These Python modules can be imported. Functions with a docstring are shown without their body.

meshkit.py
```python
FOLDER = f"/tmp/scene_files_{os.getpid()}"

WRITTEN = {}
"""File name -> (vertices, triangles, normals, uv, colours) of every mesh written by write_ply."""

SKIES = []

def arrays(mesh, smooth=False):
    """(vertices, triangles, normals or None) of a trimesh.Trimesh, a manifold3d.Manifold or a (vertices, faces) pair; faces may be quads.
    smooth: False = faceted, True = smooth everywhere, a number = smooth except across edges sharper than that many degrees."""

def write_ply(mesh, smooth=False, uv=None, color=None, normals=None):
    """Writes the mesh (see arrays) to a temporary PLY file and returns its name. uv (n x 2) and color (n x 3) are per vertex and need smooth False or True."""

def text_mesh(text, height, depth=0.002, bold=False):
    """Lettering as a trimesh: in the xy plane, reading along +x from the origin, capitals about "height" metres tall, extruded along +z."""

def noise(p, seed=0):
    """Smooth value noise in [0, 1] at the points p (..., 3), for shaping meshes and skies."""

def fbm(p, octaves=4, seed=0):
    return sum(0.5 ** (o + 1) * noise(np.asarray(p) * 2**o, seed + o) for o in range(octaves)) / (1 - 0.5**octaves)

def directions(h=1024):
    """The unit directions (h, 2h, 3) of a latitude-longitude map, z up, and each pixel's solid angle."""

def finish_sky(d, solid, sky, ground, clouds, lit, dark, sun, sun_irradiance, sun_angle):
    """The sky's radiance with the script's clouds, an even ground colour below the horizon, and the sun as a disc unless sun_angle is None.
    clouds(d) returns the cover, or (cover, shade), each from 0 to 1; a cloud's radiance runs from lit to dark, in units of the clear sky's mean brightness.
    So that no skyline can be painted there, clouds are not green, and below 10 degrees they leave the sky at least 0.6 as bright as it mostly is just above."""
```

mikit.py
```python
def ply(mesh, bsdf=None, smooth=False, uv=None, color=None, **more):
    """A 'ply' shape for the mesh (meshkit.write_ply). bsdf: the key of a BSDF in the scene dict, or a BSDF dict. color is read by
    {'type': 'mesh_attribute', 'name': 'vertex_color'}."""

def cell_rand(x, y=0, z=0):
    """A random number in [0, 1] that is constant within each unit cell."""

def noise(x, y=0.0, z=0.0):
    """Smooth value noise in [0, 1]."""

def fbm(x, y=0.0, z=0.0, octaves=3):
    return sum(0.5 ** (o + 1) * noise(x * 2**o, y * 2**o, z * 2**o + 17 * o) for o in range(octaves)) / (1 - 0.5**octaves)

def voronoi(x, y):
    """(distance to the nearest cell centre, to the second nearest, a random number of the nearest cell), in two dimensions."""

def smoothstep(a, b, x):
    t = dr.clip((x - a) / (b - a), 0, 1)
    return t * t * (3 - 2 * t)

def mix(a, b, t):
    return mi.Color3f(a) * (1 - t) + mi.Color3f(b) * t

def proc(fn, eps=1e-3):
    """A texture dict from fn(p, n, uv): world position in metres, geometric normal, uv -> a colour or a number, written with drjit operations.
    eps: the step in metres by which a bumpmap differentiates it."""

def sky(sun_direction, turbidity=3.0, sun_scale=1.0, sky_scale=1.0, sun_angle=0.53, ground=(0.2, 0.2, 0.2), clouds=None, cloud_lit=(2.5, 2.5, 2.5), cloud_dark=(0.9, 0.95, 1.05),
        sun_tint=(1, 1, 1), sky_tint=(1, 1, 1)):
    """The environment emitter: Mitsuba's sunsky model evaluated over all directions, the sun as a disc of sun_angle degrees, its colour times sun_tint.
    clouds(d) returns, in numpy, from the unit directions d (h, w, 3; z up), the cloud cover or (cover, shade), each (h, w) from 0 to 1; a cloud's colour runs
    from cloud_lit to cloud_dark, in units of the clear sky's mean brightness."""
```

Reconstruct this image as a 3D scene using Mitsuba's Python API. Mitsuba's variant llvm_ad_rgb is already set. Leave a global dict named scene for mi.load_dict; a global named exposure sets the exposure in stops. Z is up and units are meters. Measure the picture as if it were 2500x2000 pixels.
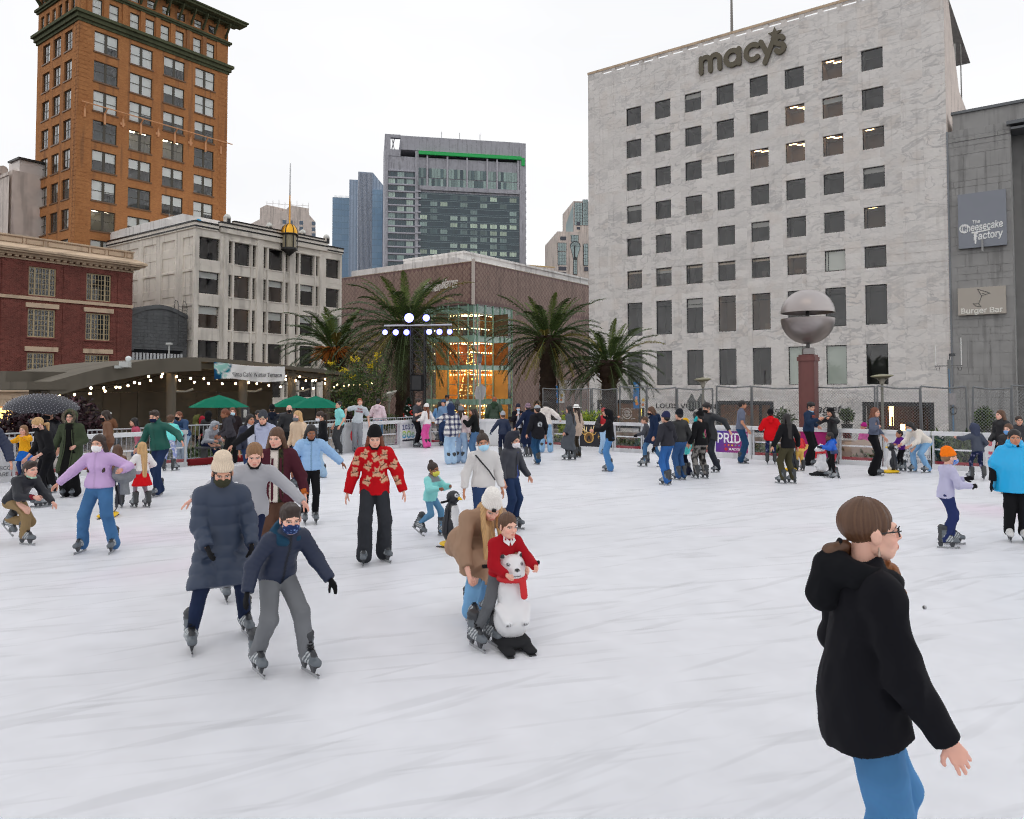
import math, random
import numpy as np, trimesh, drjit as dr, mitsuba as mi
import manifold3d as m3
import shapely.geometry as sg, shapely.affinity as sa
from shapely.ops import unary_union
import mikit, meshkit
from mikit import noise, fbm, cell_rand, smoothstep, mix
T4 = mi.ScalarTransform4f
scene, labels = {'type': 'scene'}, {}
PI = math.pi
# camera, sky, exposure
TH = math.radians(36.696)                      # the street grid is turned by this much against the view
E2 = np.array([-math.cos(TH), math.sin(TH)])   # along the streets, away to the left
S2 = np.array([math.sin(TH), math.cos(TH)])    # along the streets, away to the right
W2, N2 = -E2, -S2
PITCH = math.radians(2.129)
scene['camera'] = {'type': 'perspective', 'fov': 2 * math.degrees(math.atan(1250 / 1859.9)), 'fov_axis': 'x',
     'principal_point_offset_x': 0.0, 'principal_point_offset_y': (1000 - 882.5) / 2000,
     'near_clip': 0.05, 'far_clip': 5000.0,
     'to_world': T4().look_at(origin=[0, 0, 2.1], target=[0, math.cos(PITCH), 2.1 + math.sin(PITCH)], up=[0, 0, 1])}
def overcast(d):
 z = np.clip(d[..., 2], 0, 1)
 soft = meshkit.fbm(d * np.array([3.0, 3.0, 7.0]) + 4.3, 4, 5)
 shade = 1 - z + 1.1 * (soft - 0.5)
 return np.ones(z.shape), np.clip(shade, 0, 1)
scene['sky'] = mikit.sky([-0.25, -0.5, 0.83], turbidity=4, sun_scale=0.02, sun_angle=30, ground=(0.3, 0.3, 0.3),
       clouds=overcast, cloud_lit=(1.66, 1.69, 1.75), cloud_dark=(1.96, 1.96, 1.97))
exposure = 2.2
# materials
def principled(color, rough=0.7, spec=0.3, **k):
 if isinstance(color, (tuple, list)):
  color = {'type': 'rgb', 'value': [float(c) for c in color]}
 return {'type': 'twosided', 'bsdf': {'type': 'principled', 'base_color': color, 'roughness': float(rough), 'specular': float(spec), **k}}
def M_vc(p, n, uv):
 """the colour that obj() keeps in a mesh's uv: square roots of red and green in u, of blue and a smooth shade in v"""
 r = dr.floor(uv.x / 1024)
 b = dr.floor(uv.y)
 c = mi.Color3f(r, dr.floor(uv.x - r * 1024), b) / 1000
 return c * c * ((uv.y - b) * 2)
def M_worn(p, n, uv):
 """the same colour, weathered: cloudy tone and dark streaks"""
 u, w = p.x * 0.83 + p.y * 0.55, p.x * 0.55 - p.y * 0.83
 a = fbm(u * 1.1, p.z * 1.1, w * 1.1, 3)
 b = fbm((u + w) * 2.2, p.z * 0.2, 3, 3)
 return M_vc(p, n, uv) * (0.86 + 0.28 * a) * (1 - 0.26 * smoothstep(0.52, 0.80, b))
VCOL = mikit.proc(M_vc)
WORN = {}
scene['matte'] = principled(VCOL, 0.85, 0.2)
scene['cloth'] = principled(VCOL, 0.9, 0.15, sheen=0.25)
scene['puffer'] = principled(VCOL, 0.45, 0.4)
scene['satin'] = principled(VCOL, 0.4, 0.5)
scene['gloss'] = principled(VCOL, 0.12, 0.5)
scene['skin'] = principled(VCOL, 0.5, 0.35)
scene['hairs'] = principled(VCOL, 0.42, 0.45)
scene['metal'] = principled(VCOL, 0.35, 0.5, metallic=0.9)
scene['leafy'] = {'type': 'twosided', 'bsdf': {'type': 'principled', 'base_color': VCOL, 'roughness': 0.42, 'specular': 0.4}}
scene['glass'] = {'type': 'thindielectric', 'int_ior': 1.5}
scene['worn'] = principled(mikit.proc(M_worn), 0.8, 0.25)
scene['worn_satin'] = principled(mikit.proc(M_worn), 0.45, 0.35)
def dots(p, A, B):
 """world point -> metres along the two grid axes"""
 return p.x * A[0] + p.y * A[1], p.x * B[0] + p.y * B[1]
def lin(r, g, b):
 """sRGB 0-255 -> linear"""
 return tuple(((c / 255) / 12.92 if c <= 10 else (((c / 255) + 0.055) / 1.055) ** 2.4) for c in (r, g, b))
# scene helpers
SRGB = {}
def numbered(name):
 if name not in scene and name not in USED:
  USED.add(name)
  return name
 k = NEXT.get(name, 1)
 while f'{name}_{k:03d}' in USED or f'{name}_{k:03d}' in scene:
  k += 1
 NEXT[name] = k + 1
 key = f'{name}_{k:03d}'
 USED.add(key)
 return key
USED, NEXT = set(), {}
def thing(name, label, cat, group=None):
 key = numbered(name)
 labels[key] = {'label': label, 'category': cat}
 if group:
  labels[key]['group'] = group
 return key
def shape(v, f, mat, color=None, smooth=False, shade=None, **more):
 """a ply dict whose uv hold the colour (see M_vc); normals are kept where colours part the vertices"""
 v, f, n = meshkit.arrays((np.asarray(v, float), np.asarray(f, int)), smooth)
 if smooth not in (True, False):
  if color is not None and np.ndim(color) == 2:
   v0 = np.round(v, 6)
 uv = None
 if color is not None:
  c = np.asarray(color, float)
  if c.ndim == 2 and len(c) != len(v):
   raise ValueError('colours and a smoothing angle')
  if c.ndim == 2 and np.ptp(c, axis=0).max() > 1e-6:
   fc = np.round(np.sqrt(np.clip(c, 0, 1)[f].mean(1)) * 125).astype(np.int64) * 8
   code = (fc[:, 0] * 1024 + fc[:, 1]) * 1024 + fc[:, 2]
   pair = (f.astype(np.int64) * (1 << 32) + code[:, None]).ravel()
   u_, inv = np.unique(pair, return_inverse=True)
   idx, code = u_ >> 32, u_ & 0xFFFFFFFF
   f = inv.reshape(-1, 3)
   v, n = v[idx], (n[idx] if n is not None else None)
   shade = np.asarray(shade)[idx] if shade is not None else None
   rg, b = code >> 10, code & 1023
  else:
   q = np.round(np.sqrt(np.clip(c if c.ndim == 1 else c[0], 0, 1)) * 1000)
   rg, b = np.full(len(v), q[0] * 1024 + q[1]), np.full(len(v), q[2])
  sh = np.full(len(v), 0.5) if shade is None else np.clip(np.asarray(shade) * 0.5, 0.03, 0.97)
  uv = np.column_stack([rg + 0.5, b + sh])
 path = meshkit.write_ply((v, f), False, uv, None, normals=n)
 return {'type': 'ply', 'filename': path, 'face_normals': n is None, 'bsdf': {'type': 'ref', 'id': mat}, **more}
def obj(name, mesh, mat, parent=None, color=None, smooth=False, shade=None, kind=None, label=None, cat=None, group=None, **more):
 """ONE entry of the scene; mesh: MB, trimesh or (v, f)"""
 key = numbered((parent + '__' if parent else '') + name)
 if isinstance(mesh, MB):
  v, f = mesh.vf()
  if color is None and mesh.c:
   color = np.vstack(mesh.c)
 elif isinstance(mesh, tuple):
  v, f = mesh
 else:
  v, f = np.asarray(mesh.vertices), np.asarray(mesh.faces)
 if mat in WORN:
  color, mat = WORN[mat]
 scene[key] = shape(v, f, mat, color, smooth, shade, **more)
 d = {}
 if kind:
  d['kind'] = kind
 if label:
  d['label'] = label
 if cat:
  d['category'] = cat
 if group:
  d['group'] = group
 if d:
  labels[key] = d
 return key
def copy_obj(src, name, parent, to_world):
 key = numbered((parent + '__' if parent else '') + name)
 scene[key] = {**scene[src], 'to_world': to_world}
 return key
BOXF = np.array([[0, 2, 3], [0, 3, 1], [4, 5, 7], [4, 7, 6], [0, 1, 5], [0, 5, 4], [2, 6, 7], [2, 7, 3], [0, 4, 6], [0, 6, 2], [1, 3, 7], [1, 7, 5]])
class MB:
 """collects pieces of ONE mesh"""
 def __init__(self):
  self.v, self.f, self.c, self.n = [], [], [], 0
 def add(self, v, f, c=None):
  v = np.asarray(v, float).reshape(-1, 3)
  f = np.asarray(f, int)
  if f.shape[1] == 4:
   f = np.vstack([f[:, [0, 1, 2]], f[:, [0, 2, 3]]])
  self.v.append(v)
  self.f.append(f + self.n)
  self.n += len(v)
  if c is not None:
   c = np.asarray(c, float)
   self.c.append(np.broadcast_to(c, (len(v), 3)) if c.ndim == 1 else c)
  return self
 def vf(self):
  return np.vstack(self.v), np.vstack(self.f)
 def tm(self):
  v, f = self.vf()
  return trimesh.Trimesh(v, f, process=False)
 def hexa(self, corners, c=None):
  """corners: 8 points, index bits zyx -> (x0y0z0, x1y0z0, x0y1z0, ...)"""
  p = np.asarray(corners, float)
  f = BOXF
  if np.dot(np.cross(p[1] - p[0], p[2] - p[0]), p[4] - p[0]) < 0:
   f = BOXF[:, ::-1]
  return self.add(p, f, c)
 def box(self, x0, x1, y0, y1, z0, z1, c=None):
  return self.hexa([[x, y, z] for z in (z0, z1) for y in (y0, y1) for x in (x0, x1)], c)
 def fbox(self, F, u0, u1, z0, z1, d0, d1, c=None):
  return self.hexa([F(u, z, d) for d in (d0, d1) for z in (z0, z1) for u in (u0, u1)], c)
 def quad(self, a, b, c_, d, c=None):
  return self.add([a, b, c_, d], [[0, 1, 2], [0, 2, 3]], c)
 def fquad(self, F, u0, u1, z0, z1, d, c=None):
  return self.quad(F(u0, z0, d), F(u1, z0, d), F(u1, z1, d), F(u0, z1, d), c)
 def tube(self, pts, r, sides=6, c=None, caps=True, closed=False):
  p = np.asarray(pts, float)
  n = len(p)
  r = np.broadcast_to(np.asarray(r, float), (n,))
  t = np.gradient(p, axis=0)
  if closed:
   t = np.roll(p, -1, 0) - np.roll(p, 1, 0)
  t /= np.linalg.norm(t, axis=1, keepdims=True) + 1e-12
  ref = np.array([0, 0, 1.0]) if np.abs(t[:, 2]).mean() < 0.8 else np.array([1.0, 0, 0])
  a = np.cross(t, ref)
  a /= np.linalg.norm(a, axis=1, keepdims=True) + 1e-12
  b = np.cross(t, a)
  ang = np.arange(sides) * 2 * PI / sides + PI / sides
  v = p[:, None] + r[:, None, None] * (np.cos(ang)[None, :, None] * a[:, None] + np.sin(ang)[None, :, None] * b[:, None])
  rows = np.arange(n if closed else n - 1)
  i, j = np.meshgrid(rows, np.arange(sides), indexing='ij')
  i2 = (i + 1) % n
  q = np.stack([i * sides + j, i2 * sides + j, i2 * sides + (j + 1) % sides, i * sides + (j + 1) % sides], -1).reshape(-1, 4)
  f = np.vstack([q[:, [0, 1, 2]], q[:, [0, 2, 3]]])
  v = v.reshape(-1, 3)
  if caps and not closed:
   k = len(v)
   v = np.vstack([v, p[:1], p[-1:]])
   e = np.arange(sides)
   f = np.vstack([f, np.stack([e, (e + 1) % sides, e * 0 + k], 1), np.stack([(n - 1) * sides + (e + 1) % sides, (n - 1) * sides + e, e * 0 + k + 1], 1)])
  return self.add(v, f, c)
 def bar(self, a, b, w, h=None, c=None):
  """a square bar from a to b"""
  a, b = np.asarray(a, float), np.asarray(b, float)
  h = h or w
  t = (b - a) / np.linalg.norm(b - a)
  x = np.cross(t, [0, 0, 1.0] if abs(t[2]) < 0.9 else [1.0, 0, 0])
  x /= np.linalg.norm(x)
  y = np.cross(x, t)
  return self.hexa([o + x * i * w / 2 + y * j * h / 2 for o in (a, b) for j in (-1, 1) for i in (-1, 1)], c)
 def lathe(self, prof, sides=24, at=(0, 0, 0), c=None, axis=None):
  """prof: (r, z) from bottom to top"""
  prof = np.asarray(prof, float)
  ang = np.arange(sides) * 2 * PI / sides
  v = np.stack([prof[:, None, 0] * np.cos(ang), prof[:, None, 0] * np.sin(ang), np.broadcast_to(prof[:, None, 1], (len(prof), sides))], -1).reshape(-1, 3)
  i, j = np.meshgrid(np.arange(len(prof) - 1), np.arange(sides), indexing='ij')
  q = np.stack([i * sides + j, i * sides + (j + 1) % sides, (i + 1) * sides + (j + 1) % sides, (i + 1) * sides + j], -1).reshape(-1, 4)
  if axis is not None:
   v = v @ np.asarray(axis).T
  return self.add(v + np.asarray(at, float), q, c)
 def sphere(self, at, r, n=8, c=None, sq=(1, 1, 1)):
  a = np.linspace(-PI / 2, PI / 2, n)
  k = len(self.v)
  self.lathe(np.stack([np.cos(a), np.sin(a)], 1), 2 * n - 4, c=c)
  self.v[k] = self.v[k] * r * np.asarray(sq) + np.asarray(at, float)
  return self
 def poly(self, F, pts, d0, d1, c=None):
  """an outline (shapely polygon or list of (u, z)) extruded from d0 to d1 in the frame F"""
  g = pts if hasattr(pts, 'geom_type') else sg.Polygon(pts)
  for q in getattr(g, 'geoms', [g]):
   if q.area < 1e-9:
    continue
   m = trimesh.creation.extrude_polygon(q, abs(d1 - d0), engine='earcut')
   v = np.array(m.vertices)
   self.add(F.many(v[:, 0], v[:, 1], v[:, 2] + min(d0, d1)), m.faces[:, ::F.flip], c)
  return self
class Fr:
 """an upright frame: u along a wall, z up, d outwards"""
 def __init__(self, P, U, N):
  self.P, self.U, self.N = np.asarray(P, float), np.asarray(U, float), np.asarray(N, float)
  self.flip = 1 if (self.N[0] * self.U[1] - self.N[1] * self.U[0]) < 0 else -1
  self.flip = -self.flip if False else self.flip
 def __call__(self, u, z, d=0.0):
  q = self.P + self.U * u + self.N * d
  return np.array([q[0], q[1], z])
 def many(self, u, z, d):
  q = self.P + np.outer(u, self.U) + np.outer(d, self.N)
  return np.column_stack([q, z])
def wall_with_holes(mb, F, u0, u1, z0, z1, holes, d=0.0, reveal=0.3, c=None, top=None):
 """front face of a wall less its openings, with the openings' reveals; holes: (u0, u1, z0, z1)"""
 us = sorted({u0, u1, *[h[0] for h in holes], *[h[1] for h in holes]})
 zs = sorted({z0, z1, *[h[2] for h in holes], *[h[3] for h in holes]})
 us = [u for u in us if u0 <= u <= u1]
 zs = [z for z in zs if z0 <= z <= z1]
 for a, b in zip(zs, zs[1:]):
  run = None
  for l, r in zip(us, us[1:]):
   hit = any(h[0] < (l + r) / 2 < h[1] and h[2] < (a + b) / 2 < h[3] for h in holes)
   if hit and run is not None:
    mb.fquad(F, run, l, a, b, d, c)
    run = None
   elif not hit and run is None:
    run = l
  if run is not None:
   mb.fquad(F, run, u1, a, b, d, c)
 for h in holes:
  l, r, a, b = h
  for A, B in (((l, a), (r, a)), ((r, a), (r, b)), ((r, b), (l, b)), ((l, b), (l, a))):
   mb.quad(F(*A, d), F(*B, d), F(*B, d - reveal), F(*A, d - reveal), c)
 return mb
def grid(s, e, z=0.0):
 """grid coordinates (metres along S and E from the camera) -> world"""
 q = S2 * s + E2 * e
 return np.array([q[0], q[1], z])
def letters(F, text, u, z, height, d0, d1, bold=False, shear=0.0, stretch=1.0, width=None):
 """lettering standing on (u, z) in the frame F -> (vertices, faces)"""
 m = meshkit.text_mesh(text, height, 1.0, bold)
 v = np.array(m.vertices)
 v[:, 0] -= v[:, 0].min()
 if width:
  v[:, 0] *= width / v[:, 0].max()
 v[:, 1] *= stretch
 v[:, 0] += v[:, 1] * shear
 return F.many(u + v[:, 0], z + v[:, 1], d0 + v[:, 2] * (d1 - d0)), np.asarray(m.faces)
def stroke(lines, r):
 return unary_union([sg.LineString(l).buffer(r, 6) if len(l) > 1 else sg.Point(l[0]).buffer(r, 6) for l in lines])
def arc(cx, cy, r, a0, a1, n=14, ry=None):
 t = np.radians(np.linspace(a0, a1, n))
 return [(cx + r * math.cos(a), cy + (ry or r) * math.sin(a)) for a in t]
# materials of the place
def M_ice(p, n, uv):
 a, b = p.x * 0.82 + p.y * 0.57, -p.x * 0.57 + p.y * 0.82
 cut = fbm(a * 0.8, b * 9, 0, 3)
 cut2 = fbm(p.x * 0.9 + p.y * 0.3 + 7, p.y * 11 - p.x * 3, 3, 3)
 big = fbm(p.x * 0.35, p.y * 0.35, 5, 3)
 cr = fbm(p.x * 4, p.y * 4, 9, 3)
 line = smoothstep(0.62, 0.78, cut) * 0.06 + smoothstep(0.62, 0.80, cut2) * 0.06
 v = 0.70 + 0.10 * (big - 0.5) + 0.08 * (cr - 0.5) - line
 pink = smoothstep(0.52, 0.72, fbm(p.x * 0.30 + 2.1, p.y * 0.30 - 4.4, 1, 3)) * smoothstep(0.8, 0.0, dr.abs(p.y - 11.5 - 0.25 * p.x) / 3.5)
 return mi.Color3f(v * (0.985 + 0.02 * pink), v * (0.995 - 0.10 * pink), v * (1.045 - 0.04 * pink))
def M_icebump(p, n, uv):
 a, b = p.x * 0.82 + p.y * 0.57, -p.x * 0.57 + p.y * 0.82
 cut = fbm(a * 1.1, b * 14, 0, 3)
 cut2 = fbm(p.x * 1.3 + p.y * 0.4 + 7, p.y * 16 - p.x * 4, 3, 3)
 return smoothstep(0.55, 0.75, cut) + smoothstep(0.55, 0.75, cut2) + 0.6 * fbm(p.x * 9, p.y * 9, 2, 2)
scene['ice_m'] = {'type': 'twosided', 'bsdf': {'type': 'bumpmap', 'arbitrary': mikit.proc(M_icebump, 0.004), 'scale': 0.0035,
     'bsdf': {'type': 'principled', 'base_color': mikit.proc(M_ice), 'roughness': 0.42, 'specular': 0.35}}}
def M_marble(p, n, uv):
 u, w = dots(p, W2, S2)
 z = p.z
 k = cell_rand(dr.floor(u * 0.53), dr.floor(z * 0.77), 3)
 wx = fbm(u * 0.5 + k * 9, z * 0.9 + k * 5, w * 0.3, 3)
 vein = fbm(u * 0.7 + 2.5 * wx + k * 20, z * 1.6 + 3.0 * wx, w, 4)
 v1 = smoothstep(0.075, 0.0, dr.abs(vein - 0.5)) * fbm(u * 0.4, z * 0.4, 8, 2)
 fine = fbm(u * 5, z * 7 + u * 2, w, 2)
 base = mix((0.80, 0.765, 0.735), (0.73, 0.70, 0.68), wx)
 pink = smoothstep(0.55, 0.75, fbm(u * 0.6 + k * 7, z * 0.5, 4, 2)) * 0.6
 base = mix(base, (0.68, 0.60, 0.54), pink * 0.55)
 base = mix(base, (0.40, 0.39, 0.39), v1 * 0.75)
 streak = smoothstep(0.60, 0.85, fbm(u * 3.2, z * 0.22, 5, 3)) * smoothstep(0.42, 0.62, fbm(u * 0.35, z * 0.25, 2, 2))
 base = mix(base, (0.36, 0.32, 0.28), streak * 0.22)
 return base * (0.90 + 0.16 * fine) * (0.93 + 0.10 * k)
scene['marble'] = principled(mikit.proc(M_marble), 0.45, 0.4)
def M_tower(p, n, uv):
 u = dr.select(dr.abs(n.x * W2[0] + n.y * W2[1]) > 0.5, p.x * S2[0] + p.y * S2[1], p.x * E2[0] + p.y * E2[1])
 r = dr.floor(p.z / 0.085)
 x = u / 0.26 + 0.5 * (r - 2 * dr.floor(r / 2))
 k = cell_rand(dr.floor(x), r, 7)
 big = fbm(u * 0.9, p.z * 0.5, 2, 3)
 c = mix((0.345, 0.140, 0.052), (0.475, 0.215, 0.085), 0.65 * k + 0.6 * (big - 0.2))
 streak = fbm(u * 2.4, p.z * 0.12, 3, 3)
 c = mix(c, (0.20, 0.10, 0.055), smoothstep(0.56, 0.78, streak) * 0.55)
 fz = p.z / 0.085 - r
 fx = x - dr.floor(x)
 joint = dr.maximum(smoothstep(0.16, 0.05, fz), smoothstep(0.06, 0.0, fx))
 return mix(c, (0.36, 0.22, 0.13), joint * 0.35)
scene['tower_brick'] = principled(mikit.proc(M_tower), 0.85, 0.2)
def M_redbrick(p, n, uv):
 u, w = dots(p, S2, E2)
 u = u + w
 r = dr.floor(p.z / 0.105)
 x = u / 0.30 + 0.5 * (r - 2 * dr.floor(r / 2))
 k = cell_rand(dr.floor(x), r, 7)
 c = mix((0.10, 0.026, 0.021), (0.205, 0.060, 0.048), k)
 c = c * (0.75 + 0.5 * fbm(u * 0.7, p.z * 0.7, 1, 3))
 fz, fx = p.z / 0.105 - r, x - dr.floor(x)
 j = dr.maximum(smoothstep(0.26, 0.12, fz), smoothstep(0.11, 0.05, fx))
 return mix(c, (0.33, 0.17, 0.14), j * 0.62)
scene['red_brick'] = principled(mikit.proc(M_redbrick), 0.9, 0.2)
WORN['precast'] = ((0.71, 0.66, 0.59), 'worn')
WORN['cream_stone'] = ((0.60, 0.46, 0.33), 'worn')
WORN['pink_wall'] = ((0.64, 0.56, 0.51), 'worn')
WORN['grey_stone'] = ((0.33, 0.325, 0.32), 'worn')
WORN['dark_block'] = ((0.125, 0.13, 0.135), 'worn')
WORN['white_wall'] = ((0.78, 0.76, 0.74), 'worn')
WORN['diamond_dark'] = ((0.185, 0.108, 0.100), 'worn_satin')
WORN['diamond_light'] = ((0.285, 0.195, 0.160), 'worn_satin')
WORN['concrete'] = ((0.135, 0.122, 0.100), 'worn')
WORN['olive_paint'] = ((0.125, 0.110, 0.088), 'worn')
WORN['green_trim'] = ((0.085, 0.095, 0.052), 'worn')
WORN['paving'] = ((0.30, 0.27, 0.25), 'worn')
WORN['asphalt'] = ((0.055, 0.055, 0.058), 'worn')
WORN['board_white'] = ((0.70, 0.705, 0.72), 'worn_satin')
GLOW = lambda c, k=1.0: {'type': 'area', 'radiance': {'type': 'rgb', 'value': [float(x) * k for x in c]}}
WARM = (1.0, 0.62, 0.26)
FRAME = lin(52, 52, 48)
rng = random.Random(7)
def window(F, parent, u0, u1, z0, z1, d=-0.25, fw=0.08, mulls=(), rails=(), fcol=FRAME, mw=0.05, blinds=(), bcol=(0.60, 0.62, 0.60), room=(0.05, 0.048, 0.045),
   deep=1.6, lights=(), glow=1.4, gcol=WARM, name='window', label=None, extra=None, panes=True):
 """frame, panes, blinds and the room behind one opening. blinds: (cell column or None, drop 0-1); lights: (u 0-1, depth 0-1, width, length)"""
 m = MB()
 m.fbox(F, u0, u0 + fw, z0, z1, d - 0.06, d + 0.02, fcol).fbox(F, u1 - fw, u1, z0, z1, d - 0.06, d + 0.02, fcol)
 m.fbox(F, u0 + fw, u1 - fw, z0, z0 + fw, d - 0.06, d + 0.02, fcol).fbox(F, u0 + fw, u1 - fw, z1 - fw, z1, d - 0.06, d + 0.02, fcol)
 us, zs = [u0 + fw], [z0 + fw]
 for q in mulls:
  q, w = q if isinstance(q, tuple) else (q, mw)
  m.fbox(F, q - w / 2, q + w / 2, z0 + fw, z1 - fw, d - 0.05, d + 0.025, fcol)
  us += [q - w / 2, q + w / 2]
 for q in rails:
  m.fbox(F, u0 + fw, u1 - fw, q - mw / 2, q + mw / 2, d - 0.045, d + 0.015, fcol)
  zs += [q - mw / 2, q + mw / 2]
 us.append(u1 - fw)
 zs.append(z1 - fw)
 if extra:
  extra(m)
 w = obj(name, m, 'satin', parent, label=label)
 if panes:
  for a, b in zip(us[::2], us[1::2]):
   for l, h in zip(zs[::2], zs[1::2]):
    obj('pane', MB().fquad(F, a, b, l, h, d - 0.015), 'glass', w)
 bm = MB()
 for col, drop, *cc in blinds:
  a, b = (u0 + fw, u1 - fw) if col is None else (us[2 * col], us[2 * col + 1])
  bm.fquad(F, a, b, z1 - fw - (z1 - z0 - 2 * fw) * drop, z1 - fw, d - 0.09, cc[0] if cc else bcol)
 if blinds:
  obj('blind', bm, 'matte', w)
 r = MB()
 e = 0.12
 a, b, l, h, k = u0 - e, u1 + e, z0 - e, z1 + e, d - deep
 f0 = d - 0.07
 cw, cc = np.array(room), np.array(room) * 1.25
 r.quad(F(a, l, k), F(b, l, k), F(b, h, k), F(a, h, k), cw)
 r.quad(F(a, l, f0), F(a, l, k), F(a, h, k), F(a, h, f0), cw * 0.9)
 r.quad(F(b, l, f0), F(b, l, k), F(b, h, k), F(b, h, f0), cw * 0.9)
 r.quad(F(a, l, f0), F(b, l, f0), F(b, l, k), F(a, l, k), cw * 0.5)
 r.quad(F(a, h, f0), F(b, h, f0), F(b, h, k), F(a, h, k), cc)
 for bx in range(rng.randint(0, 2) if deep > 1 else 0):      # furniture that shows as dark shapes low behind the glass
  x = rng.uniform(u0, u1 - 0.5)
  r.fbox(F, x, x + rng.uniform(0.3, 0.7), l, l + rng.uniform(0.5, 1.2), k + 0.1, k + 0.6, cw * rng.uniform(0.3, 1.8))
 obj('interior', r, 'matte', w)
 if lights:
  g = MB()
  for x, y, lw, ll in lights:
   uu, dd = u0 + (u1 - u0) * x, d - 0.1 - (deep - 0.2) * y
   g.fbox(F, uu - lw / 2, uu + lw / 2, h - 0.06, h - 0.02, dd - ll / 2, dd + ll / 2, (0.8, 0.8, 0.8))
  obj('ceiling_light', g, 'matte', w, emitter=GLOW(gcol, glow))
 return w
# ground, streets, square, ice
g = MB().quad((-1500, -600, -3.6), (1500, -600, -3.6), (1500, 2400, -3.6), (-1500, 2400, -3.6))
obj('street', g, 'asphalt', kind='structure')
sq = [grid(-14, 34), grid(-14, -30), grid(36, -30), grid(36, 24.5), grid(30, 34)]
sqp = sg.Polygon([p[:2] for p in sq])
m = trimesh.creation.extrude_polygon(sqp, 3.4, engine='earcut')
m.apply_translation([0, 0, -3.52])
obj('square_paving', m, 'paving', kind='structure')
m = MB()
for a, b, c_, d in (((67.6, -40), (67.6, 45), (71.6, 45), (71.6, -40)),):
 pass
obj('pavement', MB().hexa([grid(s, e, z) for z in (-3.59, -3.45) for e in (-60, 70) for s in (64.5, 68.9)]), 'paving', kind='structure')
R_FAR, R_LEFT = 22.85, 19.6
ICE = [(-12, 19.6), (-12, -22), (22.85, -22), (22.85, 16.9), (21.15, 19.6)]
icep = sg.Polygon([grid(*q)[:2] for q in ICE])
m = trimesh.creation.extrude_polygon(icep, 0.112, engine='earcut')
m.apply_translation([0, 0, -0.112])
obj('rink_ice', m, 'ice_m', kind='structure')
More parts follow.
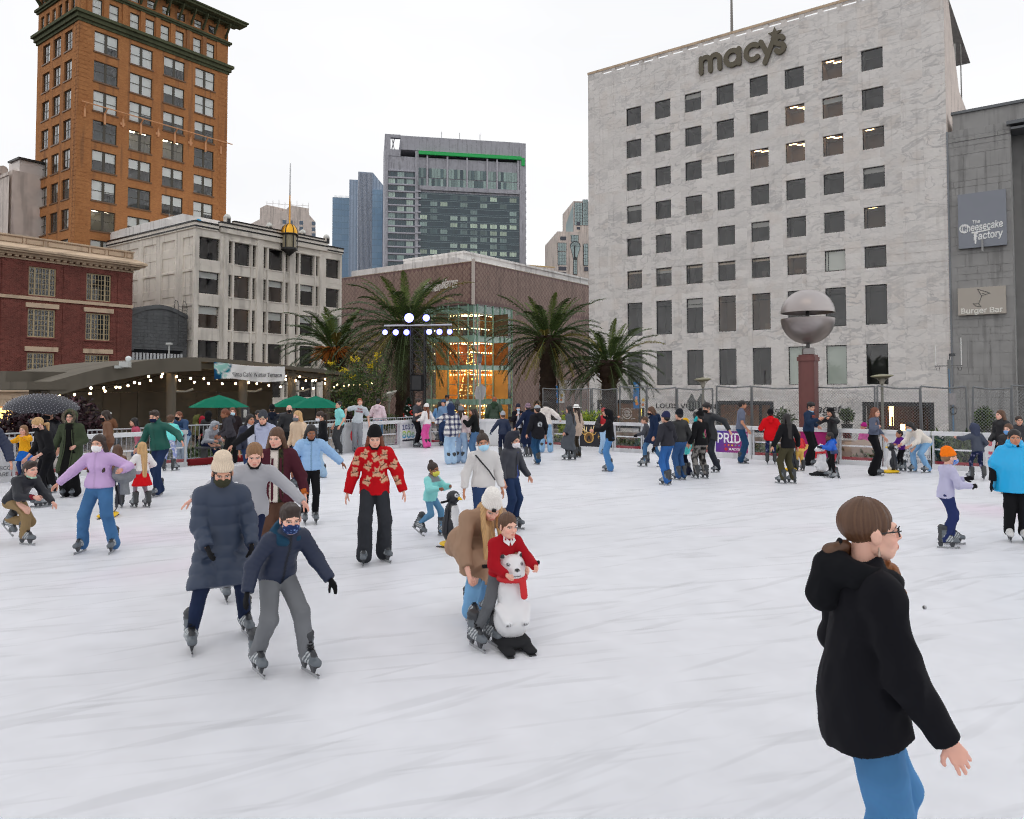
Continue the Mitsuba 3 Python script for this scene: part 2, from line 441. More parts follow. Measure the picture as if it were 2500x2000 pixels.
# marble department store on the right
def flat_box(F, u0, u1, z0, z1, d0, d1, c=None):
 return MB().fbox(F, u0, u1, z0, z1, d0, d1, c)
BASE = -3.45
MAC = thing('department_store', 'white marble department store with big lowercase letters near its roof', 'building')
FM = Fr((9.41, 93.0), W2, N2)
cols = [(5.27 + 3.727 * i, 7.22 + 3.727 * i) for i in range(8)]
rows = [(35.60 - 3.91 * i - 2.08, 35.60 - 3.91 * i) for i in range(6)] + [(14.03, 16.10), (8.43, 12.30), (2.62, 6.53)]
shops = [(1.18, 7.4, -2.4, 0.86), (16.12, 22.3, -2.4, 0.87), (30.97, 37.1, -2.4, 0.90)]
holes = [(*c_, *r_) for c_ in cols for r_ in rows] + shops
ROOF = 41.3
slots = [(1.93 + 1.847 * i, 1.93 + 1.847 * i + 1.37, 40.62, 40.98) for i in range(19)]
wall = MB()
wall_with_holes(wall, FM, 0, 38.6, BASE, 40.2, holes, -0.03, 0.34)
side = Fr(FM(38.6, 0)[:2], S2, W2)
lft = Fr(FM(0, 0)[:2], S2, E2)
wall.fquad(lft, 0, 22, BASE, 41.2, 0)
wall.quad(FM(0, 40.2, -0.03), FM(38.6, 40.2, -0.03), FM(38.6, 40.2, -22), FM(0, 40.2, -22))
wk = obj('wall', wall, 'marble', MAC)
pm = MB()
wall_with_holes(pm, FM, 0, 38.6, 40.2, 41.05, slots, 0.0, 0.5)
wall_with_holes(pm, FM, 0, 38.6, 40.2, 41.05, slots, -0.5, 0.0)
obj('parapet', pm, 'marble', MAC)
obj('coping', flat_box(FM, -0.05, 38.65, 41.05, 41.32, -0.56, 0.06), 'cream_stone', MAC)
sm = MB()
sm.poly(side, [(0, BASE), (22, BASE), (22, 33), (10.5, 33.2), (7.2, 36.2), (3.0, 40.2), (0.0, 41.3)], -0.3, 0.0)
obj('side_wall', sm, 'pink_wall', MAC)
obj('roof_pipe', MB().tube([side(8.5, 33.3, -0.15), side(8.5, 37.5, -0.15)], 0.14, 6).tube([side(14, 33, -0.15), side(14, 39.5, -0.15)], 0.07, 6), 'metal', MAC, color=lin(150, 148, 145))
obj('flagpole', MB().tube([FM(18.0, 41.3, -0.8), FM(18.0, 49.5, -0.8)], [0.16, 0.09], 8), 'metal', MAC, color=lin(120, 116, 112))
ub = [0, 1.57, 3.54]
for a, b in cols:
 ub += [a, b]
ub += [35.01, 37.0, 38.27, 38.6]
zb = [BASE, -2.4, -1.3, -0.2, 0.87, 1.75, 2.62, 3.9, 5.2, 6.53, 7.48, 8.43, 9.7, 11.0, 12.30, 13.16, 14.03, 15.06, 16.10]
zz = 16.05
for i in range(5, -1, -1):
 lo, hi = rows[i]
 zb += [lo - 0.915 if i == 5 else lo - 0.92, lo, lo + 1.04, hi]
zb += [36.7, 37.85, 39.0, 40.2]
zb = sorted(set(round(z, 3) for z in zb))
slabs = []
for j, (a, b) in enumerate(zip(ub, ub[1:])):
 for i, (lo, hi) in enumerate(zip(zb, zb[1:])):
  if any(h[0] - 0.01 < (a + b) / 2 < h[1] + 0.01 and h[2] < (lo + hi) / 2 < h[3] for h in holes):
   continue
  if b - a < 0.4:
   pass
  slabs.append((a, b, lo, hi))
slabs.sort(key=lambda s: -((s[1] - s[0]) * (s[3] - s[2]) * (1 + s[0] / 30) * (1.0 if s[2] > 0.5 else 0.3)))
slab_rng = np.random.default_rng(3)
def slab(mb, s):
 j = 0.012
 d = 0.004 * slab_rng.random()
 mb.fbox(FM, s[0] + j, s[1] - j, s[2] + j, s[3] - j, -0.029, d)
for s in slabs[:300]:
 m = MB()
 slab(m, s)
 obj('marble_slab', m, 'marble', wk)
m = MB()
for s in slabs[300:]:
 slab(m, s)
obj('far_marble_slabs', m, 'marble', wk, kind='stuff')
lit = {(0, 6): 2, (1, 5): 3, (1, 4): 0, (2, 7): 1, (2, 6): 2, (2, 4): 2, (2, 5): 3, (5, 5): 1, (5, 0): 1, (6, 5): 1, (7, 3): 1, (7, 4): 1, (1, 6): 2, (4, 7): 1, (5, 3): 0}
for ri, (lo, hi) in enumerate(rows):
 for ci, (a, b) in enumerate(cols):
  n = lit.get((ri, ci), 0)
  L = [(0.25 + 0.28 * k + 0.1 * rng.random(), 0.25 + 0.25 * k, 0.75, 0.22) for k in range(n)]
  bl = ()
  v = (ri * 8 + ci * 5) % 7
  if ri == 6 and ci < 6:
   bl = ((None, 0.14, (0.42, 0.34, 0.24)),)
  elif ri == 6 and ci == 6:
   bl = ((None, 1.0, (0.50, 0.52, 0.48)),)
  elif ri == 8 and ci in (5, 6):
   bl = ((None, 1.0, (0.42, 0.47, 0.42)),)
  elif v == 3:
   bl = ((None, 0.25, (0.3, 0.3, 0.28)),)
  room = (0.16, 0.115, 0.08) if n else rng.choice([(0.035, 0.037, 0.040), (0.05, 0.052, 0.055), (0.045, 0.042, 0.04), (0.075, 0.068, 0.06) if ri > 4 else (0.05, 0.05, 0.05)])
  rails = (lo + 0.83 * (hi - lo),) if ri in (7,) else ()
  mul = (a + 0.30,) if (v in (1, 4) and ri < 7) else ()
  window(FM, MAC, a, b, lo, hi, -0.22, 0.06, mulls=mul, rails=rails, fcol=lin(40, 44, 46), mw=0.045, blinds=bl, room=room, lights=L, glow=2.0 if ri < 4 else 1.2, deep=2.6)
for i, (a, b, lo, hi) in enumerate(shops):
 m = MB()
 for x0, x1, y0, y1 in ((a - 0.02, a + 0.32, lo, hi + 0.02), (b - 0.32, b + 0.02, lo, hi + 0.02), (a + 0.32, b - 0.32, hi - 0.38, hi + 0.02), (a + 0.32, b - 0.32, lo, lo + 0.4)):
  m.fbox(FM, x0, x1, y0, y1, -0.4, 0.05, lin(24, 24, 25))
 sw = obj('shop_window', m, 'satin', MAC, label=('shop window with yellow and red neon shapes', 'shop window with tan curved panels inside', 'shop window with dark timber display and warm lamps')[i])
 obj('pane', MB().fquad(FM, a + 0.3, b - 0.3, lo + 0.35, hi - 0.35, -0.1), 'glass', sw)
 r = MB()
 cc = [(0.30, 0.21, 0.14), (0.33, 0.25, 0.18), (0.05, 0.03, 0.02)][i]
 k = -2.6
 r.fquad(FM, a, b, lo, hi, k, cc)
 r.quad(FM(a, lo, -0.2), FM(a, lo, k), FM(a, hi, k), FM(a, hi, -0.2), cc)
 r.quad(FM(b, lo, -0.2), FM(b, lo, k), FM(b, hi, k), FM(b, hi, -0.2), cc)
 r.quad(FM(a, hi, -0.2), FM(b, hi, -0.2), FM(b, hi, k), FM(a, hi, k), cc)
 r.quad(FM(a, lo, -0.2), FM(b, lo, -0.2), FM(b, lo, k), FM(a, lo, k), cc)
 if i == 1:
  r.poly(FM, [(a + 2.1, hi - 0.4), (a + 2.6, hi - 1.3), (a + 3.4, hi - 1.6), (a + 4.0, hi - 0.4)], -1.2, -1.1, lin(150, 90, 60))
  r.poly(FM, [(a + 4.6, lo), (a + 5.1, hi - 1.6), (a + 5.6, hi - 0.4), (a + 5.75, hi - 0.4), (a + 5.75, lo)], -1.2, -1.1, lin(160, 150, 130))
  r.fbox(FM, b - 1.6, b - 1.35, lo, hi, -0.5, -0.3, lin(28, 28, 28))
 if i == 2:
  for t in range(9):
   x = a + 0.5 + t * 0.6
   r.fbox(FM, x, x + 0.16, lo, lo + rng.uniform(1.3, 2.6), -1.5, -1.2, lin(90, 45, 20))
 obj('interior', r, 'matte', sw)
 gl = MB()
 for t in range(3 if i else 4):
  gl.fbox(FM, a + 1 + 1.5 * t, a + 1.35 + 1.5 * t, hi - 0.35, hi - 0.3, -1.4, -1.1, (0.8, 0.8, 0.8))
 if i == 2:
  gl.fbox(FM, a + 2.1, a + 2.5, lo + 1.0, lo + 2.9, -1.3, -1.25, (0.8, 0.8, 0.8))
  gl.fbox(FM, a + 2.9, a + 3.5, lo + 0.2, lo + 1.2, -1.3, -1.25, (0.8, 0.8, 0.8))
 obj('lamp', gl, 'matte', sw, emitter=GLOW((1, 0.5, 0.16), 1.8))
neon_y, neon_r = MB(), MB()
cu, cz = 4.85, -0.72
for rr, mm_ in ((0.62, neon_r), (0.36, neon_y), (0.2, neon_r)):
 t = np.linspace(0, 2 * PI, 25)[:-1]
 mm_.tube([FM(cu + rr * math.cos(x), cz + rr * math.sin(x), -0.6) for x in t], 0.05, 5, closed=True, c=(0.8, 0.8, 0.8))
for sx in (-1, 1):
 for sz in (-1, 1):
  neon_r.tube([FM(cu + sx * 1.05, cz + sz * 0.55, -0.6), FM(cu + sx * 0.55, cz + sz * 0.55, -0.6), FM(cu + sx * 0.55, cz + sz * 1.05, -0.6)], 0.04, 5, c=(0.8, 0.8, 0.8))
neon_y.tube([FM(2.5, -0.2, -0.6), FM(3.15, -0.75, -0.6), FM(2.5, -1.3, -0.6)], 0.05, 5, c=(0.8, 0.8, 0.8))
neon_y.tube([FM(6.6, -0.5, -0.6), FM(6.2, -0.8, -0.6), FM(6.6, -1.15, -0.6)], 0.05, 5, c=(0.8, 0.8, 0.8))
neon_y.tube([FM(6.8, 0.2, -0.6), FM(6.7, -1.0, -0.6), FM(8.0, -0.9, -0.6), FM(7.2, -0.3, -0.6), FM(6.8, 0.2, -0.6)], 0.05, 5, c=(0.8, 0.8, 0.8))
sw0 = MAC + '__shop_window'
obj('neon', neon_r, 'matte', sw0, emitter=GLOW((1.0, 0.12, 0.04), 1.6))
obj('neon', neon_y, 'matte', sw0, emitter=GLOW((1.0, 0.75, 0.05), 1.6))
x, r_ = 1.0, 0.155
let = []
let.append(stroke([[(0, 0), (0, .92)], arc(.33, .60, .33, 180, 0) + [(.66, 0)], arc(.99, .60, .33, 180, 0) + [(1.32, 0)]], r_))
let.append(stroke([arc(.45, .46, .45, 0, 360, 28), [(.9, 0), (.9, .92)]], r_))
let.append(stroke([arc(.46, .46, .46, 48, 312, 24)], r_))
let.append(stroke([[(0, .92), (.42, .06)], [(.84, .92), (.25, -.42)]], r_))
let.append(stroke([arc(.32, .68, .25, 30, 200, 12) + [(.2, .52), (.42, .42)] + arc(.34, .23, .25, 60, -150, 14)], r_))
starp = sg.Polygon([((0.36 if i % 2 else 0.85) * 0.33 * math.cos(PI / 2 + i * PI / 5), (0.36 if i % 2 else 0.85) * 0.33 * math.sin(PI / 2 + i * PI / 5)) for i in range(10)])
SC = 1.72
for gm, u, z, nm in zip(let + [starp], (14.83, 17.68, 19.92, 21.55, 22.98, 23.02), (37.52, 37.5, 37.5, 37.55, 37.6, 39.62), ['letter'] * 5 + ['star']):
 q = sa.scale(gm, SC * (0.95 if nm == 'letter' else 1.55), SC * (1 if nm == 'letter' else 1.55), origin=(0, 0))
 obj(nm, MB().poly(FM, sa.translate(q, u, z), 0.08, 0.34), 'satin', MAC, color=lin(92, 84, 66), label='grey lowercase letter of the sign' if nm == 'letter' else 'small five-pointed star of the sign')
v, f = letters(FM, 'LOUIS VUITTON', 8.95, 0.02, 0.52, 0.02, 0.10, False, 0, 1.0, 7.1)
obj('lettering', (v, f), 'satin', MAC, color=lin(30, 28, 27))
v, f = letters(FM, 'Piaget', 25.55, -0.25, 0.72, 0.02, 0.07, False, 0.32, 1.15, 3.3)
obj('lettering', (v, f), 'satin', MAC, color=lin(40, 38, 36))
v, f = letters(FM, 'V', 0.32, 0.05, 0.45, 0.02, 0.08, False, 0.1, 1.0, 0.42)
v2, f2 = letters(FM, 'L', 0.28, -0.08, 0.45, 0.03, 0.09, False, 0.35, 1.0, 0.32)
obj('lettering', MB().add(v, f).add(v2, f2), 'satin', MAC, color=lin(40, 38, 36))
cm = MB()
cm.tube([FM(22.6 + 0.45 * math.cos(t), -0.15 + 0.45 * math.sin(t), 0.05) for t in np.linspace(2.0, 5.2, 14)], 0.03, 5, c=lin(40, 38, 36))
cm.fbox(FM, 22.55, 22.95, -0.02, 0.06, 0.02, 0.06, lin(40, 38, 36)).fbox(FM, 22.5, 22.56, -0.2, -0.14, 0.02, 0.06, lin(40, 38, 36)).fbox(FM, 22.8, 22.86, -0.2, -0.14, 0.02, 0.06, lin(40, 38, 36))
obj('emblem', cm, 'satin', MAC)
# grey stone annex at the right edge
GRY = thing('grey_annex', 'grey stone clad building at the right edge with two restaurant signs', 'building')
FG = Fr(FM(38.9, 0)[:2], W2, N2)
FGr = Fr(FG(4.66, 0)[:2], S2, W2)
m = MB()
m.fbox(FG, -0.25, 4.66, BASE, 26.0, -10, -0.05)
m.fbox(FG, 0.1, 22, 26.0, 27.75, -12, -0.9)
m.fbox(FG, 4.66, 6.1, BASE, 25.3, -10, -2.0)
gw = obj('wall', m, 'grey_stone', GRY)
obj('coping', flat_box(FG, 0.0, 22, 27.75, 28.0, -1.2, -0.7).fbox(FG, 4.4, 22, 25.6, 25.9, -2.2, 0.5).fbox(FG, 4.7, 22, 25.15, 25.35, -2.2, 0.35), 'satin', GRY, color=lin(105, 108, 112))
jz = [25.9, 25.31, 24.9, 24.42, 23.66, 22.27, 21.2, 20.65, 19.97, 19.0, 18.0, 17.0, 16.1, 15.3, 14.45, 13.3, 12.6, 12.06, 11.3, 10.3, 9.3, 8.5, 7.75, 7.1, 6.45, 5.4, 4.11, 3.46, 2.81, 2.2, 1.4, 0.4, -0.6, -1.6, -2.6, BASE]
for i, (hi, lo) in enumerate(zip(jz, jz[1:])):
 vs = [-0.2, 1.0, 2.75, 4.62] if hi - lo > 0.9 else ([-0.2, 0.35, 1.9, 3.7, 4.62] if i % 2 else [-0.2, 0.2, 1.05, 2.8, 4.62])
 for a, b in zip(vs, vs[1:]):
  obj('stone_slab', MB().fbox(FG, a + 0.015, b - 0.015, lo + 0.015, hi - 0.015, -0.05, 0.0 + (0.05 if (hi - lo) < 0.6 else 0) * (i % 2)), 'grey_stone', gw)
gm = MB()
gm.fquad(Fr(FG(6.1, 0)[:2], W2, N2), 0, 14, BASE, 25.2, -0.6)
obj('glazing', gm, 'gloss', GRY, color=lin(150, 165, 170))
mm_ = MB()
for i in range(14):
 mm_.fbox(FG, 6.1 + i, 6.16 + i, BASE, 25.2, -0.62, -0.5)
for i in range(20):
 mm_.fbox(FG, 6.1, 20, -3 + 1.4 * i, -2.95 + 1.4 * i, -0.62, -0.52)
obj('glazing_bar', mm_, 'satin', GRY, color=lin(90, 100, 105))
obj('drain_pipe', MB().tube([FG(-0.25, BASE, 0.05), FG(-0.25, 26.0, 0.05)], 0.09, 6), 'satin', GRY, color=lin(125, 128, 134))
SG1 = thing('restaurant_sign', 'large square grey sign board with white restaurant lettering, upper of the two', 'sign', 'sign boards on the grey annex')
obj('board', MB().fbox(FG, 0.53, 4.23, 14.93, 19.9, 0.08, 0.42, lin(133, 138, 148)).fbox(FG, 2.3, 2.46, 14.5, 15.6, 0.43, 0.62, lin(150, 150, 150)), 'satin', SG1)
lt = MB()
for tx, u, z, h, w in (('The', 1.62, 17.12, 0.30, 0.62), ('Cheesecake', 0.80, 16.42, 0.62, 3.15), ('Factory', 1.72, 15.62, 0.62, 2.2)):
 v, f = letters(FG, tx, u, z, h, 0.42, 0.46, True, 0.05, 1.0, w)
 v[:, 2] += 0.055 * ((v[:, 0] - FG(u, 0)[0]) / W2[0])
 lt.add(v, f)
lt.poly(FG, stroke([arc(1.02, 16.72, 0.36, 40, 300, 18)], 0.05), 0.42, 0.46)
lt.poly(FG, stroke([[(1.6, 16.28), (2.5, 16.36), (2.95, 16.42)], [(1.85, 15.3), (1.9, 16.3)]], 0.06), 0.42, 0.46)
obj('lettering', lt, 'satin', SG1, color=lin(238, 238, 236))
SG2 = thing('bar_sign', 'beige sign board with cocktail glass outline and white lettering, lower of the two', 'sign', 'sign boards on the grey annex')
obj('board', MB().fbox(FG, 0.36, 4.05, 8.86, 11.32, 0.08, 0.34, lin(178, 170, 160)), 'satin', SG2)
v, f = letters(FG, 'Burger Bar', 0.60, 9.0, 0.46, 0.34, 0.38, True, 0, 1.0, 3.2)
obj('lettering', (v, f), 'satin', SG2, color=lin(232, 230, 224))
gl = stroke([[(1.92, 11.15), (2.88, 10.72)], [(1.92, 11.15), (2.2, 10.55), (2.88, 10.72)], arc(2.4, 10.93, 0.5, -24, 336, 2)[:1] + [(2.88, 10.72)], [(2.22, 10.5), (1.98, 9.82)], [(1.55, 9.86), (1.8, 9.6), (2.15, 9.55), (1.98, 9.82), (1.55, 9.86)], [(2.25, 10.75), (2.45, 10.7)]], 0.022)
obj('glass_drawing', MB().poly(FG, gl, 0.34, 0.365), 'satin', SG2, color=lin(60, 60, 62))
# diamond patterned shop with the glass corner
NM = thing('diamond_shop', 'brown shop building with diamond pattern, glazed green corner and white script lettering', 'building')
N0 = np.array([-6.37, 125.0])
FNl, FNr = Fr(N0, W2, N2), Fr(N0, S2, W2)       # left face: u from -34 to 0, right face: 0 to 40
NT, NB = 23.25, 16.3
m = MB()
m.fquad(FNl, -34, 0, NB, NT, 0).fquad(FNr, 0, 42, NB, NT, 0)
m.fquad(FNl, -34, -11.0, BASE, NB, 0).fquad(FNr, 10.6, 42, BASE, NB, 0)
m.quad(FNl(-34, NB, 0), N0.tolist() + [NB], FNr(42, NB, 0), FNr(42, NB, -34))
nw = obj('wall', m, 'diamond_dark', NM)
obj('coping', MB().fbox(FNl, -34, 0.1, NT, NT + 0.12, -0.3, 0.08).fbox(FNr, 0.1, 42, NT, NT + 0.12, -0.3, 0.08), 'satin', NM, color=lin(170, 150, 130))
obj('corner_post', MB().bar([*N0 + np.array([0, -0.15]), NB - 0.2], [*N0 + np.array([0, -0.15]), NT + 0.4], 0.55), 'satin', NM, color=lin(196, 186, 178))
dia = []
for F, n, s in ((FNl, 34, -1), (FNr, 41, 1)):
 for j in range(int((NT - NB) / 0.5)):
  for i in range(n):
   u, z = s * (0.95 + i * 1.0 + (0.5 if j % 2 else 0)), NT - 0.62 - 0.5 * j
   if z > NB + 0.4:
    dia.append((F, u, z))
low = []
for j in range(38):
 for i in range(31):
  low.append((FNr, 11.2 + i * 1.0 + (0.5 if j % 2 else 0), NB - 0.3 - 0.5 * j))
 for i in range(22):
  low.append((FNl, -11.6 - i * 1.0 - (0.5 if j % 2 else 0), NB - 0.3 - 0.5 * j))
def diamond(mb, q):
 F, u, z = q
 mb.add([F(u - 0.36, z, 0.02), F(u, z - 0.47, 0.02), F(u + 0.36, z, 0.02), F(u, z + 0.47, 0.02), F(u - 0.38, z, -0.01), F(u, z - 0.49, -0.01), F(u + 0.38, z, -0.01), F(u, z + 0.49, -0.01)],
   [[0, 1, 2], [0, 2, 3], [4, 5, 1], [4, 1, 0], [5, 6, 2], [5, 2, 1], [6, 7, 3], [6, 3, 2], [7, 4, 0], [7, 0, 3]])
for q in sorted(dia, key=lambda q: abs(q[1]))[:300]:
 m = MB()
 diamond(m, q)
 obj('diamond_panel', m, 'diamond_light', nw)
m = MB()
for q in sorted(dia, key=lambda q: abs(q[1]))[300:] + low:
 diamond(m, q)
obj('far_diamond_panels', m, 'diamond_light', nw, kind='stuff')
MINT, MINTD = lin(134, 172, 152), lin(96, 130, 118)
bands = [(16.02, 14.8), (11.1, 10.0), (6.2, 5.4), (0.55, -0.4)]
gm, dk = MB(), MB()
for F, s in ((FNl, -1), (FNr, 1)):
 L = 11.0 if s < 0 else 10.6
 for z1, z0 in bands:
  gm.fbox(F, min(0, s * L), max(0, s * L), z0, z1, -0.22, -0.06, MINTD if z1 > 15 else MINT)
 for u in ([0.06, 1.05, 3.15, 5.25, 7.3, 8.5, 10.55] if s > 0 else [1.05, 3.15, 5.4, 6.6, 7.4, 9.2, 10.95]):
  gm.fbox(F, s * u - 0.09, s * u + 0.09, BASE, NB, -0.05, 0.12, MINT)
 for z in (14.6, 13.6, 12.3, 9.7, 8.0, 5.2, 3.0, 1.2, -1.2, -2.4):
  gm.fbox(F, min(0, s * L), max(0, s * L), z - 0.04, z + 0.04, -0.04, 0.08, MINT)
 obj('glazing', MB().fquad(F, min(0, s * L), max(0, s * L), BASE, NB, -0.02), 'glass', NM)
obj('glazing_frame', gm, 'satin', NM)
iw = MB()
roomc = lin(150, 105, 60)
for z1, z0, cc in ((14.8, 11.1, lin(96, 78, 62)), (10.0, 6.2, lin(150, 92, 48)), (5.4, 0.55, lin(205, 150, 80)), (-0.4, BASE, lin(190, 135, 70))):
 iw.fquad(FNl, -11, 3, z0, z1, -5.5, cc).fquad(FNr, -3, 10.6, z0, z1, -5.5, cc)
 for zz_ in (z0, z1):
  iw.quad(FNl(-11, zz_, -0.1), [*N0, zz_], FNr(10.6, zz_, -0.1), FNr(10.6, zz_, -12), np.array(cc) * 0.9)
for k in range(6):
 iw.fbox(FNr, 1 + 1.6 * k, 1.5 + 1.6 * k, 11.1, 12.2 + 0.2 * (k % 2), -1.6, -1.0, lin(60, 70, 72))
 iw.fbox(FNl, -1.6 * k - 1.5, -1.6 * k - 1, 11.1, 12.2 + 0.2 * (k % 2), -1.6, -1.0, lin(60, 70, 72))
obj('interior', iw, 'matte', NM)
lamps_ = MB()
for z in (14.55, 12.25, 9.85, 8.3, 5.25, 4.6, -0.6, -1.7):
 for k in range(16):
  u = 0.4 + 0.62 * k
  for F, s in ((FNr, 1), (FNl, -1)):
   if rng.random() < 0.9:
    lamps_.fbox(F, s * u - 0.06, s * u + 0.06, z - 0.07, z + 0.07, -0.62, -0.5, (0.8, 0.8, 0.8))
obj('lamp_row', lamps_, 'matte', NM, emitter=GLOW((1, 0.68, 0.28), 3.0))
ceil_l = MB()
for z in (14.7, 9.9, 5.3, -0.5):
 for k in range(4):
  ceil_l.fbox(FNr, 1.2 + 2.4 * k, 2.4 + 2.4 * k, z - 0.06, z - 0.02, -3.6, -2.6, (0.8, 0.8, 0.8)).fbox(FNl, -2.4 - 2.4 * k, -1.2 - 2.4 * k, z - 0.06, z - 0.02, -3.6, -2.6, (0.8, 0.8, 0.8))
obj('ceiling_light', ceil_l, 'matte', NM, emitter=GLOW((1, 0.66, 0.30), 1.5))
tr = thing('lit_tree', 'tall cone shaped tree of golden lights inside the glazed corner', 'christmas tree')
ctr = (FNr(3.3, 0, -3.2)[:2] + FNl(-3.3, 0, -3.2)[:2]) / 2
prof = [(2.9, BASE), (2.6, -1), (2.0, 1.0), (1.35, 3.4), (0.8, 6), (0.3, 8.6), (0.02, 10)]
obj('foliage', MB().lathe(prof, 18, (*ctr, 0), c=lin(120, 80, 20)), 'matte', tr)
bl = MB()
r2 = np.random.default_rng(5)
for k in range(520):
 z = BASE + 13.2 * r2.random() ** 1.5
 a = r2.random() * 2 * PI
 r_ = np.interp(z, [q[1] for q in prof], [q[0] for q in prof]) + 0.05
 p = np.array([*ctr, z]) + [r_ * math.cos(a), r_ * math.sin(a), 0]
 s_ = 0.055
 bl.add(p + s_ * np.array([[1, 0, 0], [-1, 0, 0], [0, 1, 0], [0, -1, 0], [0, 0, 1], [0, 0, -1]]), [[0, 2, 4], [2, 1, 4], [1, 3, 4], [3, 0, 4], [2, 0, 5], [1, 2, 5], [3, 1, 5], [0, 3, 5]], (0.8, 0.8, 0.8))
obj('light', bl, 'matte', tr, kind='stuff', emitter=GLOW((1, 0.62, 0.12), 2.6))
v, f = letters(FNl, 'Neiman', -11.05, 18.95, 1.15, 0.05, 0.22, False, 0.30, 1.45, 3.75)
v2, f2 = letters(FNl, 'Marcus', -7.0, 19.25, 1.15, 0.05, 0.22, False, 0.30, 1.45, 3.45)
obj('lettering', MB().add(v, f).add(v2, f2), 'satin', NM, color=lin(235, 232, 226))
for k in range(3):
 window(FNr, NM, 19 + 6.2 * k, 23.6 + 6.2 * k, -2.2, 1.3 + 2.6, 0.12, 0.12, mulls=(21.3 + 6.2 * k,), rails=(0.2, 2.3), fcol=lin(150, 150, 146), room=(0.03, 0.032, 0.034), name='shopfront')
wb = thing('white_block', 'low white roof block rising behind the diamond patterned shop', 'building')
m = MB()
m.hexa([FNl(u, z, d) for z in (BASE, 26.5) for d in (-9, -30) for u in (-40, -12)])
m.hexa([FNr(u, z, d) for z in (BASE, 28.2) for d in (-14, -30) for u in (14, 60)])
m.hexa([FNr(u, z, d) for z in (28.2, 28.6) for d in (-13.7, -30) for u in (13.8, 60)])
obj('wall', m, 'white_wall', wb)
# brick tower
TW = thing('brick_tower', 'tall orange brick office tower with green cornices and rows of paired windows', 'building')
T0 = np.array([-56.08, 97.0])
FTr, FTl = Fr(T0, S2, W2), Fr(T0, E2, N2)
wr, wl = [], []
dcol = lin(66, 62, 50)
for k in range(9):
 z1 = 49.40 - 3.955 * k
 for i in range(4):
  u = 1.95 + 4.752 * i
  wr.append((u, u + 3.12, z1 - 2.72, z1, k, i))
 for i in range(3):
  u = 1.85 + 3.33 * i
  wl.append((u, u + 2.25, z1 - 2.65, z1, k, i))
up = [(u, u + 1.28, 51.5, 53.72) for u in (1.62, 3.78, 6.56, 8.72, 10.88, 13.08, 15.80, 17.95)]
tp = [(u, u + 1.2, 55.35, 56.5) for u in (1.65, 3.8, 6.6, 8.88, 11.07, 13.27, 15.95, 18.17)]
upl = [(u, u + 1.1, 51.5, 53.72) for u in (1.3, 3.2, 5.1, 7.0, 8.9, 10.6)]
tpl = [(u, u + 1.1, 55.35, 56.5) for u in (1.3, 3.2, 5.1, 7.0, 8.9, 10.6)]
m = MB()
wall_with_holes(m, FTr, 0, 21.45, BASE, 58, [w[:4] for w in wr] + up + tp, 0, 0.28)
wall_with_holes(m, FTl, 0, 12.46, BASE, 58, [w[:4] for w in wl] + upl + tpl, 0, 0.28)
bk = Fr(FTl(12.46, 0)[:2], S2, E2)
m.fquad(bk, 0, 21.45, BASE, 58, 0)
m.fquad(Fr(FTr(21.45, 0)[:2], E2, S2), 0, 12.46, BASE, 58, 0)
tw_ = obj('wall', m, 'tower_brick', TW)
for k in range(60):
 z = 50.0 - 0.565 * k
 if z < 20:
  break
 w = 1.05 if k % 2 else 1.45
 q = MB()
 q.fbox(FTr, -0.05, w, z - 0.5, z, 0.003, 0.05)
 q.fbox(FTl, -0.05, w * 0.75, z - 0.5, z, 0.003, 0.045)
 obj('quoin', q, 'tower_brick', tw_)
 obj('quoin', MB().fbox(FTr, 21.45 - w, 21.47, z - 0.5, z, 0.003, 0.05), 'tower_brick', tw_)
for z0, z1, o in ((49.95, 50.35, .18), (50.35, 50.9, .42), (50.9, 51.3, .70), (54.35, 54.62, .22), (54.62, 54.95, .42), (57.3, 57.6, 1.0), (57.6, 57.95, 1.95), (57.95, 58.15, 2.15)):
 m = MB().fbox(FTr, -o, 21.45 + o, z0, z1 - 0.004, 0.004, o)
 m.fbox(FTl, 0, 12.46 + o, z0, z1 - 0.004, 0.004, o - 0.003)
 obj('cornice', m, 'green_trim', TW)
obj('roof', MB().quad(FTr(0, 58.14, 0), FTr(21.45, 58.14, 0), bk(21.45, 58.14, 0), FTl(12.46, 58.14, 0)), 'green_trim', TW)
for i in range(12):
 for F, L in ((FTr, 21.45), (FTl, 12.46)):
  u = 0.5 + 1.86 * i
  if u < L:
   m = MB().poly(Fr(F(u, 0)[:2], F.N, F.U), [(0.0, 55.3), (0.25, 55.3), (1.5, 57.0), (1.5, 57.3), (0, 57.3), (0, 56.9), (1.0, 56.9), (0.0, 55.8)], -0.07, 0.07)
   obj('bracket', m, 'green_trim', TW)
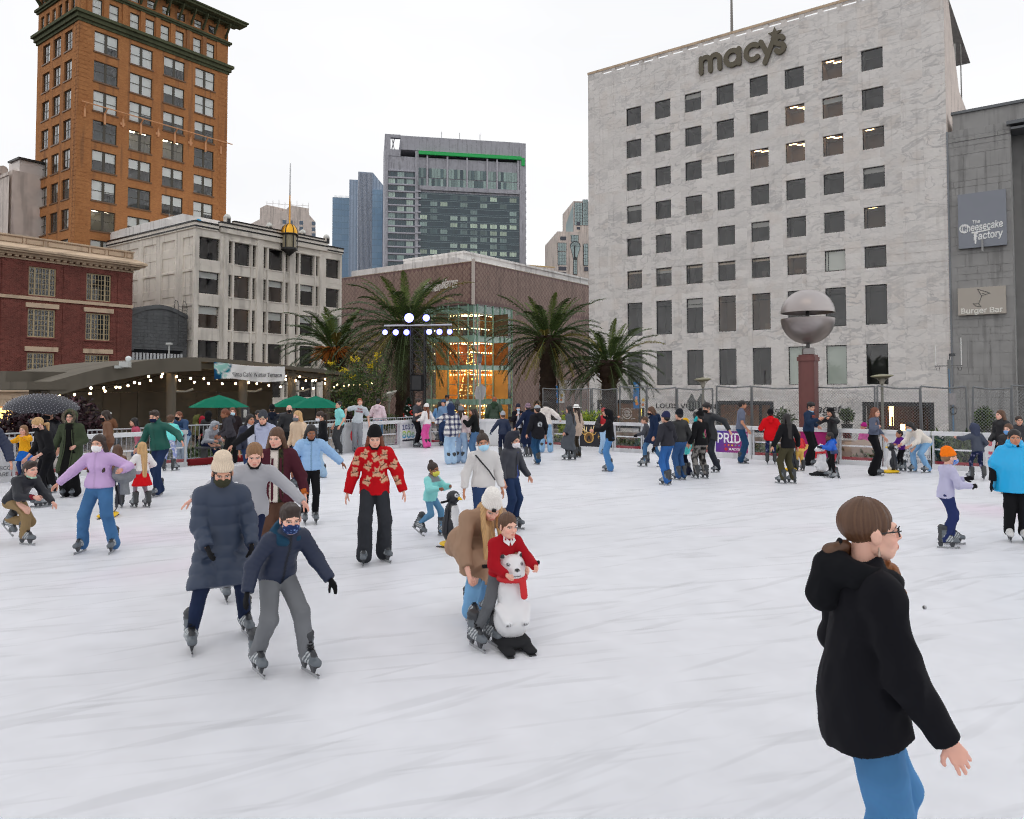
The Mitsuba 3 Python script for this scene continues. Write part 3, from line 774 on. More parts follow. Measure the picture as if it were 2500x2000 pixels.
for (a, b, lo, hi, k, i) in wr:
 mid = (a + b) / 2
 v = (k * 5 + i * 3 + k * i) % 7
 br = (0.62, 0.65, 0.63)
 if k == 3 and i in (1, 2) or (k, i) == (6, 0):
  bl, room, L = (), (0.22, 0.21, 0.17), [(0.2, 0.25, 1.1, 0.2), (0.25, 0.6, 1.1, 0.2), (0.72, 0.4, 1.0, 0.2)]
 elif k == 3 and i == 0 or v == 5:
  bl, room, L = (), (0.11, 0.125, 0.13), ()
 elif v in (0, 2, 3):
  bl, room, L = ((0, 1.0, br), (1, 1.0 if v else 0.6, br)), (0.08, 0.08, 0.08), ()
 elif v == 6:
  bl, room, L = ((0, 0.5, br), (1, 0.5, br)), (0.16, 0.16, 0.15), ()
 else:
  bl, room, L = ((0, rng.choice([0.5, 1.0]), br), (1, rng.choice([0.55, 0.3]), br)), (0.13, 0.13, 0.12), ()
 window(FTr, TW, a, b, lo, hi, -0.2, 0.1, mulls=((mid, 0.34),), rails=((lo + hi) / 2,), fcol=dcol, mw=0.07, blinds=bl, room=room, lights=L, glow=1.6, gcol=(1, 0.9, 0.62), deep=1.8,
   extra=lambda mm, a=a, b=b, lo=lo: mm.fbox(FTr, a - 0.12, b + 0.12, lo - 0.2, lo - 0.002, -0.2, 0.12, lin(112, 78, 52)))
for (a, b, lo, hi, k, i) in wl:
 window(FTl, TW, a, b, lo, hi, -0.2, 0.12, mulls=(((a + b) / 2, 0.12),), rails=((lo + hi) / 2,), fcol=dcol, mw=0.1, blinds=((0, rng.choice([0.5, 0.9]), (0.5, 0.52, 0.5)),) if rng.random() < 0.7 else (), room=(0.10, 0.105, 0.10), deep=1.2,
   extra=lambda mm, a=a, b=b, lo=lo: mm.fbox(FTl, a - 0.1, b + 0.1, lo - 0.18, lo - 0.002, -0.2, 0.1, lin(112, 78, 52)))
for F, S_, dd in ((FTr, up, 1.5), (FTr, tp, 1.2), (FTl, upl, 1.2), (FTl, tpl, 1.2)):
 for (a, b, lo, hi) in S_:
  window(F, TW, a, b, lo, hi, -0.2, 0.08, rails=((lo + hi) / 2,), fcol=dcol, mw=0.07, blinds=((0, 1.0, (0.6, 0.63, 0.6)),) if rng.random() < 0.75 else (), room=(0.09, 0.09, 0.09), deep=dd)
for k in range(9):
 m = MB().fbox(FTr, (0.9, 3.02, 5.5, 7.95, 10.12, 12.3, 14.75, 17.2, 19.5)[k], (1.4, 3.66, 6.2, 8.6, 10.76, 12.96, 15.4, 17.82, 20.1)[k], 51.31, 54.34, 0.003, 0.16)
 obj('pier', m, 'tower_brick', TW)
m = MB()
m.fbox(FTr, 0.25, 21.9, 39.16, 39.28, 0.75, 0.87)
for i, u in enumerate((0.85, 3.41, 5.8, 8.24, 10.7, 13.14, 15.54, 17.91, 20.4)):
 m.fbox(FTr, u - 0.12, u + 0.12, 37.5 - 0.3 * (i % 2), 38.75, 0.01, 0.22)
 m.bar(FTr(u, 38.6, 0.1), FTr(u, 39.2, 0.8), 0.14)
 if i % 2 == 0 and 0 < i < 8:
  m.fbox(FTr, u - 0.35, u + 0.3, 37.75, 38.1, 0.02, 0.16)
obj('sign_rail', m, 'satin', TW, color=lin(205, 150, 105))
# white four storey building with the gilded dome
WB = thing('white_building', 'white panelled four storey building with black roof bands and a small gilded dome', 'building')
W0 = np.array([-36.85, 88.0])
FWr, FWl = Fr(W0, S2, W2), Fr(W0, E2, N2)
TOPZ = [20.05, 16.0, 11.95, 7.88, 3.8]
h = []
for r_ in range(5):
 t = TOPZ[r_]
 h.append((0.58, 3.25, t - 2.6, t, 'wide'))
 for i in range(3):
  b = 4.44 + 4.89 * i
  h += [(b, b + 0.43, t - 2.65, t - 0.02, 'slot'), (b + 0.72, b + 2.98, t - 2.7, t, 'wide'), (b + 3.28, b + 3.76, t - 2.65, t - 0.02, 'slot')]
 h.append((19.25, 21.62, t - 2.6, t - 0.03, 'wide'))
m = MB()
wall_with_holes(m, FWr, 0, 22.0, BASE, 20.95, [q[:4] for q in h], -0.04, 0.55)
m.fquad(FWl, 0, 34, BASE, 20.95, -0.16)
m.fquad(Fr(FWr(22, 0)[:2], E2, S2), 0, 34, BASE, 20.95, 0)
ww = obj('wall', m, 'precast', WB)
ub = [0, 0.56, 3.27, 4.42] + [x for i in range(3) for x in (4.44 + 4.89 * i + 3.78, 4.44 + 4.89 * (i + 1) - 0.02 if i < 2 else 18.2)] + [19.23, 21.64, 22.0]
zs = []
for r_ in range(5):
 t = TOPZ[r_]
 zs += [t, t - 0.9, t - 1.8, t - 2.62]
 if r_ < 4:
  zs += [(t - 2.62 + TOPZ[r_ + 1]) / 2]
zs = sorted(set([round(z, 3) for z in zs] + [20.95]))
sl = []
for a, b in zip(ub, ub[1:]):
 for lo, hi in zip(zs, zs[1:]):
  mu, mz = (a + b) / 2, (lo + hi) / 2
  inbay = any(4.43 + 4.89 * i < mu < 4.44 + 4.89 * i + 3.77 for i in range(3))
  ishole = any(q[0] - 0.05 < mu < q[1] + 0.05 and q[2] < mz < q[3] for q in h)
  if ishole or inbay:
   continue
  n = max(1, round((b - a) / 1.3))
  for t in range(n):
   sl.append((a + (b - a) * t / n, a + (b - a) * (t + 1) / n, lo, hi))
for s in sl[:300]:
 obj('facing_slab', MB().fbox(FWr, s[0] + 0.01, s[1] - 0.01, s[2] + 0.01, s[3] - 0.01, -0.038, 0.0), 'precast', ww)
if sl[300:]:
 m = MB()
 for s in sl[300:]:
  m.fbox(FWr, s[0] + 0.01, s[1] - 0.01, s[2] + 0.01, s[3] - 0.01, -0.038, 0.0)
 obj('far_facing_slabs', m, 'precast', ww, kind='stuff')
for i in range(3):
 b = 4.44 + 4.89 * i
 for r_ in range(5):
  t = TOPZ[r_]
  nb = TOPZ[r_ + 1] if r_ < 4 else BASE
  for x0, x1 in ((b, b + 0.43), (b + 0.72, b + 2.98), (b + 3.28, b + 3.76)):
   obj('spandrel', MB().fbox(FWr, x0 + 0.015, x1 - 0.015, nb + 0.02, t - 2.86, -0.036, -0.015), 'precast', WB)
  obj('sill', MB().fbox(FWr, b - 0.03, b + 3.79, t - 2.84, t - 2.71, -0.1, 0.07), 'precast', WB)
 for x in (b + 0.58, b + 3.13):
  obj('fin', MB().fbox(FWr, x - 0.12, x + 0.12, BASE, 20.1, -0.035, 0.06), 'precast', WB)
 obj('lintel', MB().fbox(FWr, b - 0.08, b + 3.86, 20.07, 20.24, -0.03, 0.12), 'precast', WB)
 for x in (b - 0.42, b + 4.18):
  obj('pilaster', MB().fbox(FWr, x - 0.3, x + 0.3, BASE, 20.94, 0.002, 0.09), 'precast', WB)
for n, (a, b, lo, hi, kd) in enumerate(h):
 r_ = n // 11
 c_ = n % 11
 if kd == 'slot':
  window(FWr, WB, a, b, lo, hi, -0.42, 0.04, fcol=lin(40, 40, 42), room=(0.04, 0.04, 0.042), deep=1.0, blinds=((None, 0.5, (0.3, 0.33, 0.3)),) if (n % 3 == 0 and r_) else ())
 else:
  lamps__, room, bl = (), (0.045, 0.045, 0.047), ()
  if r_ == 1 and c_ in (2, 5):
   lamps__, room = [(0.2, 0.2, 0.12, 0.12), (0.85, 0.5, 0.12, 0.12)], (0.15, 0.10, 0.075)
  if r_ == 2 and c_ in (0, 2, 5):
   lamps__, room = [(0.75, 0.3, 0.8, 0.1), (0.4, 0.7, 0.3, 0.1)], (0.13, 0.09, 0.07)
  if r_ == 3 and c_ == 5:
   lamps__, room = (), (0.05, 0.04, 0.035)
  if r_ in (1, 2) and c_ in (0, 5, 8):
   bl = ((None, 0.28 if r_ == 1 else 0.36, (0.52, 0.54, 0.52)),)
  window(FWr, WB, a, b, lo, hi, -0.42, 0.05, fcol=lin(40, 40, 42), room=room, lights=lamps__, glow=2.2, gcol=(1, 0.7, 0.42), deep=2.4, blinds=bl)
for i in range(9):
 u0 = (0.0, 2.62, 4.3, 7.36, 8.68, 11.76, 13.1, 16.2, 17.5, 20.6, 21.9, 25, 26.3, 29.4, 30.7, 33)[i * 2 if i < 8 else 15]
 u1 = (0.46, 4.3, 8.7, 13.0, 17.4, 21.8, 26.2, 30.6, 34)[i]
 if i:
  u0 = (0, 2.62, 7.3, 11.76, 16.2, 20.6, 25.0, 29.4, 33.0)[i]
 obj('pier', MB().fbox(FWl, u0, u1, BASE, 20.94, -0.158, 0.0 if i else -0.002), 'precast', WB)
for r_, (a, b) in enumerate(((20.03, 20.94), (15.98, 16.2), (11.9, 12.2), (7.9, 8.1))):
 for i in range(9):
  a0 = (0.46, 4.3, 8.7, 13.0, 17.4, 21.8, 26.2, 30.6, 34)[i]
  a1 = (2.62, 7.3, 11.76, 16.2, 20.6, 25.0, 29.4, 33.0, 34)[i]
  if a1 > a0:
   obj('beam', MB().fbox(FWl, a0 + 0.005, a1 - 0.005, a, b, -0.158, -0.01), 'precast', WB)
   if r_ < 3:
    obj('spandrel', MB().fbox(FWl, a0 + 0.005, a1 - 0.005, b - 4.05 + 1.05, b - 4.05 + 1.05 + 1.22 - 0.2, -0.158, -0.09), 'precast', WB)
BLK = lin(34, 32, 33)
cb, cw = MB(), MB()
segs = [(FWr, -0.15, 2.9, 0.0), (FWr, 3.2, 19.2, 0.42), (FWr, 19.2, 22.1, 0.0)]
for F, a, b, up_ in segs:
 d = 0.16 if up_ == 0 else 0.28
 for z0, z1, mm, o in ((20.95, 21.10 + up_, cw, 0), (21.10 + up_, 21.28 + up_, cb, 0.05), (21.28 + up_, 21.62 + up_, cw, 0.02), (21.62 + up_, 21.82 + up_, cb, 0.09)):
  mm.fbox(F, a - o * 0.5, b + o * 0.5, z0, z1 - 0.003, -0.4, d + o)
 if up_:
  for z0, z1, mm, o in ((21.82 + up_, 22.05 + up_, cw, 0.0), (22.05 + up_, 22.22 + up_, cb, 0.07)):
   mm.fbox(F, a + 1.8, b - 0.4, z0, z1, -0.4, d + o - 0.1)
for z0, z1, mm, o in ((20.95, 21.10, cw, 0), (21.10, 21.28, cb, 0.05), (21.28, 21.62, cw, 0.02), (21.62, 21.82, cb, 0.09)):
 mm.fbox(FWl, -0.02, 34, z0, z1 - 0.003, -0.4, 0.158 + o)
obj('parapet', cw, 'precast', WB)
obj('roof_band', cb, 'satin', WB, color=BLK)
rb = MB().hexa([FWr(u, z, d) for z in (20.95, 21.6) for d in (-0.45, -33) for u in (0.1, 21.8)])
obj('roof', rb, 'precast', WB)
m = MB().hexa([FWr(u, z, d) for z in (21.6, 23.4) for d in (-4.5, -20) for u in (1.0, 6.0)]).hexa([FWr(u, z, d) for z in (21.6, 23.0) for d in (-7, -26) for u in (-1.0 + 1.2, 1.0)])
obj('plant_room', m, 'white_wall', WB)
for u in (4.4, 10.4, 15.6, 19.6):
 m = MB().fbox(FWr, u - 0.32, u + 0.32, 22.1, 22.9, -0.75, -0.15, lin(205, 200, 190)).fbox(FWr, u - 0.18, u + 0.18, 22.2, 22.8, -0.14, -0.10, lin(40, 40, 42))
 m.lathe([(0.45, 22.9), (0.42, 23.1), (0.25, 23.35), (0.02, 23.45)], 10, (*FWr(u, 0, -0.45)[:2], 0), c=lin(205, 205, 200))
 obj('turret', m, 'satin', WB)
dm = FWr(12.6, 0, 0.75)
m = MB().lathe([(1.02, 22.1), (1.0, 22.5), (0.86, 22.95), (0.6, 23.3), (0.3, 23.5), (0.1, 23.55), (0.1, 24.0)], 20, (*dm[:2], 0))
obj('dome', m, 'metal', WB, color=lin(235, 175, 60), smooth=True)
m = MB()
for k in range(6):
 a = k * PI / 3 + 0.3
 m.tube([[*dm[:2] + np.array([math.cos(a), math.sin(a)]) * r_, z] for r_, z in ((1.05, 22.1), (1.03, 22.5), (0.89, 22.95), (0.63, 23.3), (0.2, 23.54))], 0.05, 5, c=BLK)
 m.tube([[*dm[:2] + np.array([math.cos(a), math.sin(a)]) * 0.98, z] for z in (20.3, 22.1)], 0.07, 5, c=BLK)
m.lathe([(1.08, 22.02), (1.12, 22.1), (1.08, 22.2)], 20, (*dm[:2], 0), c=BLK).lathe([(0.05, 19.3), (0.7, 19.9), (1.05, 20.1), (1.05, 20.35), (0.1, 20.35)], 16, (*dm[:2], 0), c=BLK)
obj('dome_cage', m, 'satin', WB)
obj('dome_bay', MB().lathe([(0.85, 20.3), (0.85, 22.05)], 12, (*dm[:2], 0)), 'satin', WB, color=lin(150, 140, 115))
obj('spire', MB().tube([[*dm[:2], 24.0], [*dm[:2], 27.2]], [0.14, 0.09], 8), 'metal', WB, color=lin(215, 160, 90))
obj('spire', MB().tube([[*dm[:2], 27.2], [*dm[:2], 31.4]], [0.08, 0.04], 6), 'metal', WB, color=lin(110, 110, 112))
rd = FWr(0.8, 23.0, -4.45)
obj('roof_emblem', MB().poly(Fr(FWr(0, 0, -4.48)[:2], S2, W2), sg.Point(3.1, 22.75).buffer(0.38), 0, 0.03), 'satin', WB, color=lin(45, 150, 200))
# red brick club building on the left
RB = thing('red_brick_building', 'dark red brick building with cream cornice, string course and lintels', 'building')
R0 = np.array([-41.16, 82.22])
FRb = Fr(R0, S2, W2)
RL = -24.0
rc = [(-21.05, -18.55), (-15.6, -13.1), (-10.15, -7.64), (-4.75, -2.24)]
rr = [(11.35, 14.2), (7.25, 10.06), (3.0, 5.75)]
m = MB()
wall_with_holes(m, FRb, RL, 0, 2.3, 15.3, [(*a, *b) for a in rc for b in rr], 0, 0.25)
m.fquad(Fr(R0, E2, S2), 0, 20, BASE, 15.4, 0)
m.fquad(Fr(FRb(RL, 0)[:2], E2, N2), 0, 20, BASE, 15.4, 0)
rw = obj('wall', m, 'red_brick', RB)
for a, b in ((-23.2, -21.9), (-17.9, -16.2), (-12.5, -10.8), (-6.98, -5.35), (-1.56, 0.0)):
 for lo, hi in ((2.3, 10.7), (11.25, 14.7)):
  obj('pilaster', MB().fbox(FRb, a, b, lo, hi, 0.003, 0.09), 'red_brick', RB)
CRM = (0.60, 0.47, 0.34)
obj('string_course', MB().fbox(FRb, RL, 0.03, 10.9, 11.22, 0.003, 0.16), 'cream_stone', RB)
for a, b in rc:
 for z in (10.16, 5.87):
  obj('lintel', MB().fbox(FRb, a - 0.22, b + 0.28, z, z + 0.46, 0.003, 0.12), 'cream_stone', RB)
 for (lo, hi), mu in zip(rr, (0, 1, 2)):
  w_ = b - a
  mulls = [(a + w_ * 0.235, 0.14), (a + w_ * 0.765, 0.14)]
  small = [a + w_ * (0.235 + 0.53 * t) for t in (0.27, 0.5, 0.73)]
  small = sorted(small + [a + w_ * 0.02])[1:]
  ml = sorted(mulls + [(x, 0.05) for x in small] + [(a + w_ * 0.13, 0.02), (b - w_ * 0.13, 0.02)], key=lambda q: q[0])
  rl = [lo + (hi - lo) * t for t in (0.24, 0.42, 0.60, 0.78)]
  L = [(0.45, 0.4, 0.3, 0.3)] if (mu == 1 and a > -5) else ()
  wk_ = window(FRb, RB, a, b, lo, hi, -0.16, 0.12, mulls=ml, rails=rl, fcol=lin(176, 158, 124), mw=0.05, room=(0.032, 0.032, 0.032), deep=2.0, lights=L, glow=1.6, panes=False,
      extra=lambda mm, a=a, b=b, lo=lo: mm.fbox(FRb, a - 0.1, b + 0.1, lo - 0.14, lo - 0.002, -0.1, 0.12, lin(120, 60, 52)))
  for x0, x1 in ((a + 0.1, a + w_ * 0.235), (a + w_ * 0.235, a + w_ * 0.765), (a + w_ * 0.765, b - 0.1)):
   obj('pane', MB().fquad(FRb, x0, x1, lo + 0.1, hi - 0.1, -0.2), 'glass', wk_)
FRs = Fr(R0, E2, S2)
for z0, z1, o in ((14.74, 14.92, 0.12), (15.12, 15.34, 0.55), (15.34, 15.52, 0.95), (15.52, 15.72, 1.1)):
 obj('cornice', MB().fbox(FRb, RL, o, z0, z1 - 0.003, 0.003, o).fbox(FRs, 0.0, 20, z0, z1 - 0.003, 0.003, o - 0.002), 'cream_stone', RB)
m = MB().add([FRb(u, z, d) for u, z, d in ((RL, 15.72, 1.1), (1.1, 15.72, 1.1), (0.35, 16.2, 0.2), (RL, 16.2, 0.2))], [[0, 1, 2], [0, 2, 3]])
m.add([FRb(1.1, 15.72, 1.1), FRb(1.1, 15.72, -20), FRb(0.35, 16.2, -20), FRb(0.35, 16.2, 0.2)], [[0, 1, 2], [0, 2, 3]])
obj('cornice_slope', m, 'cream_stone', RB)
for i in range(38):
 u = -0.2 - 0.62 * i
 if u > RL:
  obj('dentil', MB().fbox(FRb, u - 0.17, u + 0.17, 14.93, 15.11, 0.003, 0.42), 'cream_stone', RB)
m = MB().fbox(FRb, RL, 0.05, 16.2, 16.92, -0.2, 0.05).fbox(FRb, RL, 0.16, 16.92, 17.06, -0.25, 0.16).fbox(FRs, 0.2, 20, 16.2, 16.95, -0.2, 0.05)
obj('parapet', m, 'cream_stone', RB)
for a, b in ((-23, -17.2), (-16.9, -15.4), (-15.1, -10.75), (-10.5, -8.9), (-12.4, -10.8), (-8.55, -4.6), (-4.35, -2.95), (-2.65, -0.9), (-0.7, -0.1)):
 mm_ = MB()
 for x0, x1, y0, y1 in ((a, b, 16.8, 16.86), (a, b, 16.3, 16.36), (a, a + 0.07, 16.36, 16.8), (b - 0.07, b, 16.36, 16.8)):
  mm_.fbox(FRb, x0, x1, y0, y1, 0.051, 0.09)
 if (a, b) != (-12.4, -10.8):
  obj('parapet_panel', mm_, 'satin', RB, color=lin(150, 118, 92))
m = MB().fbox(FRb, RL, 0.1, 1.9, 2.3, -0.3, 0.7).fbox(FRb, RL, 0.0, BASE, 1.9, -0.3, 0.3).fbox(FRb, RL, 0.05, 1.2, 1.32, 0.303, 0.36).fbox(FRb, RL, 0.05, 0.55, 0.7, 0.303, 0.40)
obj('plinth_storey', m, 'cream_stone', RB)
m = MB()
for i in range(60):
 m.fbox(FRb, RL + 0.4 * i, RL + 0.4 * i + 0.05, 2.3, 3.15, 0.5, 0.55)
m.fbox(FRb, RL, -6.0, 3.15, 3.22, 0.48, 0.57)
for u in (-11.9, -10.7, -6.2):
 m.fbox(FRb, u - 0.08, u + 0.08, 2.3, 3.5, 0.45, 0.6)
obj('railing', m, 'satin', RB, color=lin(160, 142, 120))
sg_ = MB().fbox(FRb, -14.5, -11.0, -1.2, 0.35, 0.305, 0.42, (0.8, 0.8, 0.8))
obj('lit_shopfront', sg_, 'matte', RB, emitter=GLOW((1, 0.50, 0.05), 0.75))
# dark block-built annex with the curved top
DA = thing('curved_annex', 'low dark grey blockwork building with a curved top between brick and white buildings', 'building')
FD = Fr(FWr(-6.6, 0, -1.2)[:2], S2, W2)
arcp = [(u, 10.55 + 1.15 * math.sin(PI * min(max((u + 0.4) / 7.3, 0), 1))) for u in np.linspace(-2.2, 6.5, 24)]
m = MB().poly(FD, [(-2.2, BASE)] + [(u, z - 0.45) for u, z in arcp] + [(6.5, BASE)], -6, -0.04)
dw = obj('wall', m, 'dark_block', DA)
m = MB()
for (a, za), (b, zb_) in zip(arcp, arcp[1:]):
 m.hexa([FD(u, z, d) for d in (-6, 0.12) for (u, z) in ((a, za - 0.45), (b, zb_ - 0.45), (a, za), (b, zb_))])
obj('curved_coping', m, 'dark_block', DA)
top = np.array(arcp)
for j in range(22):
 z0 = 3.6 + 0.40 * j
 for i in range(14):
  u0 = -2.2 + 0.72 * i - (0.36 if j % 2 else 0)
  u1 = min(u0 + 0.72, 6.5)
  u0 = max(u0, -2.2)
  if u1 - u0 < 0.1:
   continue
  if max(z0 + 0.4, z0) < np.interp((u0 + u1) / 2, top[:, 0], top[:, 1]) - 0.5 and not (0 < (u0 + u1) / 2 < 6.0 and z0 < 6.6):
   obj('block', MB().fbox(FD, u0 + 0.012, u1 - 0.012, z0 + 0.012, z0 + 0.388, -0.039, 0.0), 'dark_block', dw)
obj('opening', MB().fbox(FD, 0.0, 6.0, 3.0, 6.6, -0.038, -0.02, lin(18, 19, 21)), 'matte', DA)
m = MB()
for i in range(15):
 m.fbox(FD, 0.1 + 0.4 * i, 0.36 + 0.4 * i, 3.0, 6.2, 0.0, 0.05)
obj('white_slat', m, 'satin', DA, color=lin(190, 192, 194))
m = MB()
for x in (5.2, 6.2):
 m.tube([FD(x, 7.0, 0.4), FD(x, 11.7, 0.4), FD(x, 12.3, 0.1), FD(x, 12.5, -0.4), FD(x, 10.9, -0.7)], 0.04, 5)
for k in range(14):
 m.tube([FD(5.2, 7.1 + 0.35 * k, 0.4), FD(6.2, 7.1 + 0.35 * k, 0.4)], 0.03, 4)
obj('ladder', m, 'satin', DA, color=lin(60, 60, 62))
# pale block at the far left edge
PB = thing('pale_block', 'plain off white building with roof equipment at the far left edge', 'building')
FP = Fr(np.array([-70.5, 103.0]), W2, N2)
m = MB()
wall_with_holes(m, FP, -16, 4.6, BASE, 31.0, [(-3.0, -1.3, 23.6, 26.0)], 0, 0.3)
m.hexa([FP(u, z, d) for z in (BASE, 31.4) for d in (-0.35, -20) for u in (-16, 4.6)])
obj('wall', m, 'pink_wall', PB)
window(FP, PB, -3.0, -1.3, 23.6, 26.0, -0.15, 0.07, rails=(24.8,), fcol=lin(190, 180, 172), room=(0.09, 0.06, 0.045), deep=0.18)
obj('string_course', MB().fbox(FP, -16, 4.6, 22.4, 22.6, 0.003, 0.1).fbox(FP, -16, 4.6, 30.6, 31.0, 0.003, 0.15), 'pink_wall', PB)
m = MB().fbox(FP, -6, -1.2, 31.4, 32.5, -5, -1, lin(120, 118, 115)).fbox(FP, -1.2, 0.5, 31.4, 33.6, -6, -2, lin(215, 205, 200)).tube([FP(-2, 32.0, -0.5), FP(1.2, 32.0, -0.5)], 0.6, 10, lin(190, 175, 165)).fbox(FP, 2.0, 4.6, 31.4, 33.0, -5, -1.2, lin(215, 205, 200)).fbox(FP, 1.4, 5.0, 33.0, 33.25, -5.4, -0.9, lin(45, 45, 45))
obj('roof_equipment', m, 'satin', PB)
v, f = letters(FP, 'AL', -6.2, 31.5, 0.95, -0.98, -0.9, True, 0, 1, 2.2)
obj('lettering', (v, f), 'satin', PB, color=lin(190, 188, 184))
obj('dark_sign', MB().fbox(FP, -8.5, -3.4, 19.2, 22.2, 0.12, 0.4), 'satin', PB, color=lin(20, 22, 24))
v, f = letters(FP, 'Play', -4.75, 21.0, 0.36, 0.41, 0.43, True, 0, 1, 0.95)
obj('lettering', (v, f), 'satin', PB, color=lin(225, 225, 225))
obj('glass_screen', MB().fquad(Fr(FWr(4.5, 0, -14)[:2], S2, W2), 0, 9, 23.0, 25.4, 0), 'glass', WB)
m = MB()
for i in range(10):
 m.fbox(Fr(FWr(4.5, 0, -14)[:2], S2, W2), i * 1.0, i * 1.0 + 0.05, 21.6, 25.4, 0, 0.05)
obj('screen_post', m, 'satin', WB, color=lin(150, 160, 160))
# far towers
def far_frame(px, Y, ux, uy):
 n = math.hypot(ux, uy)
 U = np.array([ux / n, uy / n])
 return Fr(np.array([(px - 1250) / 1859.9 * Y, Y]), U, np.array([U[1], -U[0]]))
HT = thing('glass_hotel_tower', 'wide grey tower with green blue glass front and a green roof edge', 'building')
FH = far_frame(936, 330, 0.982, 0.186)
sc = 330 / 1859.9
uu = lambda px: (px - 936) * sc * (1 + 0.035 * (px - 936) / 343)
m = MB()
HZ = 114.2
m.hexa([FH(u, z, d) for z in (BASE, HZ - 9.5) for d in (-0.3, -34) for u in (0, uu(1279))])
m.fbox(FH, 0, uu(950), HZ - 9.5, HZ, -34, 0).fbox(FH, uu(962) + 2.2, uu(1264), HZ - 6.5, HZ - 0.3, -34, 0).fbox(FH, uu(1264), uu(1279), BASE, HZ - 0.6, -34, 0.5).fbox(FH, uu(950), uu(962) + 2.2, HZ - 1.4, HZ, -2, 0).fbox(FH, uu(950), uu(962) + 2.2, HZ - 9.5, HZ - 6.6, -34, 0)
m.fbox(FH, 0, uu(944), BASE, HZ - 9.5, -0.3, 0.6).fbox(FH, uu(1010), uu(1018), BASE, HZ - 7, -0.3, 0.6).fbox(FH, uu(1021), uu(1264), 88.8 + 1.4, 92, -0.3, 0.7)
hw = obj('wall', m, 'worn', HT, color=(0.40, 0.40, 0.44))
obj('green_edge', MB().fbox(FH, uu(1018), uu(1268), HZ - 8.4, HZ - 6.9, 0.02, 1.2).fbox(FH, uu(1268), uu(1276), HZ - 11, HZ - 7.5, 0.02, 1.0), 'satin', HT, color=lin(20, 175, 85))
fl = 3.06
dark = np.array(lin(66, 82, 90))
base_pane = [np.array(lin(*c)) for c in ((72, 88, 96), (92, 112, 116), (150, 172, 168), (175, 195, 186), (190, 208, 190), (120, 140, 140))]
gm = MB().fbox(FH, uu(1019), uu(1263), BASE, 89.2, -0.28, 0.1, dark)
for k in range(33):
 z = 89.0 - fl * k
 gm.fbox(FH, uu(1019), uu(1263), z - 0.55, z - 0.35, 0.1, 0.22, lin(120, 136, 140))
 gm.fbox(FH, uu(1019), uu(1263), z - 2.75, z - 2.62, 0.1, 0.2, lin(110, 128, 134))
obj('curtain_wall', gm, 'gloss', HT)
hr = random.Random(11)
for k in range(19):
 z1 = 88.3 - fl * k
 for i in range(10):
  u0 = uu(1019) + 0.6 + i * (uu(1263) - uu(1019) - 0.5) / 10
  wv = 3.15
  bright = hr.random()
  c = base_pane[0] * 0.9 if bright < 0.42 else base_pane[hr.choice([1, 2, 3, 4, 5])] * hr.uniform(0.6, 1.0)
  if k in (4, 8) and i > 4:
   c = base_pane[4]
  m = MB()
  for t in range(3):
   m.fbox(FH, u0 + wv * t / 3 + 0.04, u0 + wv * (t + 1) / 3 - 0.04, z1 - 1.95, z1 - 0.1, 0.1, 0.16, c * hr.uniform(0.85, 1.05))
  obj('window', m, 'gloss', HT)
 for i in range(3):
  u0 = uu(944) + 0.2 + i * 3.95
  m = MB()
  c = base_pane[hr.choice([0, 0, 1, 2, 3])]
  for t in range(4):
   cc = c if t < 3 else base_pane[0]
   m.fbox(FH, u0 + 0.98 * t + 0.04, u0 + 0.98 * (t + 1) - 0.04, z1 - 1.55 + 8.9, z1 + 0.45 + 8.9, -0.29, -0.1, cc * hr.uniform(0.9, 1.05))
  obj('window', m, 'gloss', HT)
m = MB()
for k in range(31):
 z = 88.3 + 8.9 - fl * k
 m.fbox(FH, uu(944), uu(1010), z + 0.75, z + 1.35, -0.28, 0.35)
 m.fbox(FH, uu(1010) + 0.1, uu(1024), z - 8.2, z - 7.5, 0.0, 0.9)
obj('floor_band', m, 'satin', HT, color=lin(172, 172, 182))
for i, (a, b) in enumerate(((1018, 1037), (1043, 1086), (1091, 1134), (1139, 1183), (1187, 1207), (1212, 1258))):
 m = MB()
 n = max(2, round((b - a) / 7))
 for t in range(n):
  for zz0, zz1 in ((92.2, 95.4), (95.8, 100.0)):
   m.fbox(FH, uu(a) + (uu(b) - uu(a)) * t / n + 0.05, uu(a) + (uu(b) - uu(a)) * (t + 1) / n - 0.05, zz0, zz1, -0.29, 0.05, base_pane[hr.choice([0, 1, 2, 2, 5])] * hr.uniform(0.85, 1.05))
 obj('lounge_window', m, 'gloss', HT)
 obj('column', MB().fbox(FH, uu(b) + 0.1, uu(b) + 0.75, 92, 105.5, -0.3, 0.6), 'satin', HT, color=lin(176, 174, 182))
m = MB()
for x in (953, 975, 985):
 m.bar(FH(uu(x), HZ - 6.6, -1), FH(uu(x) + 1.2, HZ - 1.4, -1), 0.35)
 m.bar(FH(uu(x) + 1.2, HZ - 6.6, -1), FH(uu(x), HZ - 1.4, -1), 0.3)
obj('roof_truss', m, 'satin', HT, color=lin(110, 110, 118))
FHs = Fr(FH(uu(1279), 0, 0.5)[:2], -FH.N, FH.U)
m = MB()
for k in range(34):
 m.fbox(FHs, 1, 32, 94 - 3.0 * k, 95.2 - 3.0 * k, 0.02, 0.35)
obj('louvre', m, 'satin', HT, color=lin(62, 64, 70))
for px in (1075, 1120, 1170):
 obj('aerial', MB().tube([FH(uu(px), HZ - 0.4, -3), FH(uu(px), HZ + 3.5, -3)], 0.12, 5), 'satin', HT, color=lin(110, 110, 110))
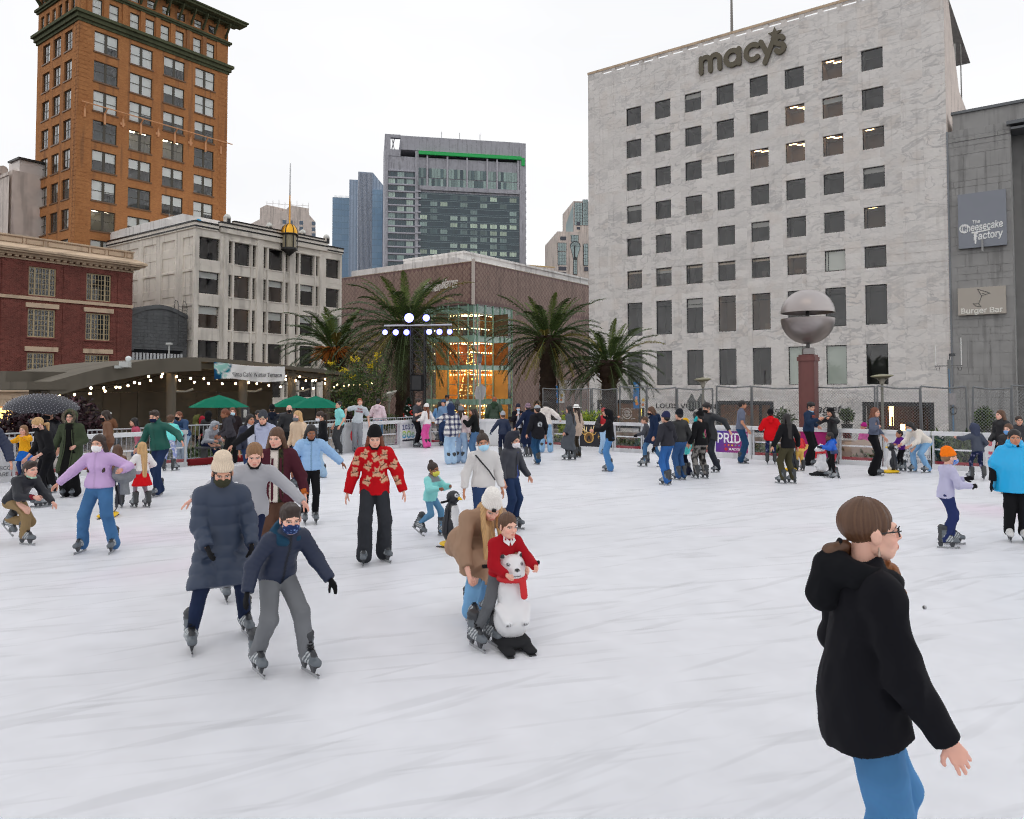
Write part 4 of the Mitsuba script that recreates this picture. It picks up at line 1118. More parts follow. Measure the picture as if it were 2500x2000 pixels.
def blue_mat(p, n, uv):
 u = p.x * 0.97 + p.y * 0.24
 fz = p.z / 3.4 - dr.floor(p.z / 3.4)
 fu = u / 1.5 - dr.floor(u / 1.5)
 k = cell_rand(dr.floor(u / 4.5), dr.floor(p.z / 3.4), 2)
 c = mix((0.155, 0.27, 0.41), (0.24, 0.37, 0.50), k * 0.5 + 0.5 * fbm(u * 0.06, p.z * 0.05, 0, 2))
 c = mix(c, (0.17, 0.25, 0.34), dr.maximum(smoothstep(0.12, 0.04, fz), smoothstep(0.10, 0.02, fu)))
 return c
def blue_mat2(p, n, uv):
 u = p.x * 0.97 + p.y * 0.24
 fu = u / 1.7 - dr.floor(u / 1.7)
 fz = p.z / 3.4 - dr.floor(p.z / 3.4)
 c = mix((0.27, 0.35, 0.47), (0.35, 0.42, 0.52), cell_rand(dr.floor(u / 1.7), 3, 1))
 c = mix(c, (0.17, 0.24, 0.34), smoothstep(0.30, 0.42, fu) * smoothstep(0.84, 0.72, fu) * 0.65)
 return mix(c, (0.23, 0.30, 0.40), smoothstep(0.1, 0.03, fz) * 0.6)
scene['blue_glass'] = principled(mikit.proc(blue_mat), 0.15, 0.5)
scene['blue_glass_ribbed'] = principled(mikit.proc(blue_mat2), 0.2, 0.5)
def far_box(F, a, b, z0, z1, d0, d1):
 return MB().hexa([F(u, z, d) for z in (z0, z1) for d in (d0, d1) for u in (a, b)])
BT = thing('blue_glass_tower', 'lower pale blue glass tower left of the ribbed one', 'building')
FB = far_frame(808, 420, 0.98, 0.2)
s4 = 420 / 1859.9
obj('wall', far_box(FB, 0, 40 * s4, BASE, 2.1 + (952 - 478) * s4, 0, -25), 'blue_glass', BT)
m = MB()
for i in range(14):
 m.tube([FB(1 + i * 0.65, 2.1 + 473 * s4, -1), FB(1 + i * 0.65, 2.1 + 480 * s4, -1)], 0.1, 4)
obj('roof_fin', m, 'satin', BT, color=lin(170, 185, 195))
RT = thing('ribbed_glass_tower', 'tall blue grey ribbed glass tower with a sloping top', 'building')
FB2 = far_frame(849, 400, 0.98, 0.2)
s4 = 400 / 1859.9
obj('wall', far_box(FB2, 0, 21 * s4, BASE, 2.1 + 518 * s4, 0, -25), 'blue_glass_ribbed', RT)
obj('wall', MB().poly(FB2, [(21.2 * s4, BASE), (21.2 * s4, 2.1 + 539.5 * s4), (57 * s4, 2.1 + 539 * s4), (85.5 * s4, 2.1 + 505 * s4), (85.5 * s4, BASE)], -25, -0.5), 'blue_glass_ribbed', RT)
obj('glass_bay', far_box(FB2, 56 * s4, 80 * s4, BASE, 2.1 + 494 * s4, 1.5, -10), 'blue_glass', RT)
for b_, F, n_ in ((RT, FB2, 85), ):
 m = MB()
 for i in range(12):
  m.fbox(F, (22 + 3 * i) * s4 - 0.15, (22 + 3 * i) * s4 + 0.15, BASE, 2.1 + 538 * s4, -0.5, 0.1)
 obj('rib', m, 'satin', b_, color=lin(165, 170, 182))
PH = thing('beige_hotel', 'beige concrete hotel with small square windows behind the white building', 'building')
s5 = 260 / 1859.9
FQ = far_frame(646, 260, 0.97, 0.24)
FQl = Fr(FQ(0, 0)[:2], np.array([-0.80, 0.60]), np.array([-0.60, -0.80]))
top = 2.1 + (952 - 497) * s5
m = MB().poly(FQ, [(0, BASE), (0, top), (40 * s5, top - 2.0), (57 * s5, top + 0.3), (100 * s5, top - 0.5), (100 * s5, top - 2.5), (116 * s5, top - 5), (116 * s5, BASE)], -20, 0)
m.poly(FQl, [(0, BASE), (0, top), (17 * s5 * 1.6, top - 0.6), (17 * s5 * 1.6, top - 4.5), (52 * s5 * 1.9, top - 6.2), (52 * s5 * 1.9, BASE)], -8, 0.0)
obj('wall', m, 'pink_wall', PH)
for k in range(9):
 for i, u in enumerate((38, 53, 78, 108)):
  obj('window', MB().fbox(FQ, u * s5, (u + 9) * s5, top - 6.3 - 2.05 * k, top - 5.0 - 2.05 * k, 0.005, 0.05), 'gloss', PH, color=lin(88, 104, 122))
 for i in range(5):
  obj('window', MB().fbox(FQl, 1.2 + 3 * i, 2.3 + 3 * i, top - 8.6 - 2.05 * k - 0.12 * i, top - 7.4 - 2.05 * k - 0.12 * i, 0.005, 0.05), 'gloss', PH, color=lin(120, 124, 132))
m = MB()
for i in range(8):
 m.tube([FQ(i * 2.0, top - 1, -1), FQ(i * 2.0, top + 1.4 + (i % 3) * 0.4, -1)], 0.06, 4)
m.tube([FQ(0, top + 0.8, -1), FQ(14, top + 0.6, -1)], 0.06, 4)
obj('roof_aerial', m, 'satin', PH, color=lin(150, 135, 125))
FT_ = thing('fan_window_tower', 'beige hotel tower with stepped glass top and a big fan shaped window', 'building')
s6 = 300 / 1859.9
FF = far_frame(1361.5, 300, 0.99, 0.12)
zf = lambda y: 2.1 + (952 - y) * s6
xf = lambda px: (px - 1361.5) * s6
m = MB().hexa([FF(u, z, d) for z in (BASE, zf(563)) for d in (0, -30) for u in (0, xf(1460))])
m.fbox(FF, xf(1404), xf(1460), zf(563), zf(484), -25, -1.5)
m.fbox(FF, xf(1366), xf(1384), BASE, zf(572), 0.005, 0.4).fbox(FF, xf(1392), xf(1400), BASE, zf(590), 0.005, 0.5).fbox(FF, xf(1411), xf(1424), BASE, zf(590), 0.005, 0.5)
obj('wall', m, 'pink_wall', FT_)
gl = lin(158, 176, 176)
for a, b, y0, y1, nx, ny in ((1362.5, 1383, 592, 612, 5, 2), (1363, 1382.5, 614, 646, 5, 4), (1396, 1413, 572, 588, 4, 2), (1401.5, 1409.5, 632, 668, 2, 6), (1427, 1437, 593, 646, 2, 6), (1406.8, 1426, 488, 544, 5, 7), (1427.5, 1440, 480, 544, 4, 7)):
 for i in range(nx):
  m = MB()
  for j in range(ny):
   x0, x1 = xf(a) + (xf(b) - xf(a)) * i / nx, xf(a) + (xf(b) - xf(a)) * (i + 1) / nx
   z0, z1 = zf(y1) + (zf(y0) - zf(y1)) * j / ny, zf(y1) + (zf(y0) - zf(y1)) * (j + 1) / ny
   d = -1.45 if y0 < 560 else 0.42
   m.fbox(FF, x0 + 0.06, x1 - 0.06, z0 + 0.06, z1 - 0.06, d, d + 0.06)
  obj('window', m, 'gloss', FT_, color=gl)
 obj('window_frame', MB().fbox(FF, xf(a) - 0.1, xf(b) + 0.1, zf(y1) - 0.1, zf(y0) + 0.1, (-1.48 if y0 < 560 else 0.005), (-1.46 if y0 < 560 else 0.41)), 'satin', FT_, color=lin(52, 58, 62))
for a, b, y0, y1 in ((1368, 1383, 576, 585), (1364, 1383, 650, 660), (1364, 1383, 664, 672), (1428, 1438, 650, 660), (1412, 1420, 536, 545), (1412, 1420, 549, 555)):
 obj('dark_window', MB().fbox(FF, xf(a), xf(b), zf(y1), zf(y0), 0.405 if y0 > 560 else -1.36, 0.46 if y0 > 560 else -1.3), 'gloss', FT_, color=lin(58, 60, 74))
fan = sg.Polygon([(0, -4.6)] + [(1.95 * math.cos(t), 1.95 * math.sin(t)) for t in np.linspace(0, PI, 15)])
fan = sa.translate(sa.scale(sg.Polygon([(-0.5, -5.5), (0.5, -5.5)] + [(2.0 * math.cos(t), 2.0 * math.sin(t)) for t in np.linspace(0, PI, 15)]), 1, 1), xf(1405.5), zf(600))
obj('fan_window', MB().poly(FF, fan, 0.5, 0.56), 'gloss', FT_, color=gl)
m = MB()
for t in np.linspace(0, PI, 9):
 m.bar(FF(xf(1405.5), zf(600), 0.6), FF(xf(1405.5) + 2 * math.cos(t), zf(600) + 2 * math.sin(t), 0.6), 0.08)
m.tube([FF(xf(1405.5) + 2.0 * math.cos(t), zf(600) + 2.0 * math.sin(t), 0.6) for t in np.linspace(0, PI, 15)], 0.16, 5)
m.bar(FF(xf(1405.5) - 2, zf(600), 0.6), FF(xf(1405.5) - 0.6, zf(633), 0.6), 0.14).bar(FF(xf(1405.5) + 2, zf(600), 0.6), FF(xf(1405.5) + 0.6, zf(633), 0.6), 0.14)
m.fbox(FF, xf(1402), xf(1405), zf(633), zf(600), 0.57, 0.7).fbox(FF, xf(1402), xf(1409), zf(633), zf(626), 0.71, 0.75)
obj('fan_frame', m, 'satin', FT_, color=lin(46, 52, 54))
m = MB().add([FF(xf(1404), zf(490), -1.5), FF(xf(1403), zf(563), -1.5), FF(xf(1392.5), zf(563), -8), FF(xf(1392.5), zf(535), -8), FF(xf(1400), zf(512), -6)], [[0, 1, 2], [0, 2, 3], [0, 3, 4]])
obj('glass_slope', m, 'gloss', FT_, color=lin(168, 184, 186))
SB = thing('small_beige_block', 'small beige roof block behind the shop, left of the fan window tower', 'building')
FS_ = far_frame(1288, 200, 0.9, 0.43)
s7 = 200 / 1859.9
obj('wall', MB().hexa([FS_(u, z, d) for z in (BASE, 2.1 + 304 * s7) for d in (0, -8) for u in (0, 8.0)]), 'pink_wall', SB)
obj('opening', MB().fbox(FS_, 5.4, 6.6, 2.1 + 287 * s7, 2.1 + 296 * s7, 0.005, 0.05), 'matte', SB, color=lin(120, 100, 85))
obj('roof_edge', MB().fbox(FS_, -0.1, 8.1, 2.1 + 304 * s7, 2.1 + 306.5 * s7, -8, 0.1), 'matte', SB, color=lin(200, 170, 120))
# rink boards
ALU = lin(190, 192, 196)
G0 = -0.12        # level of the square
def frame_between(a, b):
 A, B = grid(*a)[:2], grid(*b)[:2]
 U = (B - A) / np.linalg.norm(B - A)
 N = np.array([U[1], -U[0]])
 if N @ (-A) < 0:
  N = -N
 return Fr(A, U, N), float(np.linalg.norm(B - A))
def board(a, b, label, panel='clear', red=True, art=None):
 F, L = frame_between(a, b)
 t = thing('rink_board', label, 'rink board', 'boards round the rink')
 obj('top_rail', MB().fbox(F, 0.0, L - 0.012, 0.89, 1.0, -0.13, 0.03), 'board_white', t)
 for u in (0.0, L - 0.062):
  obj('post', MB().fbox(F, u, u + 0.05, 0.13, 0.888, -0.08, -0.03, ALU), 'satin', t)
 obj('kick_plate', MB().fbox(F, 0.0, L - 0.012, 0.002, 0.13, -0.07, 0.02), 'board_white', t)
 if panel == 'clear':
  obj('clear_panel', MB().fquad(F, 0.05, L - 0.06, 0.13, 0.888, -0.035), 'glass', t)
  obj('mid_rail', MB().fbox(F, 0.05, L - 0.065, 0.50, 0.54, -0.14, -0.10, lin(225, 226, 230)), 'satin', t)
  if red:
   obj('red_base', MB().fbox(F, 0.0, L - 0.012, 0.002, 0.2, -0.22, -0.15, lin(158, 48, 56)), 'matte', t)
 else:
  obj('panel', MB().fbox(F, 0.05, L - 0.063, 0.13, 0.888, -0.06, -0.02), 'board_white' if panel == 'white' else 'satin', t, **({} if panel == 'white' else {'color': panel}))
  if art:
   art(F, L, t)
 return t
def text_on(F, t, tx, u, z, h, col, bold=False, width=None, d=-0.018):
 v, f = letters(F, tx, u, z, h, d, d + 0.004, bold, 0, 1, width)
 obj('lettering', (v, f), 'satin', t, color=col)
def art_hotel(F, L, t):
 g = lin(74, 76, 82)
 if (F.U @ np.array([1.0, 0])) < 0:
  F = Fr(F(L, 0)[:2], -F.U, F.N)
 text_on(F, t, 'MARRIOTT', L - 0.93, 0.43, 0.095, g, False, 0.55)
 text_on(F, t, 'SAN FRANCISCO', L - 0.93, 0.28, 0.085, g, False, 0.9)
 text_on(F, t, 'UNION SQUARE', L - 0.93, 0.14, 0.085, g, False, 0.86)
def art_squares(F, L, t):
 if (F.U @ np.array([1.0, 0])) < 0:
  F = Fr(F(L, 0)[:2], -F.U, F.N)
 m = MB()
 cs = [lin(*c) for c in ((90, 105, 160), (200, 90, 110), (120, 180, 165), (225, 190, 95), (150, 130, 190), (205, 90, 60))]
 r = random.Random(3)
 for j in range(3):
  for i in range(8):
   u, z = 0.12 + 0.19 * i, 0.17 + 0.14 * j
   m.poly(F, sa.rotate(sg.box(u, z, u + 0.09, z + 0.08), r.uniform(-20, 20)), -0.018, -0.014, r.choice(cs))
   if i < 3:
    m.poly(F, sa.rotate(sg.box(u, z + 0.5 - 0.1 * j, u + 0.08, z + 0.57 - 0.1 * j), r.uniform(-20, 20)), -0.018, -0.014, cs[5] if i else cs[1])
 obj('printed_squares', m, 'satin', t)
def art_radio80(F, L, t):
 if (F.U @ np.array([1.0, 0])) < 0:
  F = Fr(F(L, 0)[:2], -F.U, F.N)
 text_on(F, t, '103.7 FM', 0.14, 0.66, 0.17, lin(38, 50, 120), True, 0.95)
 v, f = letters(F, '80s +', 0.14, 0.36, 0.24, -0.018, -0.013, True, 0, 1, 0.95)
 q = (v[:, 2:3] - 0.36) / 0.24
 obj('lettering', (v, f), 'satin', t, color=np.array(lin(40, 150, 210)) * (1 - q) + np.array(lin(190, 215, 50)) * q)
 obj('printed_strip', MB().fbox(F, 0.15, L - 0.2, 0.24, 0.3, -0.018, -0.014, lin(50, 52, 60)), 'satin', t)
def art_s_logo(F, L, t):
 if (F.U @ np.array([1.0, 0])) < 0:
  F = Fr(F(L, 0)[:2], -F.U, F.N)
 a = sg.Point(0.62, 0.56).buffer(0.27, 24).difference(sg.Point(0.78, 0.60).buffer(0.24, 24))
 b = sg.Point(0.74, 0.56).buffer(0.16, 24).difference(sg.Point(0.63, 0.52).buffer(0.15, 24))
 obj('printed_logo', MB().poly(F, unary_union([a, b]), -0.018, -0.013, lin(214, 26, 44)), 'satin', t)
 text_on(F, t, 'SAFEWAY', 0.42, 0.16, 0.085, lin(45, 45, 48), False, 0.62)
def art_pride(F, L, t):
 if (F.U @ np.array([1.0, 0])) < 0:
  F = Fr(F(L, 0)[:2], -F.U, F.N)
 c0, c1, c2, c3 = (np.array(lin(*c)) for c in ((40, 62, 160), (150, 40, 110), (95, 40, 140), (170, 50, 110)))
 m = MB()
 n = 8
 for i in range(n):
  for j in range(n):
   u0, u1, z0, z1 = 0.1 + (L - 0.22) * i / n, 0.1 + (L - 0.22) * (i + 1) / n, 0.17 + 0.66 * j / n, 0.17 + 0.66 * (j + 1) / n
   P = lambda u, v: (c2 * (1 - u) + c3 * u) * (1 - v) + (c0 * (1 - u) + c1 * u) * v
   m.add([F(u0, z0, -0.0175), F(u1, z0, -0.0175), F(u1, z1, -0.0175), F(u0, z1, -0.0175)], [[0, 1, 2], [0, 2, 3]], np.array([P(i / n, j / n), P((i + 1) / n, j / n), P((i + 1) / n, (j + 1) / n), P(i / n, (j + 1) / n)]))
 obj('print', m, 'satin', t)
 text_on(F, t, 'PRIDE', 0.16, 0.47, 0.29, lin(238, 236, 240), True, 0.92, -0.015)
 text_on(F, t, 'RADIO', 0.52, 0.24, 0.07, lin(238, 236, 240), True, 0.42, -0.015)
 d = MB()
 for i, c in enumerate(((200, 40, 60), (230, 130, 70), (235, 190, 60), (120, 150, 140), (70, 110, 190))):
  d.poly(F, sg.Point(0.40 + 0.11 * i, 0.395).buffer(0.028), -0.0155, -0.012, lin(*c))
 d.poly(F, sg.Point(0.43, 0.27).buffer(0.05), -0.0155, -0.012, lin(190, 40, 60))
 obj('printed_dots', d, 'satin', t)
def art_stag(F, L, t):
 if (F.U @ np.array([1.0, 0])) < 0:
  F = Fr(F(L, 0)[:2], -F.U, F.N)
 g1, g2 = lin(216, 170, 90), lin(240, 215, 160)
 m = MB()
 ring = sg.Point(0.42, 0.44).buffer(0.19, 20).difference(sg.Point(0.42, 0.44).buffer(0.155, 20))
 m.poly(F, ring, -0.018, -0.013, g1)
 m.poly(F, sg.Point(0.42, 0.44).buffer(0.15, 20), -0.019, -0.016, lin(120, 85, 45))
 m.poly(F, sg.Polygon([(0.34, 0.30), (0.36, 0.46), (0.42, 0.53), (0.47, 0.46), (0.5, 0.31), (0.45, 0.33), (0.42, 0.42), (0.38, 0.33)]), -0.016, -0.012, lin(30, 28, 30))
 for s in (-1, 1):
  pts = [(0.42 + s * x, z) for x, z in ((0.06, 0.62), (0.16, 0.68), (0.2, 0.84))]
  m.poly(F, stroke([pts, [pts[1], (0.42 + s * 0.26, 0.76)], [(0.42 + s * 0.1, 0.65), (0.42 + s * 0.09, 0.8)]], 0.016), -0.018, -0.013, g2)
  m.poly(F, sa.rotate(sa.scale(sg.Point(0, 0).buffer(0.09).difference(sg.Point(0, 0).buffer(0.06)), 0.7, 1.1), s * -35).__class__(sa.translate(sa.rotate(sa.scale(sg.Point(0, 0).buffer(0.09).difference(sg.Point(0, 0).buffer(0.06)), 0.7, 1.1), s * -35), 0.42 + s * 0.22, 0.62)), -0.018, -0.013, g1)
 obj('printed_emblem', m, 'satin', t)
 text_on(F, t, 'HAM', 0.78, 0.42, 0.13, g1, False, 0.5)
def art_magenta(F, L, t):
 if (F.U @ np.array([1.0, 0])) < 0:
  F = Fr(F(L, 0)[:2], -F.U, F.N)
 m = MB().poly(F, [(0.06, 0.14), (0.45, 0.5), (0.06, 0.55)], -0.018, -0.014, lin(244, 200, 110)).poly(F, [(0.5, 0.5), (0.95, 0.18), (1.0, 0.5)], -0.018, -0.014, lin(190, 60, 110))
 obj('printed_shapes', m, 'satin', t)
LB = 19.6
board((2.0, LB), (4.55, LB), 'clear rink board at the left edge of the picture, before the white hotel panel')
board((4.6, LB), (7.2, LB), 'white rink board with grey hotel lettering behind the crouching boy', 'white', art=art_hotel)
board((7.22, LB), (9.4, LB), 'clear rink board behind the person in the fur trimmed green parka')
board((9.42, LB), (11.46, LB), 'clear rink board with a free end post, under the woman leaning in a blue jacket')
t_ = thing('red_kerb', 'low red kerb across the gap between the rink boards', 'kerb')
obj('kerb_beam', MB().hexa([grid(s, e, z) for z in (0.002, 0.17) for e in (19.72, 19.95) for s in (11.6, 15.3)]), 'matte', t_, color=lin(120, 30, 36))
board((15.35, LB), (16.9, LB), 'clear rink board beside the man in the turquoise tee', red=False)
board((16.92, LB), (18.25, LB), 'white rink board with a red S shaped logo', 'white', art=art_s_logo)
board((18.27, LB), (19.55, LB), 'clear rink board behind the skater in the pale pink hoodie', red=False)
board((19.57, LB), (21.1, LB), 'white rink board with blue and green radio lettering', 'white', art=art_radio80)
board((21.15, LB), (22.3, 18.2), 'clear rink board across the corner behind the girl in pink trousers')
board((22.31, 18.18), (22.84, 17.2), 'white rink board in the corner behind the man in the green puffer', 'white')
FB_ = R_FAR
board((FB_, 16.95), (FB_, 16.5), 'narrow clear rink board beside the corner behind the girl with the phone')
board((FB_, 16.48), (FB_, 15.3), 'clear rink board behind the skater in the grey cap')
board((FB_, 15.28), (FB_, 14.15), 'clear rink board in front of the bright green hedge')
board((FB_, 14.13), (FB_, 12.75), 'black rink board with a golden stag emblem', lin(34, 32, 38), art=art_stag)
board((FB_, 12.73), (FB_, 11.66), 'clear rink board in front of the pinkish stone wall')
board((FB_, 11.64), (FB_, 10.2), 'plain white rink board behind the skater in the navy parka', 'white')
board((FB_, 10.18), (FB_, 9.25), 'clear rink board behind the child in the yellow hat')
board((FB_, 9.23), (FB_, 8.0), 'white rink board with purple radio print', 'white', art=art_pride)
board((FB_, 7.98), (FB_, 6.72), 'clear rink board behind the person in the red jacket')
board((FB_, 6.70), (FB_, 5.52), 'magenta rink board under the red column', lin(176, 22, 112), art=art_magenta)
board((FB_, 5.50), (FB_, 4.38), 'clear rink board behind the boy with the polar bear skating aid')
board((FB_, 4.36), (FB_, 3.2), 'white rink board with grey hotel lettering behind the woman bending forward', 'white', art=art_hotel)
board((FB_, 3.18), (FB_, 2.05), 'clear rink board behind the hooded child in star leggings')
board((FB_, 2.03), (FB_, 0.4), 'white rink board with rows of coloured squares at the right edge', 'white', art=art_squares)
board((FB_, 0.38), (FB_, -1.8), 'white rink board beyond the right edge of the picture', 'white')
pw = thing('planter_wall', 'low pinkish stone planter wall behind the far rink boards', 'wall')
sw_ = (24.15, 24.5)
m = MB().hexa([grid(s, e, z) for z in (G0, 0.60) for s in sw_ for e in (-3, 16.2)])
pk = obj('core', m, 'paving', pw)
WORN['wall_stone'] = ((0.34, 0.255, 0.205), 'worn')
for i in range(20):
 for j in range(2):
  e0 = 16.15 - 0.95 * i - (0.45 if j else 0)
  obj('stone', MB().hexa([grid(s, e, z) for z in (G0 + 0.02 + 0.35 * j, G0 + 0.34 + 0.35 * j) for s in (24.10, 24.148) for e in (e0 - 0.93, e0)]), 'wall_stone', pk)
lr = np.random.default_rng(21)
def leaf_cloud(n, centre_fn, size, cols, stretch=0.45, up=0.25):
 """n leaf shaped quads: centre_fn(k, rng) -> point and outward direction"""
 P, N_ = centre_fn(n, lr)
 a = lr.normal(size=(n, 3)) * 0.9 + N_ * 0.7 + [0, 0, up]
 a /= np.linalg.norm(a, axis=1, keepdims=True)
 b = np.cross(a, lr.normal(size=(n, 3)))
 b /= np.linalg.norm(b, axis=1, keepdims=True)
 s = size * lr.uniform(0.6, 1.25, (n, 1))
 v = np.stack([P - a * s * 0.2, P + b * s * stretch * 0.5 + a * s * 0.3, P + a * s, P - b * s * stretch * 0.5 + a * s * 0.3], 1).reshape(-1, 3)
 k = np.arange(n)[:, None] * 4
 f = np.vstack([k + [0, 1, 2], k + [0, 2, 3]])
 c = np.asarray(cols)[lr.integers(0, len(cols), n)] * lr.uniform(0.6, 1.3, (n, 1))
 return v, f, np.repeat(c, 4, 0)
def bush_pts(c, r, hollow=0.55):
 def fn(n, g):
  d = g.normal(size=(n, 3))
  d /= np.linalg.norm(d, axis=1, keepdims=True)
  lump = 0.75 + 0.5 * meshkit.noise(d * 2.3 + np.array(c) * 3.1, 4)[:, None]
  rad = g.uniform(hollow, 1, (n, 1)) * lump
  return np.array(c) + d * rad * np.array(r), d
 return fn
GREENS = [lin(58, 80, 38), lin(76, 98, 46), lin(42, 62, 34), lin(92, 112, 52)]
LIME = [lin(150, 168, 46), lin(120, 145, 40), lin(170, 182, 66)]
PURPLE = [lin(46, 26, 34), lin(58, 32, 40), lin(34, 22, 28), lin(70, 38, 48)]
def strip_pts(s0, s1, e0, e1, z0, z1):
 def fn(n, g):
  s, e, z = g.uniform(s0, s1, n), g.uniform(e0, e1, n), g.uniform(z0, z1, n) * g.uniform(0.4, 1, n)
  q = np.outer(s, S2) + np.outer(e, E2)
  return np.column_stack([q, z]), np.tile([0, 0, 1.0], (n, 1))
 return fn
v, f, c = leaf_cloud(7000, strip_pts(23.15, 24.05, -2, 16, G0, 0.42), 0.16, GREENS + [lin(90, 88, 60), lin(110, 100, 74)], 0.5)
obj('ivy', (v, f), 'leafy', None, color=c, kind='stuff', label='low green ivy growing between the far rink boards and the stone wall', cat='ivy')
v, f, c = leaf_cloud(5200, strip_pts(23.4, 24.6, 13.9, 15.4, 0.2, 1.32), 0.13, LIME + [GREENS[1]], 0.5)
hd = thing('hedge', 'bright yellow green hedge behind the clear rink board', 'hedge')
obj('leaves', (v, f), 'leafy', hd, color=c)
v, f, c = leaf_cloud(2600, strip_pts(23.3, 24.0, 2.0, 3.3, G0, 0.95), 0.22, GREENS, 0.3)
hd = thing('shrub', 'light green feathery shrub seen through the clear board near the right edge', 'shrub')
obj('leaves', (v, f), 'leafy', hd, color=c)
def rock(c, r, seed):
 m = trimesh.creation.icosphere(subdivisions=3)
 v = np.array(m.vertices)
 v = v * (0.78 + 0.45 * meshkit.fbm(v * 1.7 + seed * 7.7, 3, seed))[:, None] * np.array(r) + np.array(c)
 return v, m.faces
for i, (s, e, r) in enumerate(((23.7, 5.1, (0.75, 0.4, 0.52)), (23.65, 4.2, (0.4, 0.3, 0.3)), (23.7, 6.9, (0.35, 0.3, 0.25)))):
 k = obj('boulder', rock(grid(s, e, 0.1), r, i), 'wall_stone', None, smooth=True, label=('large reddish boulder behind the clear board, beside the polar bear aid', 'small boulder lying right of the large reddish one', 'small boulder behind the clear board left of the magenta panel')[i], cat='boulder')
# chain link fence
posts_e = [17.11, 14.85, 13.71, 12.54, 11.35, 10.0, 8.71, 7.05, 4.94, 3.71, 2.51, 1.5, -0.6, -2.9]
FENCE_S = 25.0
fr_ = random.Random(4)
for i, (a, b) in enumerate(zip(posts_e, posts_e[1:])):
 F, L = frame_between((FENCE_S, a), (FENCE_S, b))
 names = ['beside the leaning palm on the left', 'in front of the second palm trunk', 'with the blue banner behind it', 'under the dark store lettering', 'beside the twin lantern', 'in front of the middle shop window', 'left of the red column', 'just right of the red column', 'in front of the saucer lamp', 'in front of the dark shop window', 'in front of the utility mast', 'in front of the grey annex', 'at the right edge of the picture']
 t = thing('fence_panel', f'chain link fence panel {names[i]}', 'fence', 'chain link fence panels')
 top0, top1 = 2.18 + fr_.uniform(-0.05, 0.05), 2.18 + fr_.uniform(-0.05, 0.05)
 lean = fr_.uniform(-0.08, 0.08)
 GAL = lin(120, 122, 124)
 obj('post', MB().tube([F(0.02, G0, 0), F(0.02 + lean, top0, 0)], 0.03, 6), 'metal', t, color=GAL)
 obj('post', MB().tube([F(L - 0.06, G0, 0), F(L - 0.06 + lean * 0.5, top1, 0)], 0.026, 6), 'metal', t, color=GAL)
 obj('top_rail', MB().tube([F(0.02 + lean, top0, 0), F(L * 0.5, (top0 + top1) / 2 - 0.05, 0), F(L - 0.06 + lean * 0.5, top1, 0)], 0.022, 6), 'metal', t, color=GAL)
 m = MB()
 st = 0.085
 Hh = 2.1
 n = int((L + Hh) / st)
 for k in range(n):
  for sgn in (1, -1):
   x0 = -Hh + k * st
   u0, u1, z0, z1 = x0, x0 + Hh, G0, G0 + Hh + 0.1
   if u0 < 0.03:
    z0 += (0.03 - u0) * (z1 - z0) / (u1 - u0)
    u0 = 0.03
   if u1 > L - 0.05:
    z1 -= (u1 - (L - 0.05)) * (z1 - z0) / max(u1 - u0, 1e-3)
    u1 = L - 0.05
   if u1 - u0 < 0.02:
    continue
   A, B = ((u0, z0), (u1, z1)) if sgn > 0 else ((L - u0, z0), (L - u1, z1))
   m.tube([F(*A, 0.005 * sgn), F(*B, 0.005 * sgn)], 0.0042, 3, caps=False)
 obj('wire_mesh', m, 'metal', t, color=lin(140, 142, 144), kind='stuff')
# palms
def frond(rg, base, az, el, L, droop, col, dead=False):
 n = 15
 pts, p, e = [], np.array(base, float), el
 side0 = rg.uniform(-0.25, 0.25)
 for i in range(n):
  t = i / (n - 1)
  a = az + side0 * t
  d = np.array([math.cos(a) * math.cos(e), math.sin(a) * math.cos(e), math.sin(e)])
  pts.append(p.copy())
  p = p + d * L / (n - 1)
  e = el - droop * (t ** 1.3)
 pts = np.array(pts)
 m = MB().tube(pts, np.linspace(0.035, 0.008, n), 4, np.array(col) * 1.5 + 0.01, caps=False)
 tt = np.linspace(0.10, 0.995, 44)
 seg = np.clip(tt * (n - 1), 0, n - 1.001)
 i0 = seg.astype(int)
 w = (seg - i0)[:, None]
 P = pts[i0] * (1 - w) + pts[i0 + 1] * w
 T = pts[i0 + 1] - pts[i0]
 T /= np.linalg.norm(T, axis=1, keepdims=True)
 Sd = np.cross(T, [0, 0, 1.0])
 Sd /= np.linalg.norm(Sd, axis=1, keepdims=True) + 1e-9
 Up = np.cross(Sd, T)
 ll = 0.52 * np.sin(np.clip(tt * 0.86 + 0.13, 0, 1) * PI) ** 0.6 * (L / 3.4)
 for s in (-1, 1):
  k = len(tt)
  jit = rg.uniform(0.8, 1.15, (k, 1))
  fold = rg.uniform(0.05, 0.45, (k, 1))
  D = T * 0.75 + Sd * s * 0.75 + Up * fold
  D /= np.linalg.norm(D, axis=1, keepdims=True)
  Ln = ll[:, None] * jit
  mid = P + D * Ln * 0.55
  tip = P + D * Ln - np.array([0, 0, 1.0]) * Ln * rg.uniform(0.12, 0.4, (k, 1))
  wd = T * 0.017 + Up * 0.008
  v = np.stack([P - wd, P + wd, mid + wd * 1.2, mid - wd * 1.2, tip], 1).reshape(-1, 3)
  q = np.arange(k)[:, None] * 5
  f = np.vstack([q + [0, 1, 2], q + [0, 2, 3], q + [3, 2, 4]])
  c = np.array(col) * rg.uniform(0.7, 1.35, (k, 1)) * np.ones((k, 3))
  m.add(v, f, np.repeat(c, 5, 0))
 return m
